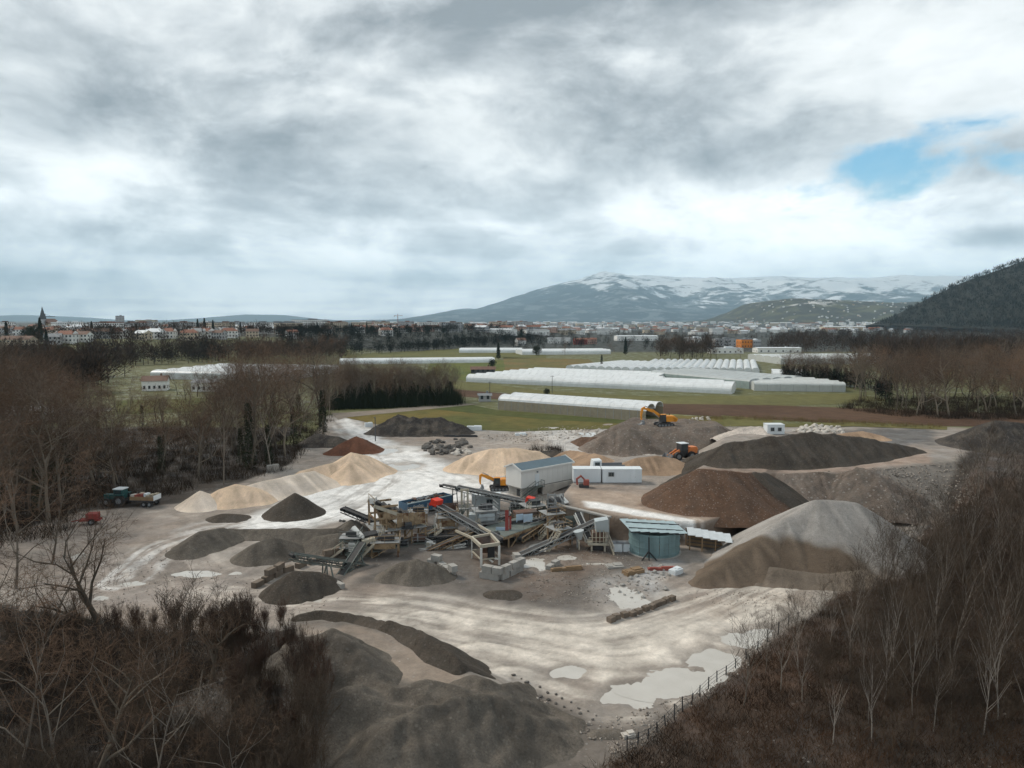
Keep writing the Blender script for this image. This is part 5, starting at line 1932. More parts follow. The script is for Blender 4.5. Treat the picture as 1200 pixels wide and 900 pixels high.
# ------------------------------------------------------------------ materials of the works
RUST = (.15, .065, .030)
pmat('steel_green', (.135, .155, .14), .6, .2, 1.5, rust=(.58, RUST))
pmat('steel_grey', (.28, .285, .28), .55, .2, 1.5, rust=(.60, RUST))
pmat('steel_tan', (.30, .215, .130), .75, .3, 1.2, rust=(.50, (.13, .065, .035)))
pmat('steel_cream', (.43, .39, .31), .6, .15, 1.2, rust=(.60, RUST))
pmat('steel_white', (.68, .67, .63), .5, .12, 1.2, rust=(.63, RUST))
pmat('rubber', (.030, .030, .031), .7, .25, 3)
pmat('belt_dusty', (.065, .062, .060), .8, .3, 2)
pmat('red_paint', (.62, .042, .020), .5, .18, 1, rust=(.66, RUST))
pmat('orange_paint', (.68, .27, .025), .5, .18, 1.5, rust=(.60, (.28, .17, .09)))
pmat('loader_orange', (.62, .20, .06), .5, .18, 1.5, rust=(.60, (.27, .17, .11)))
pmat('dark_machine', (.05, .05, .052), .6, .25, 2)
pmat('blue_paint', (.055, .115, .185), .55, .2, 1, rust=(.64, RUST))
pmat('blue_sheet', (.42, .52, .62), .5, .15, 1)
pmat('teal_metal', (.17, .255, .265), .5, .25, 1.0, streak=True, rust=(.62, (.33, .36, .36)))
pmat('pale_teal', (.34, .43, .45), .45, .2, 1.0, rust=(.62, (.20, .17, .15)))
pmat('shed_white', (.70, .69, .66), .55, .05, .6, streak=True)
pmat('roof_slate', (.115, .165, .195), .5, .12, 1)
pmat('concrete', (.34, .325, .30), .9, .25, .9, bump=.02, rust=(.62, (.20, .16, .12)))
pmat('concrete_dark', (.17, .135, .105), .9, .35, .9, bump=.03, streak=True)
pmat('cabin_white', (.68, .72, .74), .5, .06, .8, streak=True)
pmat('cabin_grey', (.42, .46, .47), .5, .08, .8, streak=True)
pmat('trim_grey', (.20, .21, .22), .5, .1, 1)
pmat('scrap', (.16, .085, .06), .8, .4, 1.5, col2=(.09, .07, .06))
pmat('timber', (.25, .17, .10), .85, .25, 1)
pmat('stone_pale', (.52, .48, .43), .9, .2, .8, bump=.03)
pmat('stone_dark', (.12, .11, .10), .9, .3, .8, bump=.03)
pmat('glass', (.03, .045, .05), .1, .1, 1, spec=.6)
pmat('roof_sheet', (.56, .60, .62), .45, .15, .8, rust=(.62, (.24, .22, .20)))
pmat('pink_skip', (.30, .085, .065), .65, .2, 1, rust=(.6, RUST))
pmat('tractor_teal', (.02, .085, .085), .4, .1, 1)
pmat('moss', (.05, .06, .025), .95, .3, 1)


def V3(x, y, z=0.0):
    return Vector((x, y, z))


def gz1(p):
    return gmesh(p.x, p.y)


def root(name, label, cat, p, group=None):
    """an Empty at the base point; the parts are written in world axes relative to it"""
    t = empty(name, p)
    tag(t, label, cat, group)
    return t


def part(t, name, mat, fn, label=None):
    mb = MB()
    fn(mb)
    o = mb.build(name, M[mat] if isinstance(mat, str) else mat, t)
    if label:
        o['label'] = label
    return o


def rel(t):
    b = Vector(t.location)
    return lambda p: Vector(p) - b


def conveyor(label, tail, head, w=.8, frame='steel_green', legs=((.35, 1), (.85, 1)), depth=.7, cover=None, hood=None, group=None, railing=False, truss=True):
    base = Vector((tail.x, tail.y, gz1(tail)))
    t = root('conveyor', label, 'conveyor', base, group)
    r = rel(t)
    a, b = r(tail), r(head)
    d = (b - a)
    L = d.length
    d.normalize()
    s = d.cross(Vector((0, 0, 1))).normalized()
    u = s.cross(d)
    part(t, 'belt', 'belt_dusty', lambda m: m.beam(a, b, w, .07).beam(a - u * .38, b - u * .38, w * .9, .04))
    part(t, 'head_drum', 'rubber', lambda m: m.tube(b - s * w * .55 - u * .19, b + s * w * .55 - u * .19, .24, n=10))
    part(t, 'tail_drum', 'rubber', lambda m: m.tube(a - s * w * .55 - u * .19, a + s * w * .55 - u * .19, .24, n=10))
    for sg in (-1, 1):
        o = s * (sg * (w / 2 + .1))

        def side(m):
            m.beam(a + o + u * .06, b + o + u * .06, .10, .14)
            if truss:
                m.beam(a + o - u * depth, b + o - u * depth, .10, .12)
                n = max(3, int(L / .95))
                for i in range(n):
                    p, q = a + d * (L * i / n) + o, a + d * (L * (i + 1) / n) + o
                    m.beam(p - u * (depth if i % 2 else 0), q - u * (0 if i % 2 else depth), .07)
                    m.beam(p + u * .06, p - u * depth, .06)
            if railing:
                m.beam(a + o + u * 1.0, b + o + u * 1.0, .06)
                n = max(2, int(L / 1.6))
                for i in range(n + 1):
                    p = a + d * (L * i / n) + o
                    m.beam(p, p + u * 1.0, .05)
        part(t, 'side_frame', frame, side)
    n = max(3, int(L / 1.3))

    def rol(m):
        for i in range(n):
            p = a + d * (L * (i + .5) / n) - u * .09
            m.tube(p - s * w * .5, p + s * w * .5, .06, n=6)
    tag(part(t, 'rollers', 'steel_grey', rol), kind='stuff')
    for f, wd in legs:
        c = a + d * (L * f)
        for sg in (-1, 1):
            p = c + s * (sg * (w / 2 + .1)) - u * (depth if truss else .1)
            foot = p + s * (sg * .35 * wd)
            gp = Vector(foot) + base
            foot.z = gmesh(gp.x, gp.y) - base.z - .1
            if p.z - foot.z > .4:
                part(t, 'leg', frame, lambda m: m.beam(p, foot, .14))
        c2 = c - u * depth
        if c2.z > 2.0:
            part(t, 'cross_brace', frame, lambda m: m.beam(c2 + s * (w / 2 + .15) + V3(0, 0, -.8), c2 - s * (w / 2 + .15) + V3(0, 0, -.8), .09))
    if cover:
        part(t, 'cover', cover, lambda m: m.beam(a + d * L * .1 + u * .25, b - d * L * .12 + u * .25, w * .9, .3))
    if hood:
        part(t, 'head_hood', hood, lambda m: m.beam(b - d * .7 + u * .30, b + d * .5 + u * .22, w + .4, .9).beam(b + d * .45 + u * .05, b + d * .68 - u * .4, w + .25, .36))
    return t


def stairs(m, p, q, w, s):
    """flight from p up to q, s = sideways unit vector"""
    d = q - p
    n = max(4, int(abs(d.z) / .24))
    for sg in (-1, 1):
        o = s * (sg * w / 2)
        m.beam(p + o, q + o, .07, .25)
        m.beam(p + o + V3(0, 0, 1.0), q + o + V3(0, 0, 1.0), .06)
        for f in (0, .5, 1):
            c = p + d * f + o
            m.beam(c, c + V3(0, 0, 1.0), .05)
    for i in range(n + 1):
        c = p + d * (i / n)
        m.beam(c - s * w / 2, c + s * w / 2, .24, .05)


def rail(m, pts, h=1.0, mid=True):
    for a, b in zip(pts[:-1], pts[1:]):
        a, b = Vector(a), Vector(b)
        m.beam(a + V3(0, 0, h), b + V3(0, 0, h), .06)
        if mid:
            m.beam(a + V3(0, 0, h * .5), b + V3(0, 0, h * .5), .045)
        n = max(1, int((b - a).length / 1.3))
        for i in range(n + 1):
            p = a + (b - a) * (i / n)
            m.beam(p, p + V3(0, 0, h), .05)


# ------------------------------------------------------------------ conveyors
conveyor('green lattice conveyor, lowest on the left, ending over a dark heap', aty(452, 665, 90), aty(343, 649, 81), .8, 'steel_green', ((.28, 1), (.62, 1.6), (.66, .2)), .75)
conveyor('steep green lattice conveyor crossing behind the lowest left one', aty(398, 676, 84), aty(424, 636, 89), .8, 'steel_green', ((.75, 1),), .6)
conveyor('short dark conveyor jutting left from the tan screening tower', aty(446, 613, 101), aty(402, 595, 103), .8, 'dark_machine', ((.25, .5),), .6)
conveyor('grey conveyor with a bright red head hood, left of the centre', aty(586, 632, 93), aty(511, 590, 101), .95, 'steel_grey', ((.45, .8), (.9, .8)), .55, hood='red_paint')
conveyor('long conveyor in front of the grey cabin with a red head hood on the right', aty(536, 570, 113), aty(622, 588, 109), .95, 'steel_grey', ((.12, .6), (.28, .6), (.75, .6)), .6, hood='red_paint')
conveyor('long low conveyor rising to the cream crusher on the right', aty(594, 657, 90.5), aty(701, 609, 97), .85, 'steel_grey', ((.35, .5), (.72, .5)), .6)
conveyor('thin dark conveyor above the pale yard behind the blue container', aty(537, 572, 114), aty(517, 568, 119), .5, 'dark_machine', ((.2, .5),), .3, truss=False)
conveyor('white steep conveyor standing behind the cream crusher', aty(692, 634, 95), aty(677, 601, 98), .7, 'steel_white', ((.6, .4),), .4)
conveyor('dark flat conveyor running under the screening tower to the right', aty(488, 630, 98), aty(583, 625, 95), .9, 'dark_machine', ((.2, .5), (.6, .5)), .45)
conveyor('rusty tan conveyor sloping below the tan screening tower', aty(452, 641, 96), aty(516, 620, 102), .9, 'steel_tan', ((.3, .4), (.8, .4)), .6)
conveyor('pale horizontal pipe conveyor above the white puddles', aty(444, 652, 93), aty(546, 637, 95), .35, 'steel_white', ((.1, .3), (.35, .3), (.6, .3), (.85, .3)), .35)
conveyor('grey conveyor lying between crusher and gantry', aty(560, 611, 103), aty(596, 603, 105), .8, 'steel_grey', ((.5, .3),), .4)
conveyor('brown rusty conveyor frame on the gantry beams', aty(608, 630, 96), aty(650, 603, 104), .9, 'steel_tan', ((.3, .3),), .6)

# ------------------------------------------------------------------ tan screening tower
def screening_tower():
    b = aty(438, 650, 94.5)
    base = V3(b.x, b.y, gmesh(b.x, b.y))
    t = root('screening_tower', 'rusty tan screening tower with sloping roller deck, centre left', 'screening plant', base)
    r = rel(t)
    A, B = r(aty(440, 640, 94.5)), r(aty(499, 640, 97.5))        # front line on the ground
    A.z = B.z = 0
    ax = (B - A).normalized()
    L = (B - A).length
    nv = Vector((-ax.y, ax.x, 0))
    D = 3.4
    zt0, zt1 = r(aty(443, 590, 96)).z, r(aty(498, 611, 99)).z
    zp = r(aty(460, 623, 95)).z

    def P(f, k, z):
        return A + ax * (L * f) + nv * (D * k) + V3(0, 0, z)
    for f in (0, .22, .45, .72, 1.0):
        for k in (0, 1):
            zt = zt0 + (zt1 - zt0) * f
            part(t, 'column', 'steel_tan', lambda m: m.beam(P(f, k, -.2), P(f, k, zt), .24))
    for z in (zp, (zp + zt0) / 2, zt0 - .2):
        for k in (0, 1):
            e = 1.0 if z == zp else .45
            part(t, 'girder', 'steel_tan', lambda m: m.beam(P(0, k, z) + nv * (.02 if k else -.02), P(e, k, z), .16, .26))
        part(t, 'girder', 'steel_tan', lambda m: m.beam(P(0, 0, z - .02) - ax * .02, P(0, 1, z - .02), .16, .24))
    for f0, f1 in ((0, .22), (.22, .45), (.45, .72), (.72, 1)):
        part(t, 'brace', 'steel_tan', lambda m: m.beam(P(f0, -.02, 0), P(f1, -.02, zp), .12))
    part(t, 'walkway', 'steel_grey', lambda m: m.beam(P(-.06, .5, zp + .18), P(1.0, .5, zp + .18), D + 1.6, .08))
    part(t, 'railing', 'steel_tan', lambda m: rail(m, [P(-.06, -.22, zp + .2), P(1.0, -.22, zp + .2)]))
    part(t, 'railing', 'steel_tan', lambda m: rail(m, [P(0, 0, zt0), P(0, 1, zt0)]))
    # the sloping deck with its rollers
    a, c = P(-.02, .5, zt0 + .1), P(1.02, .5, zt1 + .1)
    part(t, 'deck', 'belt_dusty', lambda m: m.beam(a, c, D * .8, .18))
    for k in (-.02, 1.02):
        part(t, 'deck_rail', 'steel_cream', lambda m: m.beam(P(-.02, k, zt0 + .05), P(1.02, k, zt1 + .05), .14, .45))
    n = 9
    for i in range(n):
        f = (i + .5) / n
        z = zt0 + (zt1 - zt0) * f + .38
        part(t, 'roller', 'rubber', lambda m: m.tube(P(f, .08, z), P(f, .92, z), .26, n=9))
    # tan side plates
    for i in range(5):
        f0, f1 = .42 + i * .115, .42 + (i + 1) * .115 - .008
        part(t, 'side_plate', 'steel_tan', lambda m: m.beam(P(f0, -.06, zp + 1.35), P(f1, -.06, zp + 1.35), .06, 2.0 - i * .10))
    part(t, 'side_plate', 'steel_tan', lambda m: m.beam(P(.16, -.03, zt0 - 1.2), P(.42, -.03, zt0 - 1.5), .06, 1.3))
    part(t, 'motor', 'dark_machine', lambda m: m.tube(P(.55, -.18, zp + .7), P(.68, -.18, zp + .7), .5, n=10).box(P(.61, -.2, zp + .35), (1.6, .8, .3)))
    part(t, 'feed_box', 'steel_white', lambda m: m.box(P(.02, .4, zt0 + .55), (.8, 1.2, .8)))
    part(t, 'chute', 'steel_tan', lambda m: m.beam(P(.30, .4, zp + 1.0), P(.45, .1, -.2 + zp), 1.1, .5))
    part(t, 'hopper', 'steel_tan', lambda m: m.add([P(.1, .1, zt0 - 1), P(.4, .1, zt0 - 1.4), P(.4, .9, zt0 - 1.4), P(.1, .9, zt0 - 1), P(.2, .4, zp + .3), P(.3, .4, zp + .3), P(.3, .6, zp + .3), P(.2, .6, zp + .3)],
                                                     [(0, 1, 5, 4), (1, 2, 6, 5), (2, 3, 7, 6), (3, 0, 4, 7), (4, 5, 6, 7), (3, 2, 1, 0)]))
    lo, hi = r(aty(443, 641, 92.5)), P(.12, -.25, zp + .2)
    part(t, 'staircase', 'steel_cream', lambda m: stairs(m, lo, hi, .8, nv))
    return t


screening_tower()


def small_screen():
    b = aty(424, 660, 91)
    base = V3(b.x, b.y, gmesh(b.x, b.y))
    t = root('vibrating_screen', 'pale green screen box with a white motor drum, left of the tan tower', 'screening plant', base)
    r = rel(t)
    A, B = r(aty(405, 650, 90)), r(aty(446, 650, 91.5))
    zp = r(aty(425, 648, 90.5)).z
    A.z = B.z = 0
    ax = (B - A).normalized()
    L = (B - A).length
    nv = Vector((-ax.y, ax.x, 0))
    P = lambda f, k, z: A + ax * (L * f) + nv * (2.6 * k) + V3(0, 0, z)
    for f in (.05, .5, .95):
        for k in (0, 1):
            part(t, 'column', 'steel_green', lambda m: m.beam(P(f, k, -.3), P(f, k, zp), .16))
    for f0, f1 in ((.05, .5), (.5, .95)):
        part(t, 'brace', 'steel_green', lambda m: m.beam(P(f0, -.02, 0), P(f1, -.02, zp), .09))
    part(t, 'walkway', 'steel_green', lambda m: m.beam(P(-.02, .5, zp), P(1.02, .5, zp), 3.2, .14))
    part(t, 'railing', 'steel_green', lambda m: rail(m, [P(.62, -.1, zp), P(0, -.1, zp), P(0, 1.1, zp)]))
    box = part(t, 'screen_box', 'steel_cream', lambda m: m.beam(P(.48, .1, zp + 1.0), P(.86, .1, zp + 1.25), 1.5, 1.35))
    for i in range(3):
        part(box, 'vent_hole', 'dark_machine', lambda m: m.tube(P(.54 + .12 * i, -.2, zp + 1.05 + .08 * i), P(.54 + .12 * i, -.2, zp + 1.05 + .08 * i) - nv * .02, .3, n=10))
    part(t, 'screen_deck', 'rubber', lambda m: m.beam(P(.25, .5, zp + 1.55), P(.95, .5, zp + 2.0), 1.8, .5))
    part(t, 'motor_drum', 'steel_white', lambda m: m.tube(r(aty(414, 619, 92)), r(aty(424, 629, 91)), .42, .36, 12).tube(r(aty(424, 629, 91)), r(aty(426, 630.5, 90.9)), .22, n=8))
    part(t, 'gear_box', 'steel_white', lambda m: m.box(P(.22, .2, zp + .8), (.9, 1.0, 1.2)))
    h0 = P(.72, .3, zp - .05)
    part(t, 'hopper', 'steel_tan', lambda m: m.add([h0 + V3(-.9, -.9, 0), h0 + V3(.9, -.9, 0), h0 + V3(.9, .9, 0), h0 + V3(-.9, .9, 0), h0 + V3(-.5, -.6, -2.0), h0 + V3(.6, -.6, -2.0), h0 + V3(.6, .5, -2.0), h0 + V3(-.5, .5, -2.0)],
                                                     [(0, 1, 5, 4), (1, 2, 6, 5), (2, 3, 7, 6), (3, 0, 4, 7), (7, 6, 5, 4), (3, 2, 1, 0)]))


small_screen()


def hopper_frame():
    b = aty(570, 672, 88)
    base = V3(b.x, b.y, gmesh(b.x, b.y))
    t = root('hopper_frame', 'white-legged steel hopper frame standing in front of the machines', 'hopper', base)
    r = rel(t)
    c = [r(aty(564, 672, 87.0)), r(aty(585, 668, 88.0)), r(aty(553, 662, 90.5)), r(aty(575, 655, 92))]
    zt = r(aty(564, 642, 87)).z
    for p in c:
        p.z = 0
    for i, p in enumerate(c):
        wd = .42 if i < 2 else .22
        part(t, 'leg', 'steel_white', lambda m: m.beam(V3(p.x, p.y, -.3), V3(p.x, p.y, zt), wd * .7, wd))
    for a, d in ((0, 1), (0, 2), (1, 3), (2, 3)):
        part(t, 'top_beam', 'steel_cream', lambda m: m.beam(V3(c[a].x, c[a].y, zt + .2), V3(c[d].x, c[d].y, zt + .2 + .004 * a), .28, .40))
        part(t, 'tie_beam', 'steel_cream', lambda m: m.beam(V3(c[a].x, c[a].y, zt * .38), V3(c[d].x, c[d].y, zt * .38), .12, .16))
    m_ = (c[0] + c[1] + c[2] + c[3]) / 4
    part(t, 'funnel', 'scrap', lambda m: m.add([Vector((c[k].x, c[k].y, zt + .3)) * 1.0 for k in (0, 1, 3, 2)] + [V3(m_.x + dx, m_.y + dy, zt - 1.3) for dx, dy in ((-.5, -.5), (.5, -.5), (.5, .5), (-.5, .5))],
                                               [(0, 1, 5, 4), (1, 2, 6, 5), (2, 3, 7, 6), (3, 0, 4, 7)]))
    part(t, 'gate', 'rubber', lambda m: m.box((c[0] + c[1]) / 2 + V3(.1, .4, zt - .9), (.9, .5, 1.7)))
    part(t, 'chute', 'steel_white', lambda m: m.beam((c[0] + c[1]) / 2 + V3(-.3, .3, zt - 1.6), (c[0] + c[1]) / 2 + V3(.35, -.1, .5), .22, .12).beam((c[0] + c[1]) / 2 + V3(.4, .3, zt - 1.6), (c[0] + c[1]) / 2 + V3(1.0, -.1, .9), .22, .12))
    # rising loading frame towards the back
    e0, e1 = r(aty(534, 622, 97)), r(aty(552, 611, 99))
    part(t, 'inclined_beam', 'steel_cream', lambda m: m.beam(V3(c[2].x, c[2].y, zt + .2), e0, .2, .3))
    part(t, 'inclined_beam', 'steel_cream', lambda m: m.beam(V3(c[3].x, c[3].y, zt + .45), e1, .2, .3))
    return t


hopper_frame()


def gantry():
    b = aty(600, 650, 92)
    base = V3(b.x, b.y, gmesh(b.x, b.y))
    t = root('steel_gantry', 'weathered steel gantry with a tapering platform in the middle of the works', 'gantry', base)
    r = rel(t)
    F0, F1, F2 = r(aty(591, 629, 94)), r(aty(639, 609, 101)), r(aty(567, 620, 98.5))
    z = F0.z
    F1.z = F2.z = z
    F3 = F1 + (F2 - F0) * .9
    part(t, 'platform', 'steel_green', lambda m: m.add([F0, F1, F3, F2] + [p - V3(0, 0, .14) for p in (F0, F1, F3, F2)], [(0, 1, 2, 3), (7, 6, 5, 4), (0, 4, 5, 1), (1, 5, 6, 2), (2, 6, 7, 3), (3, 7, 4, 0)]))
    for a, d in ((F0, F1), (F0, F2), (F2, F3)):
        part(t, 'edge_beam', 'steel_tan', lambda m: m.beam(a - V3(0, 0, .25), d - V3(0, 0, .26), .18, .36))
    for p in [F0 + (F1 - F0) * f for f in (.1, .5, .9)] + [F2 + (F3 - F2) * f for f in (.1, .55, .95)]:
        part(t, 'leg', 'steel_tan', lambda m: m.beam(p - V3(0, 0, .4), V3(p.x, p.y, -.4), .2))
    for f0, f1 in ((.1, .35), (.5, .75), (.9, .65), (.5, .25)):
        p, q = F0 + (F1 - F0) * f0, F0 + (F1 - F0) * f1
        part(t, 'brace', 'steel_tan', lambda m: m.beam(V3(p.x, p.y, z - 2.2), q - V3(0, 0, .4), .13))
    part(t, 'railing', 'steel_grey', lambda m: rail(m, [F0 + (F1 - F0) * .45, F1]))
    part(t, 'red_column', 'red_panel', lambda m: m.beam(r(aty(594, 624, 97)), r(aty(594, 598, 98)), .5).beam(r(aty(598, 620, 97)), r(aty(598, 605, 98)), .3), 'dark red vertical steel column')
    part(t, 'panel', 'blue_sheet', lambda m: m.beam(r(aty(581, 622, 97)), r(aty(592, 622, 97)), .06, 1.05), 'small blue-white sheet panel')
    for k, (x0, x1) in enumerate(((605, 613), (613.5, 624))):
        part(t, 'panel', 'blue_sheet', lambda m: m.beam(r(aty(x0, 607.5, 100)), r(aty(x1, 606.5, 100.5)), .06, 1.15))
    part(t, 'screen_deck', 'scrap', lambda m: m.beam(r(aty(603, 601, 102)), r(aty(628, 599, 103)), 1.8, .35))
    part(t, 'crossbeam', 'dark_machine', lambda m: m.beam(r(aty(598, 612, 100)), r(aty(640, 609, 101)), .3, .4))
    return t


gantry()


def crusher_block():
    b = aty(556, 625, 100)
    base = V3(b.x, b.y, gmesh(b.x, b.y))
    t = root('crusher', 'grey crusher housing on dark legs below the grey cabin', 'crusher', base)
    r = rel(t)
    c = r(aty(556, 609, 101))
    part(t, 'housing', 'cabin_grey', lambda m: m.box(c, (1.5, 1.6, 1.9)).tube(c + V3(.3, -.85, .1), c + V3(.3, 1.0, .1), .75, n=14))
    part(t, 'flywheel', 'steel_grey', lambda m: m.tube(c + V3(.9, -.3, -.2), c + V3(1.15, -.3, -.2), .8, n=16))
    for dx in (-.6, .6):
        for dy in (-.6, .6):
            part(t, 'leg', 'dark_machine', lambda m: m.beam(c + V3(dx, dy, -.95), V3(c.x + dx, c.y + dy, -.3), .25))
    part(t, 'feed_chute', 'steel_grey', lambda m: m.beam(c + V3(.8, .2, .4), c + V3(3.6, .6, .55), .7, .5))
    part(t, 'motor', 'dark_machine', lambda m: m.tube(c + V3(1.2, 0, -1.1), c + V3(2.2, 0, -1.1), .4, n=10))


crusher_block()


def cream_crusher():
    b = aty(703, 652, 93.5)
    base = V3(b.x, b.y, gmesh(b.x, b.y))
    t = root('crusher_station', 'cream crusher platform with stairs and a grey hopper, right of the works', 'crusher', base)
    r = rel(t)
    A, B = r(aty(690, 640, 93)), r(aty(712, 640, 93))
    z = r(aty(700, 638, 93)).z
    A.z = B.z = 0
    P = lambda f, y, zz: A + (B - A) * f + V3(0, y, zz)
    for f in (.15, .85):
        for y in (0, 2.2):
            part(t, 'leg', 'steel_cream', lambda m: m.beam(P(f, y, -.3), P(f, y, z), .22))
    part(t, 'walkway', 'steel_cream', lambda m: m.beam(P(-.05, 1.1, z), P(1.05, 1.1, z), 2.7, .16))
    part(t, 'railing', 'steel_cream', lambda m: rail(m, [P(0, -.2, z), P(1.0, -.2, z), P(1.0, 2.3, z)]))
    for i in range(4):
        part(t, 'frame_bar', 'steel_cream', lambda m: m.beam(P(.2 + i * .2, .3, z), P(.2 + i * .2, .3, z + 1.9), .12))
    part(t, 'machine_body', 'scrap', lambda m: m.box(P(.55, 1.2, z + .8), (1.7, 1.5, 1.3)))
    part(t, 'hopper', 'cabin_grey', lambda m: m.add([P(.35, .4, z + 3.0), P(1.05, .4, z + 3.3), P(1.05, 2.0, z + 3.3), P(.35, 2.0, z + 3.0), P(.4, .7, z + 1.5), P(1.1, .7, z + 1.5), P(1.1, 1.8, z + 1.5), P(.4, 1.8, z + 1.5)],
                                                     [(0, 1, 5, 4), (1, 2, 6, 5), (2, 3, 7, 6), (3, 0, 4, 7), (4, 5, 6, 7), (3, 2, 1, 0)]))
    lo, hi = r(aty(719, 655, 92)), P(1.12, .4, z + .1)
    lo.z = 0
    part(t, 'staircase', 'steel_cream', lambda m: stairs(m, lo, hi, .9, V3(0, 1, 0)))
    part(t, 'motor', 'dark_machine', lambda m: m.box(P(.5, 1.0, .55), (1.4, 1.2, 1.1)))
    part(t, 'slim_column', 'steel_cream', lambda m: m.beam(r(aty(679, 651, 93.5)), r(aty(678, 624, 94)), .16))
    part(t, 'discharge_cone', 'cabin_grey', lambda m: m.tube(r(aty(678, 622, 94)), r(aty(680, 632, 94)), .75, .25, 10))
    return t


cream_crusher()


def drum_tower():
    b = aty(652, 604, 106)
    base = V3(b.x, b.y, gmesh(b.x, b.y))
    t = root('washing_drum', 'washing drum in a steel cage beside the brown retaining wall', 'machine', base)
    r = rel(t)
    a, c = r(aty(645, 592, 106)), r(aty(658, 588, 107))
    part(t, 'drum', 'dark_machine', lambda m: m.tube(a, c, 1.05, n=16))
    part(t, 'drum_ring', 'steel_grey', lambda m: m.tube(a + (c - a) * .2, a + (c - a) * .3, 1.2, n=16))
    part(t, 'drum_ring', 'steel_grey', lambda m: m.tube(a + (c - a) * .7, a + (c - a) * .8, 1.2, n=16))
    part(t, 'tank', 'steel_cream', lambda m: m.box(r(aty(651, 600, 105.5)), (1.5, 1.2, 1.7)))
    for px in (642, 650, 660):
        p = r(aty(px, 600, 105))
        part(t, 'column', 'steel_grey', lambda m: m.beam(V3(p.x, p.y, -.3), V3(p.x, p.y, r(aty(px, 578, 105)).z), .16))
    for py in (580, 590, 602):
        part(t, 'girder', 'steel_grey', lambda m: m.beam(r(aty(641, py, 104.9)), r(aty(661, py, 104.9)), .12, .16))
    part(t, 'chute', 'steel_white', lambda m: m.beam(r(aty(655, 580, 107)), r(aty(664, 590, 106)), 1.0, .3))


drum_tower()


def post_frame():
    b = aty(547, 612, 108)
    base = V3(b.x, b.y, gmesh(b.x, b.y))
    t = root('post_frame', 'pale pink steel portal with a stair beneath the long conveyor', 'frame', base)
    r = rel(t)
    for px, Y in ((541, 109), (548, 108)):
        p, q = r(aty(px, 608, Y)), r(aty(px, 573, Y))
        part(t, 'column', 'steel_cream', lambda m: m.beam(V3(q.x, q.y, -.3), q, .3))
    part(t, 'girder', 'steel_cream', lambda m: m.beam(r(aty(540, 574, 109)), r(aty(549, 574, 107.9)), .26, .3))
    part(t, 'walkway', 'steel_grey', lambda m: m.beam(r(aty(533, 597, 108)), r(aty(556, 595, 108)), 1.0, .14))
    part(t, 'railing', 'steel_grey', lambda m: rail(m, [r(aty(533, 596.5, 107.5)), r(aty(556, 594.5, 107.5))]))
    part(t, 'staircase', 'steel_green', lambda m: stairs(m, V3(*r(aty(535, 613, 106)).xy, .1), r(aty(544, 598, 107)), .8, V3(.3, .95, 0)))
    part(t, 'sack', 'stone_pale', lambda m: m.box(r(aty(548, 592, 108.5)), (.9, .8, .8)).box(r(aty(552, 594, 108.3)), (.7, .8, .5)))


post_frame()

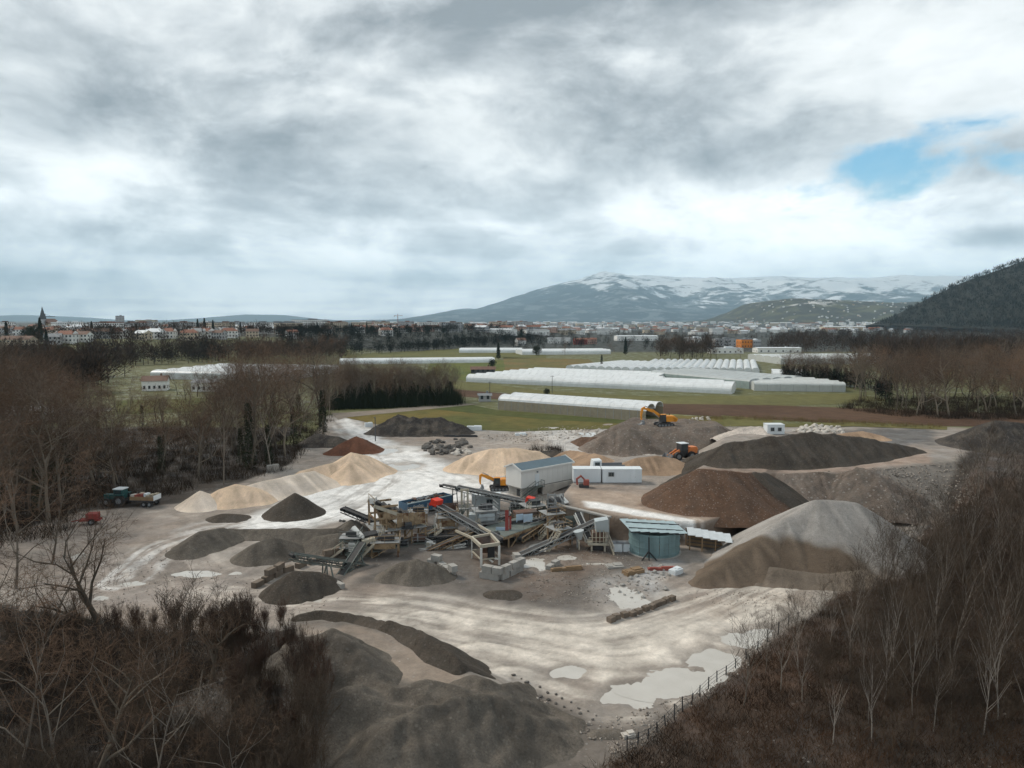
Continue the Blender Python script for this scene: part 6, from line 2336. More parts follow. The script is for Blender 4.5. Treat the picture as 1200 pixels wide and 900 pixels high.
# ------------------------------------------------------------------ white shed on its concrete podium
def white_shed():
    c = aty(611, 572.5, 122)
    g = gmesh(c.x, c.y)
    yaw = math.radians(39)
    t = empty('white_shed', (c.x, c.y, g), yaw)
    tag(t, 'tall white clad shed with a blue-grey roof on a concrete base', 'shed')
    L, W, z0 = 12.2, 4.3, c.z - g
    h, rise = 3.15, .75
    # cladding sheets
    n = 10
    for i in range(n):
        part(t, 'cladding_sheet', 'shed_white', lambda m: m.box((L * (i + .5) / n, 0, z0 + h / 2), (L / n - .02, .10, h)))
        part(t, 'cladding_sheet', 'shed_white', lambda m: m.box((L * (i + .5) / n, W, z0 + h / 2), (L / n - .02, .10, h)))
    for x in (0, L):
        for i in range(4):
            y0, y1 = W * i / 4 + .01, W * (i + 1) / 4 - .01
            k = lambda y: z0 + h + rise * (1 - abs(y - W / 2) / (W / 2))
            part(t, 'cladding_sheet', 'shed_white', lambda m: m.add([(x - .05, y0, z0), (x + .05, y0, z0), (x + .05, y1, z0), (x - .05, y1, z0), (x - .05, y0, k(y0)), (x + .05, y0, k(y0)), (x + .05, y1, k(y1)), (x - .05, y1, k(y1))],
                                                                  [(0, 3, 2, 1), (4, 5, 6, 7), (0, 1, 5, 4), (1, 2, 6, 5), (2, 3, 7, 6), (3, 0, 4, 7)]))
    for sg, y0 in ((-1, -.3), (1, W + .3)):
        part(t, 'roof', 'roof_slate', lambda m: m.beam((L / 2, y0, z0 + h - .05), (L / 2, W / 2, z0 + h + rise + .12), L + .5, .10))
    part(t, 'fascia', 'shed_white', lambda m: m.box((L / 2, -.36, z0 + h - .02), (L + .6, .1, .28)))
    for x in (-.28, L + .28):
        part(t, 'fascia', 'shed_white', lambda m: m.beam((x, -.3, z0 + h + .02), (x, W / 2, z0 + h + rise + .2), .08, .25).beam((x, W + .3, z0 + h + .02), (x, W / 2, z0 + h + rise + .2), .08, .25))
    d = part(t, 'door', 'cabin_white', lambda m: m.box((3.6, -.07, z0 + 1.05), (.95, .1, 2.1)))
    part(d, 'lamp', 'trim_grey', lambda m: m.box((3.6, -.16, z0 + 2.5), (.25, .2, .25)))
    part(t, 'floor_slab', 'concrete', lambda m: m.box((L / 2, W / 2, z0 - .12), (L - .1, W - .1, .22)))
    part(t, 'base_wall', 'concrete', lambda m: m.box((2.2, W / 2, z0 / 2 - .6), (3.6, W - .5, z0 + .8)))
    part(t, 'base_wall', 'concrete', lambda m: m.box((8.6, W / 2 + .2, z0 / 2 - .6), (6.4, W - .9, z0 + .8)))
    part(t, 'door_opening', 'dark_machine', lambda m: m.box((.36, 1.3, z0 / 2 - .2), (.1, .8, z0 - .4)))
    part(t, 'staircase', 'steel_green', lambda m: stairs(m, V3(-.6, -.75, 0), V3(3.0, -.75, z0), .8, V3(0, 1, 0)))
    part(t, 'landing', 'steel_green', lambda m: m.box((3.7, -.7, z0 - .05), (1.5, 1.0, .1)))
    part(t, 'railing', 'steel_green', lambda m: rail(m, [(3.0, -1.15, z0), (4.4, -1.15, z0), (4.4, -.2, z0)]))
    # sloping concrete side ramp that holds the terrace
    part(t, 'ramp_wall', 'stone_pale', lambda m: m.add([(4.6, -.5, -.4), (12.6, -.5, z0 - .6), (12.6, -.5, z0 - .1), (4.6, -.5, z0 - .1), (4.6, -.2, -.4), (12.6, -.2, z0 - .6), (12.6, -.2, z0 - .1), (4.6, -.2, z0 - .1)],
                                                      [(0, 1, 2, 3), (7, 6, 5, 4), (0, 4, 5, 1), (1, 5, 6, 2), (2, 6, 7, 3), (3, 7, 4, 0)]))
    return t


white_shed()


def container(name, label, px0, px1, pyb, Y, h, d, mat, win=None, rz=0.0, ribs=8, marks=None, cat='container', roofm='cabin_white', door=True):
    a, b = aty(px0, pyb, Y), aty(px1, pyb, Y)
    L = b.x - a.x
    g = gmesh((a.x + b.x) / 2, Y + d / 2)
    t = empty(name, ((a.x + b.x) / 2, Y, g), rz)
    tag(t, label, cat)
    part(t, 'body', mat, lambda m: m.box((0, d / 2, h / 2 + .12), (L, d, h)))
    part(t, 'roof', roofm, lambda m: m.box((0, d / 2, h + .17), (L + .12, d + .12, .10)))
    part(t, 'floor_frame', 'trim_grey', lambda m: m.box((0, d / 2, .0), (L - .05, d - .05, .5)))
    n = ribs
    for i in range(n + 1):
        part(t, 'rib', mat, lambda m: m.box((-L / 2 + L * i / n * .99 + L * .005, -.025, h / 2 + .12), (.07, .05, h - .1)))
    for (f, z, w, hh) in (win or []):
        wd = part(t, 'window', 'trim_grey', lambda m: m.box((-L / 2 + f * L, -.06, z), (w + .16, .08, hh + .16)))
        part(wd, 'pane', 'glass', lambda m: m.box((-L / 2 + f * L - w / 4, -.11, z), (w / 2 - .06, .03, hh)))
        part(wd, 'pane', 'glass', lambda m: m.box((-L / 2 + f * L + w / 4, -.11, z), (w / 2 - .06, .03, hh)))
    if door:
        dr = part(t, 'door', mat, lambda m: m.box((L * .28, -.07, 1.15), (.9, .06, 2.0)))
        part(dr, 'handle', 'trim_grey', lambda m: m.box((L * .28 + .35, -.12, 1.1), (.12, .05, .05)))
    return t


container('container', 'white container between the shed and the windowed cabin', 672, 704, 569, 120.5, 2.25, 2.4, 'cabin_white', ribs=12, door=False)
container('site_cabin', 'white site cabin with one small dark window on the terrace', 706, 752, 569, 120.2, 2.25, 2.4, 'cabin_white', win=[(.22, 1.55, .85, .6)], ribs=3, cat='cabin')
container('container', 'white container standing behind the other white ones', 670, 695, 552, 130, 1.9, 2.4, 'cabin_white', ribs=9, door=False)
container('site_cabin', 'grey cabin with a small window among the machines', 553, 586, 600, 112, 2.7, 2.4, 'cabin_grey', win=[(.62, 2.0, .8, .55)], ribs=3, cat='cabin')
container('site_hut', 'small white hut with two dark windows beyond the embankment', 899, 919, 511.5, 160, 2.1, 2.6, 'cabin_white', win=[(.3, 1.2, .7, .7), (.72, 1.2, .7, .7)], ribs=2, cat='hut', door=False)
for k, (px, lb) in enumerate(((723, 'white square water vat left of the tank, by the crusher stairs'), (735, 'white square water vat touching the tank'))):
    q = aty(px, 652, 93.5)
    t = root('water_vat', lb, 'vat', V3(q.x, q.y, gmesh(q.x, q.y)))
    part(t, 'body', 'cabin_white', lambda m: m.box((0, 0, .55), (1.25, 1.2, 1.1)))
    part(t, 'rim', 'trim_grey', lambda m: m.box((0, 0, 1.13), (1.35, 1.3, .08)))
    part(t, 'cap', 'trim_grey', lambda m: m.tube((0, 0, 1.15), (0, 0, 1.25), .2, n=10))


# blue scrap container
def scrap_skip():
    A, B = aty(478, 602, 110), aty(531, 593, 116)
    g = gmesh(A.x, A.y)
    yaw = math.atan2(B.y - A.y, B.x - A.x)
    L = (B.xy - A.xy).length
    t = empty('scrap_container', (A.x, A.y, g), yaw)
    tag(t, 'open blue container with rusty scrap and white lettering behind the tan tower', 'container')
    h = 1.55
    z0 = .45
    part(t, 'front_wall', 'blue_paint', lambda m: m.box((L / 2, 0, z0 + h / 2), (L, .1, h)))
    part(t, 'back_wall', 'blue_paint', lambda m: m.box((L / 2, 2.6, z0 + h / 2), (L, .1, h)))
    part(t, 'end_wall', 'blue_paint', lambda m: m.box((.05, 1.3, z0 + h / 2), (.1, 2.5, h)))
    part(t, 'end_wall', 'blue_paint', lambda m: m.box((L - .05, 1.3, z0 + h / 2), (.1, 2.5, h)))
    part(t, 'floor', 'trim_grey', lambda m: m.box((L / 2, 1.3, z0 - .1), (L, 2.6, .2)))
    part(t, 'top_rail', 'pale_teal', lambda m: m.box((L / 2, -.02, z0 + h + .05), (L + .1, .16, .14)))
    for i in range(12):
        part(t, 'rib', 'blue_paint', lambda m: m.box((L * (i + .5) / 12, -.08, z0 + h / 2 - .1), (.12, .07, h - .3)))
    for x in (1, L - 1):
        part(t, 'skid', 'dark_machine', lambda m: m.box((x, 1.3, .2), (.4, 2.2, .7)))
    # the worn white letters on the side: six block marks too faded to read
    R = random.Random(4)
    for i in range(6):
        part(t, 'letter', 'steel_white', lambda m: m.box((1.0 + i * .34, -.13, z0 + h * .55), (.07, .02, .5)).box((1.1 + i * .34, -.13, z0 + h * .62 + .2 * (1 - i % 3)), (.16, .02, .09)).box((1.17 + i * .34, -.13, z0 + h * .62 - .1 * (i % 2)), (.06, .02, .3)))
    t2 = empty('scrap_pile', (A.x + math.cos(yaw) * L / 2, A.y + math.sin(yaw) * L / 2, g + z0 + h - .6), yaw)
    tag(t2, 'rusty brown scrap metal filling the blue container', 'scrap')
    for i in range(34):
        c = V3(R.uniform(-L / 2 + .6, L / 2 - .6), R.uniform(.4, 2.2), R.uniform(-.1, .7))
        rot = Matrix.Rotation(R.uniform(0, 3), 3, 'X') @ Matrix.Rotation(R.uniform(0, 3), 3, 'Z')
        part(t2, 'scrap_piece', R.choice(['scrap', 'scrap', 'scrap', 'dark_machine', 'steel_grey']), lambda m: m.box(c, (R.uniform(.5, 1.8), R.uniform(.1, .8), R.uniform(.08, .4)), rot))


scrap_skip()

# ------------------------------------------------------------------ the tank with its sheet roof, the shelter
def tank():
    q = aty(772, 661, 90)
    base = V3(q.x, q.y + 3.2, gmesh(q.x, q.y))
    t = root('water_tank', 'round teal steel tank with a slanting sheet roof', 'tank', base)
    R, h = 3.35, 3.1
    n = 16
    for i in range(n):
        a0, a1 = 2 * math.pi * i / n + .012, 2 * math.pi * (i + 1) / n - .012
        vs = []
        for r_ in (R, R - .08):
            for a in (a0, (a0 + a1) / 2, a1):
                for z in (-.3, h):
                    vs.append((r_ * math.cos(a), r_ * math.sin(a), z))
        part(t, 'wall_plate', 'teal_metal', lambda m: m.add(vs, [(0, 2, 3, 1), (2, 4, 5, 3), (7, 9, 8, 6), (9, 11, 10, 8), (1, 3, 9, 7), (3, 5, 11, 9), (0, 1, 7, 6), (4, 10, 11, 5)]))
    part(t, 'base_ring', 'concrete', lambda m: m.tube((0, 0, -.3), (0, 0, .12), R + .25, n=24))
    for i in range(4):
        part(t, 'hoop', 'teal_metal', lambda m: [m.beam((math.cos(a) * (R + .04), math.sin(a) * (R + .04), .5 + i * .8), (math.cos(a + .2618) * (R + .04), math.sin(a + .2618) * (R + .04), .5 + i * .8), .07, .1) for a in [k * .2618 for k in range(24)]])
    # roof of single overlapping sheets, higher at the left back
    for i in range(6):
        x = -3.6 + i * 1.15
        part(t, 'roof_sheet', 'pale_teal', lambda m: m.beam((x + .58 + .1 * i, -2.9, h + .50 - .06 * i), (x + .58 + .1 * i - .7, 2.6, h + .62 - .07 * i), 1.2, .05))
    for y in (-2.4, 0, 2.4):
        part(t, 'roof_beam', 'dark_machine', lambda m: m.beam((-3.6, y, h + .36 + .02 * y), (3.4, y, h + .02 + .02 * y), .14, .2))
    for y in (-1.6, .9):
        part(t, 'roof_batten', 'dark_machine', lambda m: m.beam((-3.7, y, h + .66 + .02 * y), (3.5, y, h + .26 + .02 * y), .12, .12))
    # black support trestle at the front
    for x0, x1 in ((-1.4, -1.4), (-1.4, -2.5), (-1.4, -.2)):
        part(t, 'strut', 'rubber', lambda m: m.beam((x0, -R - .12, h - .1 if x0 == x1 else 1.1), (x1, -R - .5, -.2), .14))
    return t


tank()


def shelter():
    a, b = aty(806, 623, 94.5), aty(858, 633, 92.5)
    g = gmesh(a.x, a.y)
    t = root('sheet_shelter', 'low lean-to of pale corrugated sheets on rough timber right of the tank', 'shelter', V3(a.x, a.y, g))
    r = rel(t)
    A, B = r(a), r(b)
    d = (B - A)
    n = 6
    for i in range(n):
        p, q = A + d * (i / n), A + d * ((i + 1) / n)
        c = (p + q) / 2
        part(t, 'roof_sheet', 'roof_sheet', lambda m: m.beam(c + V3(-.2, -1.0, -.12), c + V3(.2, 1.6, .22 + .02 * i), d.length / n - .03, .05))
    for f in (.02, .3, .6, .97):
        for y in (-.7, 1.3):
            p = A + d * f + V3(0, y, -.15)
            part(t, 'post', 'timber', lambda m: m.beam(p, V3(p.x, p.y, -.6), .16))
    for y in (-.7, 1.3):
        part(t, 'rafter', 'timber', lambda m: m.beam(A + V3(0, y, -.12 + y * .12), B + V3(0, y, -.14 + y * .12), .14, .2))
    for i in range(9):
        z = .1 + i * .17
        part(t, 'plank', 'timber' if i % 3 else 'stone_dark', lambda m: m.beam(V3(A.x + .2, A.y + .9, z), V3(B.x - .6 - .1 * i, B.y + .9, z + .02), .1, .15))
    return t


shelter()

# ------------------------------------------------------------------ walls and loose blocks
def retaining_wall():
    pts = [aty(p, 0, 1) for p in ()]
    line = [at(x, y, 3.0) for x, y in ((655, 590.5), (684, 597), (721, 606))]
    t = root('retaining_wall', 'stained brown retaining wall of upright panels below the terrace', 'wall', V3(line[0].x, line[0].y, gmesh(line[0].x, line[0].y - 3)))
    r = rel(t)
    for a, b in zip(line[:-1], line[1:]):
        a, b = r(a), r(b)
        d = b - a
        n = max(2, int(d.length / 1.1))
        nv = V3(d.y, -d.x, 0).normalized()
        for i in range(n):
            p, q = a + d * (i / n + .006), a + d * ((i + 1) / n - .006)
            o = nv * (1.35 + .05 * (i % 2))
            part(t, 'wall_panel', 'concrete_dark' if i % 4 else 'concrete', lambda m: m.beam(V3(p.x + o.x, p.y + o.y, 1.3), V3(q.x + o.x, q.y + o.y, 1.3), .2, 3.6))
        part(t, 'coping', 'concrete', lambda m: m.beam(V3(*(a + nv * 1.2).xy, 3.2), V3(*(b + nv * 1.2).xy, 3.2), .7, .22))
    return t


retaining_wall()


def block_wall(name, label, pts, size, mat, courses=2, jit=.06, seed=0, cat='wall'):
    """line of single blocks along ground pixels"""
    R = random.Random(seed)
    P = [hit(*p) for p in pts]
    t = root(name, label, cat, V3(P[0].x, P[0].y, gmesh(P[0].x, P[0].y)))
    b = Vector(t.location)
    for a, c in zip(P[:-1], P[1:]):
        d = c - a
        n = max(1, int(d.length / (size[0] * 1.04)))
        ang = math.atan2(d.y, d.x)
        for k in range(courses):
            for i in range(n):
                if k == courses - 1 and R.random() < .25 and courses > 1:
                    continue
                p = a + d * ((i + .5 + (k % 2) * .3) / n)
                g = gmesh(p.x, p.y)
                q = V3(p.x, p.y, g) - b + V3(R.gauss(0, jit), R.gauss(0, jit), size[2] * (k + .45))
                rot = Matrix.Rotation(ang + R.gauss(0, jit), 3, 'Z') @ Matrix.Rotation(R.gauss(0, jit * .5), 3, 'X')
                part(t, 'block', mat, lambda m: m.box(q, (size[0] * R.uniform(.9, 1.0), size[1], size[2] * .97), rot))
    return t


block_wall('block_wall', 'low wall of concrete blocks behind the dark gravel heap below the tan tower', [(497, 660), (516, 664), (532, 676)], (1.3, .8, .75), 'concrete', 2, .04, 1)
block_wall('block_wall', 'concrete block pen around the foot of the white-legged hopper', [(562, 676), (586, 680), (612, 668), (604, 660)], (1.3, .8, .8), 'concrete', 2, .04, 2)
block_wall('block_wall', 'low brown block wall under the lowest left conveyor', [(296, 690), (330, 672), (360, 662), (400, 652), (432, 652)], (1.5, .7, .7), 'concrete_dark', 2, .05, 3)
block_wall('block_wall', 'short concrete wall right of the lowest left conveyor', [(368, 676), (402, 690)], (1.4, .6, .6), 'concrete', 1, .04, 4)
block_wall('stone_wall', 'line of rough stone blocks edging the ramp below the tank', [(712, 729), (736, 722), (760, 714), (790, 702)], (.8, .6, .55), 'concrete_dark', 1, .07, 5)
block_wall('block_wall', 'concrete block edging in the mud right of the gantry', [(640, 668), (655, 660)], (1.2, .7, .6), 'concrete', 1, .08, 7)

# loose stones: a chunky prototype shared by all copies
def rock_mesh(seed):
    R = np.random.RandomState(seed)
    import bmesh
    bm = bmesh.new()
    bmesh.ops.create_icosphere(bm, subdivisions=1, radius=1.0)
    for v in bm.verts:
        v.co *= R.uniform(.7, 1.15)
        v.co.z *= .75
    me = bpy.data.meshes.new('boulder')
    bm.to_mesh(me)
    bm.free()
    return me


ROCKS = {k: [rock_mesh(s + i) for i in range(3)] for k, s in (('stone_pale', 1), ('stone_dark', 11), ('concrete', 21))}
for k, L_ in ROCKS.items():
    for me in L_:
        me.materials.append(M[k])
def rocks(n, poly, smin, smax, mat, label, group, seed, mind=.8, name='boulder', base=None):
    R = random.Random(seed)
    for q in px_scatter(n, poly, mind, seed, 5000):
        o = link(name, R.choice(ROCKS[mat]))
        s = R.uniform(smin, smax)
        o.location = (q.x, q.y, gmesh(q.x, q.y) + s * .25 if base is None else base)
        o.scale = (s * R.uniform(.8, 1.3), s, s * R.uniform(.7, 1.1))
        o.rotation_euler = (R.uniform(-.3, .3), R.uniform(-.3, .3), R.uniform(0, 6.28))
        tag(o, label, 'boulder', group)


rocks(70, [(930, 506), (945, 499), (985, 500), (990, 508), (940, 509)], .5, 1.0, 'stone_pale', 'white boulder in the pale pile right of the small white hut', 'white boulders beyond the embankment', 51, .9)
rocks(45, [(494, 527), (505, 517), (540, 514), (552, 524), (540, 533), (505, 534)], .5, 1.2, 'stone_dark', 'dark boulder in the stone pile right of the pale road', 'dark boulders by the pale road', 52, .9)
rocks(12, [(524, 535), (552, 533), (545, 526), (530, 527)], .5, 1.1, 'stone_pale', 'pale concrete lump in the stone pile right of the pale road', 'pale lumps by the pale road', 53, .9)
rocks(34, [(600, 790), (660, 815), (700, 838), (690, 850), (640, 825)], .08, .28, 'stone_dark', 'dark stone along the foot of the front sand heaps', 'dark stones at the front heaps', 54, .7)
rocks(40, [(600, 506), (700, 500), (760, 503), (700, 510), (610, 512)], .2, .6, 'stone_pale', 'pale rubble lump along the edge of the meadow', 'rubble lumps by the meadow', 55, .8)
rocks(40, [(700, 680), (780, 660), (790, 690), (740, 705)], .15, .4, 'concrete', 'grey stone scattered in front of the tank', 'grey stones in front of the tank', 56, .6)
rocks(30, [(395, 612), (430, 600), (440, 625), (400, 640)], .2, .6, 'stone_dark', 'dark stone beside the upper left conveyor heap', 'dark stones by the upper left conveyor', 57, .5)
rocks(26, [(780, 496), (830, 488), (835, 492), (800, 500)], .3, .8, 'stone_pale', 'pale stone in the white strip right of the excavator', 'pale stones right of the excavator', 58, .7)


# stony faces too fine to count
def pebbles(name, label, poly, n, smin, smax, mat, seed):
    R = np.random.RandomState(seed)
    P = np.array(poly, float)
    lo, hi = P.min(0), P.max(0)
    pp = lo + (hi - lo) * R.rand(n * 3, 2)
    pp = pp[poly_dist(pp[:, 0], pp[:, 1], poly) < 0][:n]
    Q = np.array([hit(*p)[:] for p in pp]) if n < 400 else hits(pp)
    tet = np.array([(1, 1, 1), (-1, -1, 1), (-1, 1, -1), (1, -1, -1)], float) * .6
    V, Fc = [], []
    for q in Q:
        s = R.uniform(smin, smax)
        b = len(V)
        rot = np.linalg.qr(R.randn(3, 3))[0]
        z = gmesh(q[0], q[1])
        for v in tet:
            V.append((rot @ v) * s * R.uniform(.7, 1.3) + np.array([q[0], q[1], z + s * .2]))
        Fc += [(b, b + 1, b + 2), (b, b + 3, b + 1), (b, b + 2, b + 3), (b + 1, b + 3, b + 2)]
    o = link(name, np_mesh(name, np.array(V), np.array(Fc)), M[mat])
    tag(o, label, 'stones', kind='stuff')


var_mat('pebble', [(.10, .09, .08), (.24, .21, .18), (.42, .38, .34), (.30, .24, .19)], .3)
pebbles('scattered_stones', 'stones on the face of the embankment at the right', [(940, 556), (1022, 550), (1130, 542), (1150, 600), (1070, 640), (1000, 600)], 1500, .06, .26, 'pebble', 61)
pebbles('scattered_stones', 'gravel and debris in the yard between the machines and the tank', [(600, 650), (700, 640), (800, 670), (740, 712), (620, 705)], 1000, .03, .14, 'pebble', 62)
pebbles('scattered_stones', 'pebbles scattered on the brown embankment face', [(770, 590), (830, 555), (900, 560), (905, 598), (860, 610)], 500, .06, .22, 'pebble', 63)
pebbles('scattered_stones', 'stones along the lower edge of the muddy ground near the fence', [(690, 850), (800, 815), (900, 740), (905, 760), (820, 830), (720, 890)], 700, .03, .16, 'pebble', 64)
pebbles('scattered_stones', 'gravel scattered on the muddy yard at the left', [(60, 690), (200, 640), (330, 690), (420, 700), (300, 735), (120, 720)], 700, .03, .14, 'pebble', 65)
pebbles('scattered_stones', 'stones rolled to the foot of the largest grey heap', [(800, 694), (830, 690), (1010, 695), (1040, 690), (1000, 706), (880, 712), (810, 706)], 600, .02, .10, 'pebble', 67)
pebbles('scattered_stones', 'stones rolled to the foot of the front sand heaps', [(600, 800), (690, 850), (700, 870), (660, 850), (590, 808)], 500, .04, .2, 'pebble', 68)
pebbles('scattered_stones', 'rubble strewn along the meadow side of the works', [(560, 512), (640, 500), (760, 498), (870, 500), (870, 508), (700, 512), (600, 520)], 700, .08, .3, 'pebble', 66)

# boards, pipes and sheets lying about the yard
R7 = random.Random(7)
for k, (px, py, L, w, h, mt, rz, lb) in enumerate((
        (742, 672, 2.6, 1.2, .5, 'timber', .5, 'brown crate lying in front of the tank'), (664, 668, 4.0, .5, .4, 'timber', .2, 'long brown timber baulk in the yard mud'),
        (776, 668, 3.6, .5, .35, 'pink_skip', .05, 'reddish beam at the foot of the tank'), (792, 672, 1.6, 1.0, .6, 'cabin_white', .7, 'crumpled pale sheet right of the tank foot'),
        (736, 862, 1.0, .6, .25, 'stone_pale', .3, 'pale tarpaulin bundle by the lower fence end'), (720, 664, 2.2, 1.4, .25, 'concrete', .2, 'pale concrete slab left of the tank'),
        (650, 662, 1.8, .3, .25, 'timber', 1.0, 'short tan board near the gantry puddle'), (540, 512, 9.0, .5, .5, 'dark_machine', -.05, 'long dark pipe behind the dark boulders'),
        (610, 510, 3.0, 1.5, .6, 'cabin_white', .1, 'white sheet bundle by the meadow rubble'), (432, 500, 2.2, 1.4, 1.2, 'cabin_white', .4, 'white box behind the black soil heap'),
        (556, 504, 4.2, 1.6, 1.2, 'cabin_white', .05, 'white pallet stack at the right end of the black heap'), (320, 552, 2.4, 1.5, 1.3, 'concrete', .4, 'grey concrete cube under the left trees'))):
    q = hit(px, py)
    o = MB().box((0, 0, h / 2), (L, w, h)).box((L * .22, w * .08, h + .06), (L * .5, w * .7, .12)).box((-L * .3, -w * .1, h + .04), (L * .25, w * .6, .08)).build('yard_clutter', M[mt])
    o.location = (q.x, q.y, gmesh(q.x, q.y) - .05)
    o.rotation_euler.z = rz
    o.name = {'timber': 'timber_baulk', 'pink_skip': 'steel_beam', 'cabin_white': 'sheet_bundle', 'stone_pale': 'tarpaulin_bundle', 'concrete': 'concrete_slab', 'dark_machine': 'steel_pipe'}[mt]
    tag(o, lb, {'timber': 'timber', 'pink_skip': 'beam', 'cabin_white': 'bundle', 'stone_pale': 'bundle', 'concrete': 'slab', 'dark_machine': 'pipe'}[mt])

# ------------------------------------------------------------------ fence along the lower right edge
fx = smooth_line([hit(x, y).xy for x, y in ((735, 880), (770, 858), (800, 836), (830, 806), (862, 782), (900, 752), (935, 726))], 6)
ft_ = root('wire_fence', 'wire fence on dark posts along the lower right edge of the yard', 'fence', V3(fx[0][0], fx[0][1], gmesh(*fx[0])))
rb = rel(ft_)
acc, tops = 0.0, []
for i, p in enumerate(fx):
    if i % 2 == 0:
        g = gmesh(*p)
        lean = V3(R7.gauss(0, .07), R7.gauss(0, .07), 0)
        a, b = rb(V3(p[0], p[1], g - .3)), rb(V3(p[0], p[1], g + R7.uniform(.8, 1.3))) + lean
        part(ft_, 'post', 'dark_machine', lambda m: m.tube(a, b, .05, n=6))
        tops.append((a, b))
for j, f in enumerate((.45, .7, .93)):
    part(ft_, 'wire', 'dark_machine', lambda m: [m.beam(p[0] + (p[1] - p[0]) * f, q[0] + (q[1] - q[0]) * f, .02) for p, q in zip(tops[:-1], tops[1:])])


# ------------------------------------------------------------------ smaller machines that crowd the works
def machine(label, px, pyb, Y, w, h, mat, kind=0, rz=0.0):
    q = aty(px, pyb, Y)
    t = root('machine_unit', label, 'machine', V3(q.x, q.y, gmesh(q.x, q.y)))
    t.rotation_euler.z = rz
    dz = max(0.0, q.z - t.location.z)
    d = w * .7
    for x in (-1, 1):
        for y in (-1, 1):
            part(t, 'leg', 'dark_machine', lambda m: m.beam((x * w * .45, y * d * .45, -.2), (x * w * .45, y * d * .45, dz + .1), .12))
    part(t, 'bed', 'steel_green', lambda m: m.box((0, 0, dz + .05), (w * 1.05, d * 1.05, .14)))
    if kind == 0:
        part(t, 'housing', mat, lambda m: m.box((-w * .1, 0, dz + h * .42), (w * .6, d * .8, h * .7)).box((w * .28, 0, dz + h * .3), (w * .3, d * .6, h * .45)))
        part(t, 'motor', 'dark_machine', lambda m: m.tube((w * .1, -d * .5, dz + h * .35), (w * .45, -d * .5, dz + h * .35), h * .16, n=10))
        part(t, 'belt_guard', 'steel_cream', lambda m: m.tube((-w * .25, -d * .46, dz + h * .5), (-w * .25, -d * .42, dz + h * .5), h * .26, n=14))
    elif kind == 1:
        part(t, 'drum', mat, lambda m: m.tube((-w * .45, 0, dz + h * .5), (w * .45, 0, dz + h * .42), h * .38, h * .3, 14))
        part(t, 'drum_ring', 'steel_grey', lambda m: m.tube((-w * .2, 0, dz + h * .48), (-w * .1, 0, dz + h * .48), h * .44, n=14))
        part(t, 'pipe', 'steel_white', lambda m: m.tube((w * .4, 0, dz + h * .45), (w * .9, -.3, dz + h * .2), .1, n=8))
    else:
        part(t, 'funnel', mat, lambda m: m.add([(-w / 2, -d / 2, dz + h), (w / 2, -d / 2, dz + h), (w / 2, d / 2, dz + h), (-w / 2, d / 2, dz + h), (-w * .15, -d * .15, dz + .2), (w * .15, -d * .15, dz + .2), (w * .15, d * .15, dz + .2), (-w * .15, d * .15, dz + .2)],
                                               [(0, 1, 5, 4), (1, 2, 6, 5), (2, 3, 7, 6), (3, 0, 4, 7), (4, 5, 6, 7)]))
        for x in (-1, 1):
            part(t, 'upright', 'steel_tan', lambda m: m.beam((x * w / 2, -d / 2, dz), (x * w / 2, -d / 2, dz + h), .12))
    part(t, 'railing', 'steel_grey', lambda m: rail(m, [(-w * .52, -d * .52, dz + .1), (w * .52, -d * .52, dz + .1)], .9))


for a in (('dark pump unit under the middle of the tan tower', 470, 640, 95.5, 1.8, 1.4, 'dark_machine', 0, .2),
          ('dark motor unit under the right end of the tan tower', 492, 638, 97, 1.8, 1.5, 'scrap', 1, .1),
          ('grey drum between the tan tower and the red-hooded conveyor', 517, 617, 103, 2.2, 1.8, 'steel_grey', 1, .4),
          ('rusty feed funnel behind the red-hooded conveyor', 527, 606, 107, 2.4, 2.0, 'scrap', 2, .2),
          ('dark motor bed left of the white-legged hopper', 540, 641, 96, 2.4, 1.3, 'dark_machine', 0, -.2),
          ('pale pump house in front of the grey cabin', 572, 612, 104, 1.8, 1.4, 'steel_cream', 0, .1),
          ('grey gear unit below the gantry platform', 610, 640, 98, 2.0, 1.5, 'steel_grey', 0, .5),
          ('rusty drum under the right end of the gantry', 630, 630, 101, 2.4, 1.6, 'scrap', 1, .5),
          ('dark feed funnel against the brown retaining wall', 668, 622, 100, 2.0, 2.0, 'steel_green', 2, .3),
          ('white pump beside the rusty tan conveyor', 505, 641, 95, 1.4, 1.0, 'steel_white', 0, .0),
          ('dark drum unit in front of the white shed stairs', 606, 596, 113, 2.4, 1.3, 'dark_machine', 1, .2),
          ('cream sorting box behind the tan tower deck', 454, 606, 103, 1.8, 1.8, 'steel_cream', 0, .3),
          ('grey screen unit under the long conveyor', 592, 612, 106, 1.8, 1.5, 'steel_grey', 2, .2)):
    machine(*a)


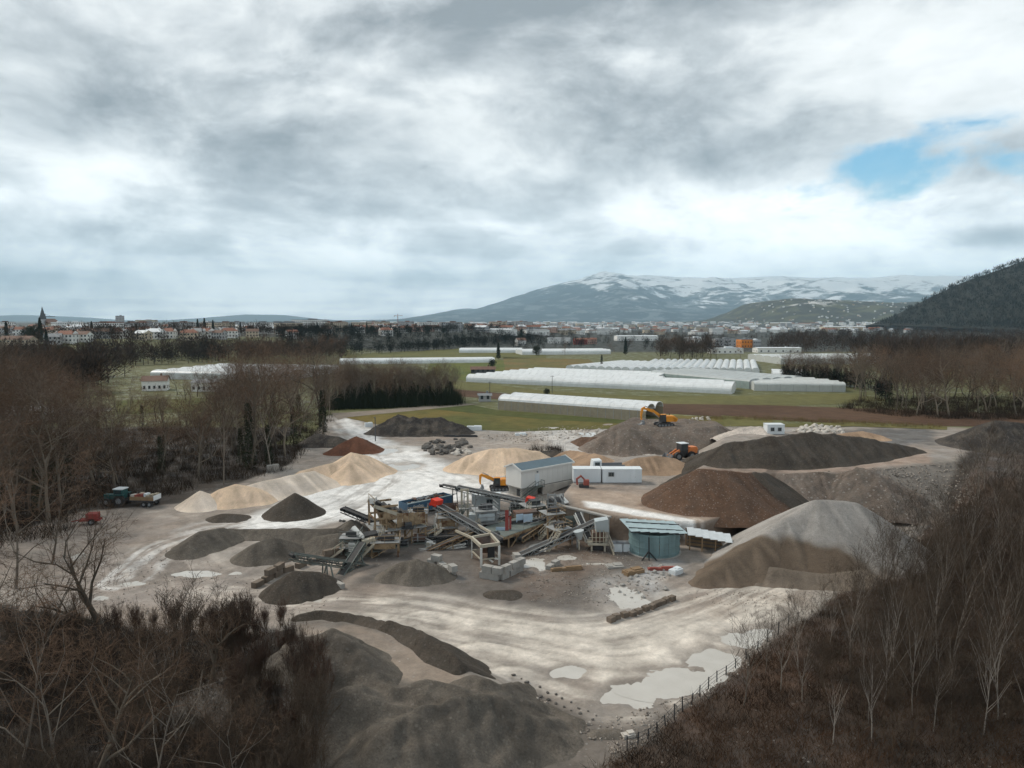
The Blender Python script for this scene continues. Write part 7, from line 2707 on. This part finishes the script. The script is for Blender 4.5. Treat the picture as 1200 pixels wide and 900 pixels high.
def scaffold(label, px, pyb, Y, w, d, h, levels, mat, rz, roof=None):
    q = aty(px, pyb, Y)
    t = root('scaffold_tower', label, 'scaffold', V3(q.x, q.y, gmesh(q.x, q.y)))
    t.rotation_euler.z = rz
    C = [(-w / 2, -d / 2), (w / 2, -d / 2), (w / 2, d / 2), (-w / 2, d / 2)]
    for x, y in C:
        part(t, 'column', mat, lambda m: m.beam((x, y, -.3), (x, y, h), .18))
    for k in range(1, levels + 1):
        z = h * k / levels
        for (a, b) in zip(C, C[1:] + C[:1]):
            part(t, 'girder', mat, lambda m: m.beam((a[0], a[1], z - .1), (b[0], b[1], z - .104), .14, .2))
        z0 = h * (k - 1) / levels
        s = 1 if k % 2 else -1
        part(t, 'brace', mat, lambda m: m.beam((-s * w / 2, -d / 2 - .03, z0), (s * w / 2, -d / 2 - .03, z), .1))
        part(t, 'brace', mat, lambda m: m.beam((w / 2 + .03, -s * d / 2, z0), (w / 2 + .03, s * d / 2, z), .1))
        part(t, 'walkway', 'steel_grey', lambda m: m.box((0, 0, z + .03), (w + .5, d + .5, .06)))
        part(t, 'railing', mat, lambda m: rail(m, [(-w / 2 - .2, -d / 2 - .2, z), (w / 2 + .2, -d / 2 - .2, z), (w / 2 + .2, d / 2 + .2, z)], .95))
    part(t, 'ladder', 'steel_cream', lambda m: stairs(m, V3(-w / 2 - 1.6, -d / 2 - .6, 0), V3(-w / 2 + .3, -d / 2 - .6, h / levels), .6, V3(0, 1, 0)))
    part(t, 'motor', 'dark_machine', lambda m: m.box((w * .1, 0, h + .4), (w * .5, d * .5, .7)).tube((-w * .3, 0, h + .35), (0, 0, h + .35), .28, n=10))
    if roof:
        part(t, 'side_sheet', roof, lambda m: m.box((0, -d / 2 - .08, h * .75), (w * .8, .06, h * .3)))


for a in (('tan two-level steel frame between the tan tower and the red hood', 524, 628, 100, 2.6, 2.4, 3.0, 2, 'steel_tan', .2, 'steel_tan'),
          ('grey frame with catwalk right of the pale portal', 568, 622, 101, 3.0, 2.2, 3.6, 2, 'steel_grey', .3, 'cabin_grey'),
          ('green frame under the right red hood', 624, 607, 107.5, 3.0, 2.6, 2.6, 1, 'steel_green', .4, None),
          ('tan frame at the right end of the gantry', 647, 622, 101, 2.6, 2.4, 3.2, 2, 'steel_tan', .4, None),
          ('low rusty frame below the tan tower stairs', 452, 655, 91.5, 3.4, 2.0, 2.0, 1, 'steel_tan', .1, 'steel_tan'),
          ('green frame carrying the steep left conveyor', 412, 655, 91.5, 2.2, 2.0, 2.6, 2, 'steel_green', .0, None),
          ('rusty frame behind the long low conveyor', 655, 640, 96, 2.4, 2.0, 2.4, 1, 'steel_tan', .5, None),
          ('tan frame in front of the blue container', 490, 616, 105, 2.6, 2.2, 2.2, 1, 'steel_tan', .1, None)):
    scaffold(*a)
conveyor('dark conveyor slung between the tan tower and the hopper frame', aty(500, 645, 93.5), aty(556, 622, 96), .7, 'steel_tan', ((.5, .3),), .5)
conveyor('short rusty conveyor pointing at the reddish hood', aty(600, 606, 106), aty(641, 596, 107), .7, 'steel_tan', ((.4, .3),), .5)
conveyor('grey conveyor crossing behind the hopper frame', aty(530, 606, 103), aty(590, 618, 100), .7, 'steel_grey', ((.4, .3), (.8, .3)), .5)
# ------------------------------------------------------------------ vehicles (built facing -X, base at the origin)
def track_profile(L, h):
    r = h / 2
    return [(x, z) for x, z in [(-L / 2 + r - r * math.sin(a), r - r * math.cos(a)) for a in [k * math.pi / 6 for k in range(7)]]] + [(L / 2 - r + r * math.sin(a), r + r * math.cos(a)) for a in [k * math.pi / 6 for k in range(7)]]


def limb(m, pts, ws, th):
    """boom of varying depth: points along it with depths ws, thickness th across Y"""
    n = len(pts)
    top, bot = [], []
    for i, (x, z) in enumerate(pts):
        j, k = max(i - 1, 0), min(i + 1, n - 1)
        dx, dz = pts[k][0] - pts[j][0], pts[k][1] - pts[j][1]
        L = math.hypot(dx, dz)
        nx, nz = -dz / L, dx / L
        top.append((x + nx * ws[i] / 2, z + nz * ws[i] / 2))
        bot.append((x - nx * ws[i] / 2, z - nz * ws[i] / 2))
    for i in range(n - 1):
        q = [top[i], top[i + 1], bot[i + 1], bot[i]]
        vs = [(x, -th / 2, z) for x, z in q] + [(x, th / 2, z) for x, z in q]
        m.add(vs, [(0, 1, 2, 3), (7, 6, 5, 4), (0, 4, 5, 1), (1, 5, 6, 2), (2, 6, 7, 3), (3, 7, 4, 0)])


def excavator(label, loc, rz, body, boom_pts, stick_pts, bucket, sc=1.0):
    t = empty('excavator', loc, rz)
    t.scale = (sc,) * 3
    tag(t, label, 'excavator')
    for y in (-1.25, 1.25):
        pr = track_profile(4.4, .95)
        tr = part(t, 'track', 'dark_machine', lambda m: m.add([(x, y - .3, z) for x, z in pr] + [(x, y + .3, z) for x, z in pr],
                                                                [(k, (k + 1) % 14, 14 + (k + 1) % 14, 14 + k) for k in range(14)] + [tuple(reversed(range(14))), tuple(range(14, 28))]))
        for x in (-1.6, -.8, 0, .8, 1.6):
            part(tr, 'track_wheel', 'trim_grey', lambda m: m.tube((x, y - .34, .42), (x, y + .34, .42), .28, n=10))
    part(t, 'undercarriage', 'dark_machine', lambda m: m.box((0, 0, .75), (2.4, 2.0, .5)).tube((0, 0, .9), (0, 0, 1.25), .8, n=14))
    part(t, 'house', body, lambda m: m.box((.9, .1, 1.85), (3.0, 2.6, 1.15)).box((1.5, .1, 2.5), (1.8, 2.4, .3)))
    part(t, 'counterweight', body, lambda m: m.tube((2.5, -1.25, 1.85), (2.5, 1.35, 1.85), .62, n=12).box((2.35, .05, 1.75), (.6, 2.6, .95)))
    cab = part(t, 'cab', 'dark_machine', lambda m: m.add([(-1.5, -1.35, 1.25), (.15, -1.35, 1.25), (.15, -.25, 1.25), (-1.5, -.25, 1.25), (-1.15, -1.3, 3.0), (.1, -1.3, 3.05), (.1, -.3, 3.05), (-1.15, -.3, 3.0)],
                                                           [(3, 2, 1, 0), (4, 5, 6, 7), (0, 1, 5, 4), (1, 2, 6, 5), (2, 3, 7, 6), (3, 0, 4, 7)]))
    part(cab, 'window', 'glass', lambda m: m.box((-.55, -1.37, 2.3), (1.1, .04, .95)))
    part(cab, 'cab_roof', body, lambda m: m.box((-.5, -.8, 3.08), (1.4, 1.15, .1)))
    part(t, 'exhaust', 'dark_machine', lambda m: m.tube((1.6, .7, 2.6), (1.6, .7, 3.2), .08, n=8))
    part(t, 'boom', body, lambda m: limb(m, boom_pts, [.55, .75, .8, .6, .4][:len(boom_pts)], .5))
    part(t, 'stick', body, lambda m: limb(m, stick_pts, [.35, .6, .45, .3][:len(stick_pts)], .4))
    mid = boom_pts[len(boom_pts) // 2]
    part(t, 'boom_cylinder', 'steel_grey', lambda m: m.tube((-.6, .35, 1.6), (mid[0], .35, mid[1] - .3), .11, n=8).tube((-.6, -.2, 1.6), (mid[0], -.2, mid[1] - .3), .11, n=8))
    part(t, 'stick_cylinder', 'steel_grey', lambda m: m.tube((mid[0], .1, mid[1] + .5), (stick_pts[0][0], .1, stick_pts[0][1] + .25), .10, n=8))
    bx, bz = bucket
    pr = [(bx, bz), (bx + .55, bz - .1), (bx + .75, bz - .7), (bx + .35, bz - 1.25), (bx - .35, bz - 1.3), (bx - .75, bz - 1.0), (bx - .3, bz - .95), (bx + .1, bz - .5)]
    n = len(pr)
    bk = part(t, 'bucket', 'trim_grey', lambda m: m.add([(x, -.65, z) for x, z in pr] + [(x, .65, z) for x, z in pr], [(k, (k + 1) % n, n + (k + 1) % n, n + k) for k in range(n)] + [tuple(reversed(range(n))), tuple(range(n, 2 * n))]))
    for y in (-.5, -.17, .17, .5):
        part(bk, 'tooth', 'steel_grey', lambda m: m.beam((bx - .6, y, bz - 1.05), (bx - 1.0, y, bz - .95), .12, .1))


_q = aty(778, 497.5, 176)
excavator('orange excavator digging with bent arm on the spoil bank', (_q.x, _q.y, BANK_Z - .1), .12, 'orange_paint', [(-.6, 1.7), (-1.6, 3.0), (-3.0, 3.9), (-4.4, 4.35), (-5.4, 4.6)],
          [(-5.0, 4.9), (-5.6, 4.5), (-5.9, 3.0), (-5.85, 1.7)], (-5.75, 1.6), 1.0)
_q = aty(585, 580, 128)
excavator('yellow excavator half hidden behind the white shed', (_q.x, _q.y, gmesh(_q.x, _q.y)), .1, 'orange_paint', [(-.6, 1.7), (-1.4, 2.5), (-2.4, 2.9), (-3.3, 3.3), (-4.0, 3.5)],
          [(-3.8, 3.8), (-4.3, 3.4), (-4.4, 2.2), (-4.3, 1.4)], (-4.2, 1.3), .8)


def wheel(t, x, y, r, w, rimcol='trim_grey'):
    ty = part(t, 'wheel', 'rubber', lambda m: m.tube((x, y - w / 2, r), (x, y + w / 2, r), r, n=18))
    part(ty, 'rim', rimcol, lambda m: m.tube((x, y - w / 2 - .02, r), (x, y + w / 2 + .02, r), r * .52, n=14))
    tag(ty)
    return ty


def wheel_loader(label, loc, rz):
    t = empty('wheel_loader', loc, rz)
    tag(t, label, 'loader')
    for x in (-1.6, 1.5):
        for y in (-1.15, 1.15):
            wheel(t, x, y, .85, .6)
    part(t, 'engine_hood', 'loader_orange', lambda m: m.box((2.0, 0, 1.75), (2.2, 1.9, 1.0)).box((2.2, 0, 2.35), (1.6, 1.7, .25)))
    part(t, 'chassis', 'dark_machine', lambda m: m.box((0, 0, 1.0), (4.6, 1.2, .6)))
    cab = part(t, 'cab', 'dark_machine', lambda m: m.box((.05, 0, 2.3), (1.6, 1.7, 1.9)))
    part(cab, 'window', 'glass', lambda m: m.box((.05, -.87, 2.5), (1.3, .04, 1.1)))
    part(cab, 'cab_roof', 'cabin_white', lambda m: m.box((.05, 0, 3.3), (1.8, 1.9, .12)))
    for y in (-.5, .5):
        part(t, 'lift_arm', 'loader_orange', lambda m: m.beam((-.9, y, 1.9), (-3.0, y, .8), .25, .45))
    part(t, 'bucket', 'trim_grey', lambda m: m.add([(-3.0, -1.5, 1.3), (-3.0, -1.5, .25), (-3.5, -1.5, .1), (-4.2, -1.5, .15), (-3.0, 1.5, 1.3), (-3.0, 1.5, .25), (-3.5, 1.5, .1), (-4.2, 1.5, .15)],
                                                    [(0, 1, 2, 3), (7, 6, 5, 4), (0, 4, 5, 1), (1, 5, 6, 2), (2, 6, 7, 3)]))
    part(t, 'counterweight', 'trim_grey', lambda m: m.box((3.15, 0, 1.3), (.35, 1.9, .9)))


_q = hit(799, 538)
wheel_loader('orange wheel loader with dark cab below the spoil bank', (_q.x, _q.y, gmesh(_q.x, _q.y)), .35)


def tractor():
    q = hit(140, 592)
    t = empty('tractor', (q.x, q.y, gmesh(q.x, q.y)), -.12)
    tag(t, 'dark teal tractor with white cab roof under the left trees', 'tractor')
    for y in (-.95, .95):
        wheel(t, .7, y, .95, .55)
        wheel(t, -1.6, y, .65, .42)
    part(t, 'hood', 'tractor_teal', lambda m: m.box((-1.5, 0, 1.45), (1.9, .85, .75)))
    part(t, 'chassis', 'dark_machine', lambda m: m.box((-.6, 0, .95), (3.2, .8, .5)))
    cab = part(t, 'cab', 'tractor_teal', lambda m: m.box((.35, 0, 2.0), (1.5, 1.5, 1.5)))
    part(cab, 'window', 'glass', lambda m: m.box((.35, -.77, 2.2), (1.2, .04, .85)))
    part(cab, 'cab_roof', 'cabin_white', lambda m: m.box((.35, 0, 2.85), (1.75, 1.7, .16)))
    for y in (-.95, .95):
        part(t, 'mudguard', 'tractor_teal', lambda m: m.box((.7, y, 1.98), (1.5, .6, .1)))
    t2 = empty('farm_trailer', (q.x + 4.6, q.y - .4, gmesh(q.x + 4.6, q.y - .4)), -.10)
    tag(t2, 'trailer loaded with pale and orange sacks behind the tractor', 'trailer')
    part(t2, 'bed', 'dark_machine', lambda m: m.box((0, 0, 1.0), (4.2, 2.1, .2)))
    part(t2, 'drawbar', 'dark_machine', lambda m: m.beam((-2.1, 0, .9), (-3.6, 0, .7), .16))
    for x in (.4, 1.4):
        for y in (-1.0, 1.0):
            wheel(t2, x, y, .45, .35)
    part(t2, 'side_board', 'timber', lambda m: m.box((0, -1.02, 1.4), (4.2, .06, .6)))
    part(t2, 'side_board', 'timber', lambda m: m.box((0, 1.02, 1.4), (4.2, .06, .6)))
    part(t2, 'tail_board', 'cabin_white', lambda m: m.box((2.13, 0, 1.5), (.06, 2.1, .8)))
    R = random.Random(2)
    for i in range(9):
        part(t2, 'sack', R.choice(['stone_pale', 'tan_panel', 'pink_skip', 'cabin_white']), lambda m: m.box((-1.7 + i * .42, R.uniform(-.5, .5), 1.6 + R.uniform(0, .3)), (.55, .9, .55), Matrix.Rotation(R.uniform(-.4, .4), 3, 'Z')))


tractor()


def truck():
    q = aty(706, 552, 128)
    t = empty('flatbed_truck', (q.x, q.y, gmesh(q.x, q.y)), .1)
    tag(t, 'white lorry parked behind the white containers', 'truck')
    for x in (-1.2, 1.9, 2.9):
        for y in (-1.0, 1.0):
            wheel(t, x, y, .5, .35)
    cab = part(t, 'cab', 'cabin_white', lambda m: m.add([(-2.2, -1.15, .6), (-.4, -1.15, .6), (-.4, 1.15, .6), (-2.2, 1.15, .6), (-1.9, -1.1, 2.6), (-.4, -1.1, 2.7), (-.4, 1.1, 2.7), (-1.9, 1.1, 2.6)],
                                                      [(3, 2, 1, 0), (4, 5, 6, 7), (0, 1, 5, 4), (1, 2, 6, 5), (2, 3, 7, 6), (3, 0, 4, 7)]))
    part(cab, 'window', 'glass', lambda m: m.box((-1.2, -1.17, 2.0), (.9, .06, .7)))
    part(t, 'chassis', 'dark_machine', lambda m: m.box((1.2, 0, .75), (5.4, .9, .25)))
    part(t, 'bed', 'trim_grey', lambda m: m.box((1.9, 0, 1.1), (4.0, 2.2, .2)).box((1.9, -1.08, 1.5), (4.0, .06, .6)).box((1.9, 1.08, 1.5), (4.0, .06, .6)))


truck()
_q = hit(680, 571)
t = empty('small_digger', (_q.x, _q.y, gmesh(_q.x, _q.y)))
tag(t, 'small red digger arm parked in front of the white container', 'digger')
part(t, 'arm', 'pink_skip', lambda m: limb(m, [(-.5, .4), (-.6, 1.4), (.1, 1.9), (.7, 1.3)], [.3, .35, .35, .25], .3))
part(t, 'body', 'pink_skip', lambda m: m.box((1.0, 0, .8), (.9, .9, .9)))
part(t, 'track', 'dark_machine', lambda m: m.box((.6, -.4, .2), (1.6, .3, .4)).box((.6, .4, .2), (1.6, .3, .4)))
_q = hit(106, 614)
t = empty('red_trailer', (_q.x, _q.y, gmesh(_q.x, _q.y)), .2)
tag(t, 'red farm implement half hidden in the brush left of the yard', 'implement')
part(t, 'frame', 'red_panel', lambda m: m.box((0, 0, .7), (3.0, 1.2, .3)).beam((-1.5, 0, .7), (-2.6, 0, .5), .15))
part(t, 'hopper', 'red_panel', lambda m: m.box((.4, 0, 1.3), (1.6, 1.4, .8)))
for y in (-.8, .8):
    wheel(t, .4, y, .45, .25)
# ------------------------------------------------------------------ the air
mb = MB().box((4000, 16000, 1247.5), (80000, 42000, 2505))
m = bpy.data.materials.new('haze')
m.use_nodes = True
N = NT(m.node_tree)
out = N.new('ShaderNodeOutputMaterial')
vol = N.new('ShaderNodeVolumePrincipled')
vol.inputs['Color'].default_value = (.60, .84, 1.0, 1)
vol.inputs['Density'].default_value = 4.6e-5
vol.inputs['Anisotropy'].default_value = 0.0
N.l.new(vol.outputs[0], out.inputs['Volume'])
tag(mb.build('haze', m), kind='stuff', label='thin bluish haze over the whole valley', cat='haze')
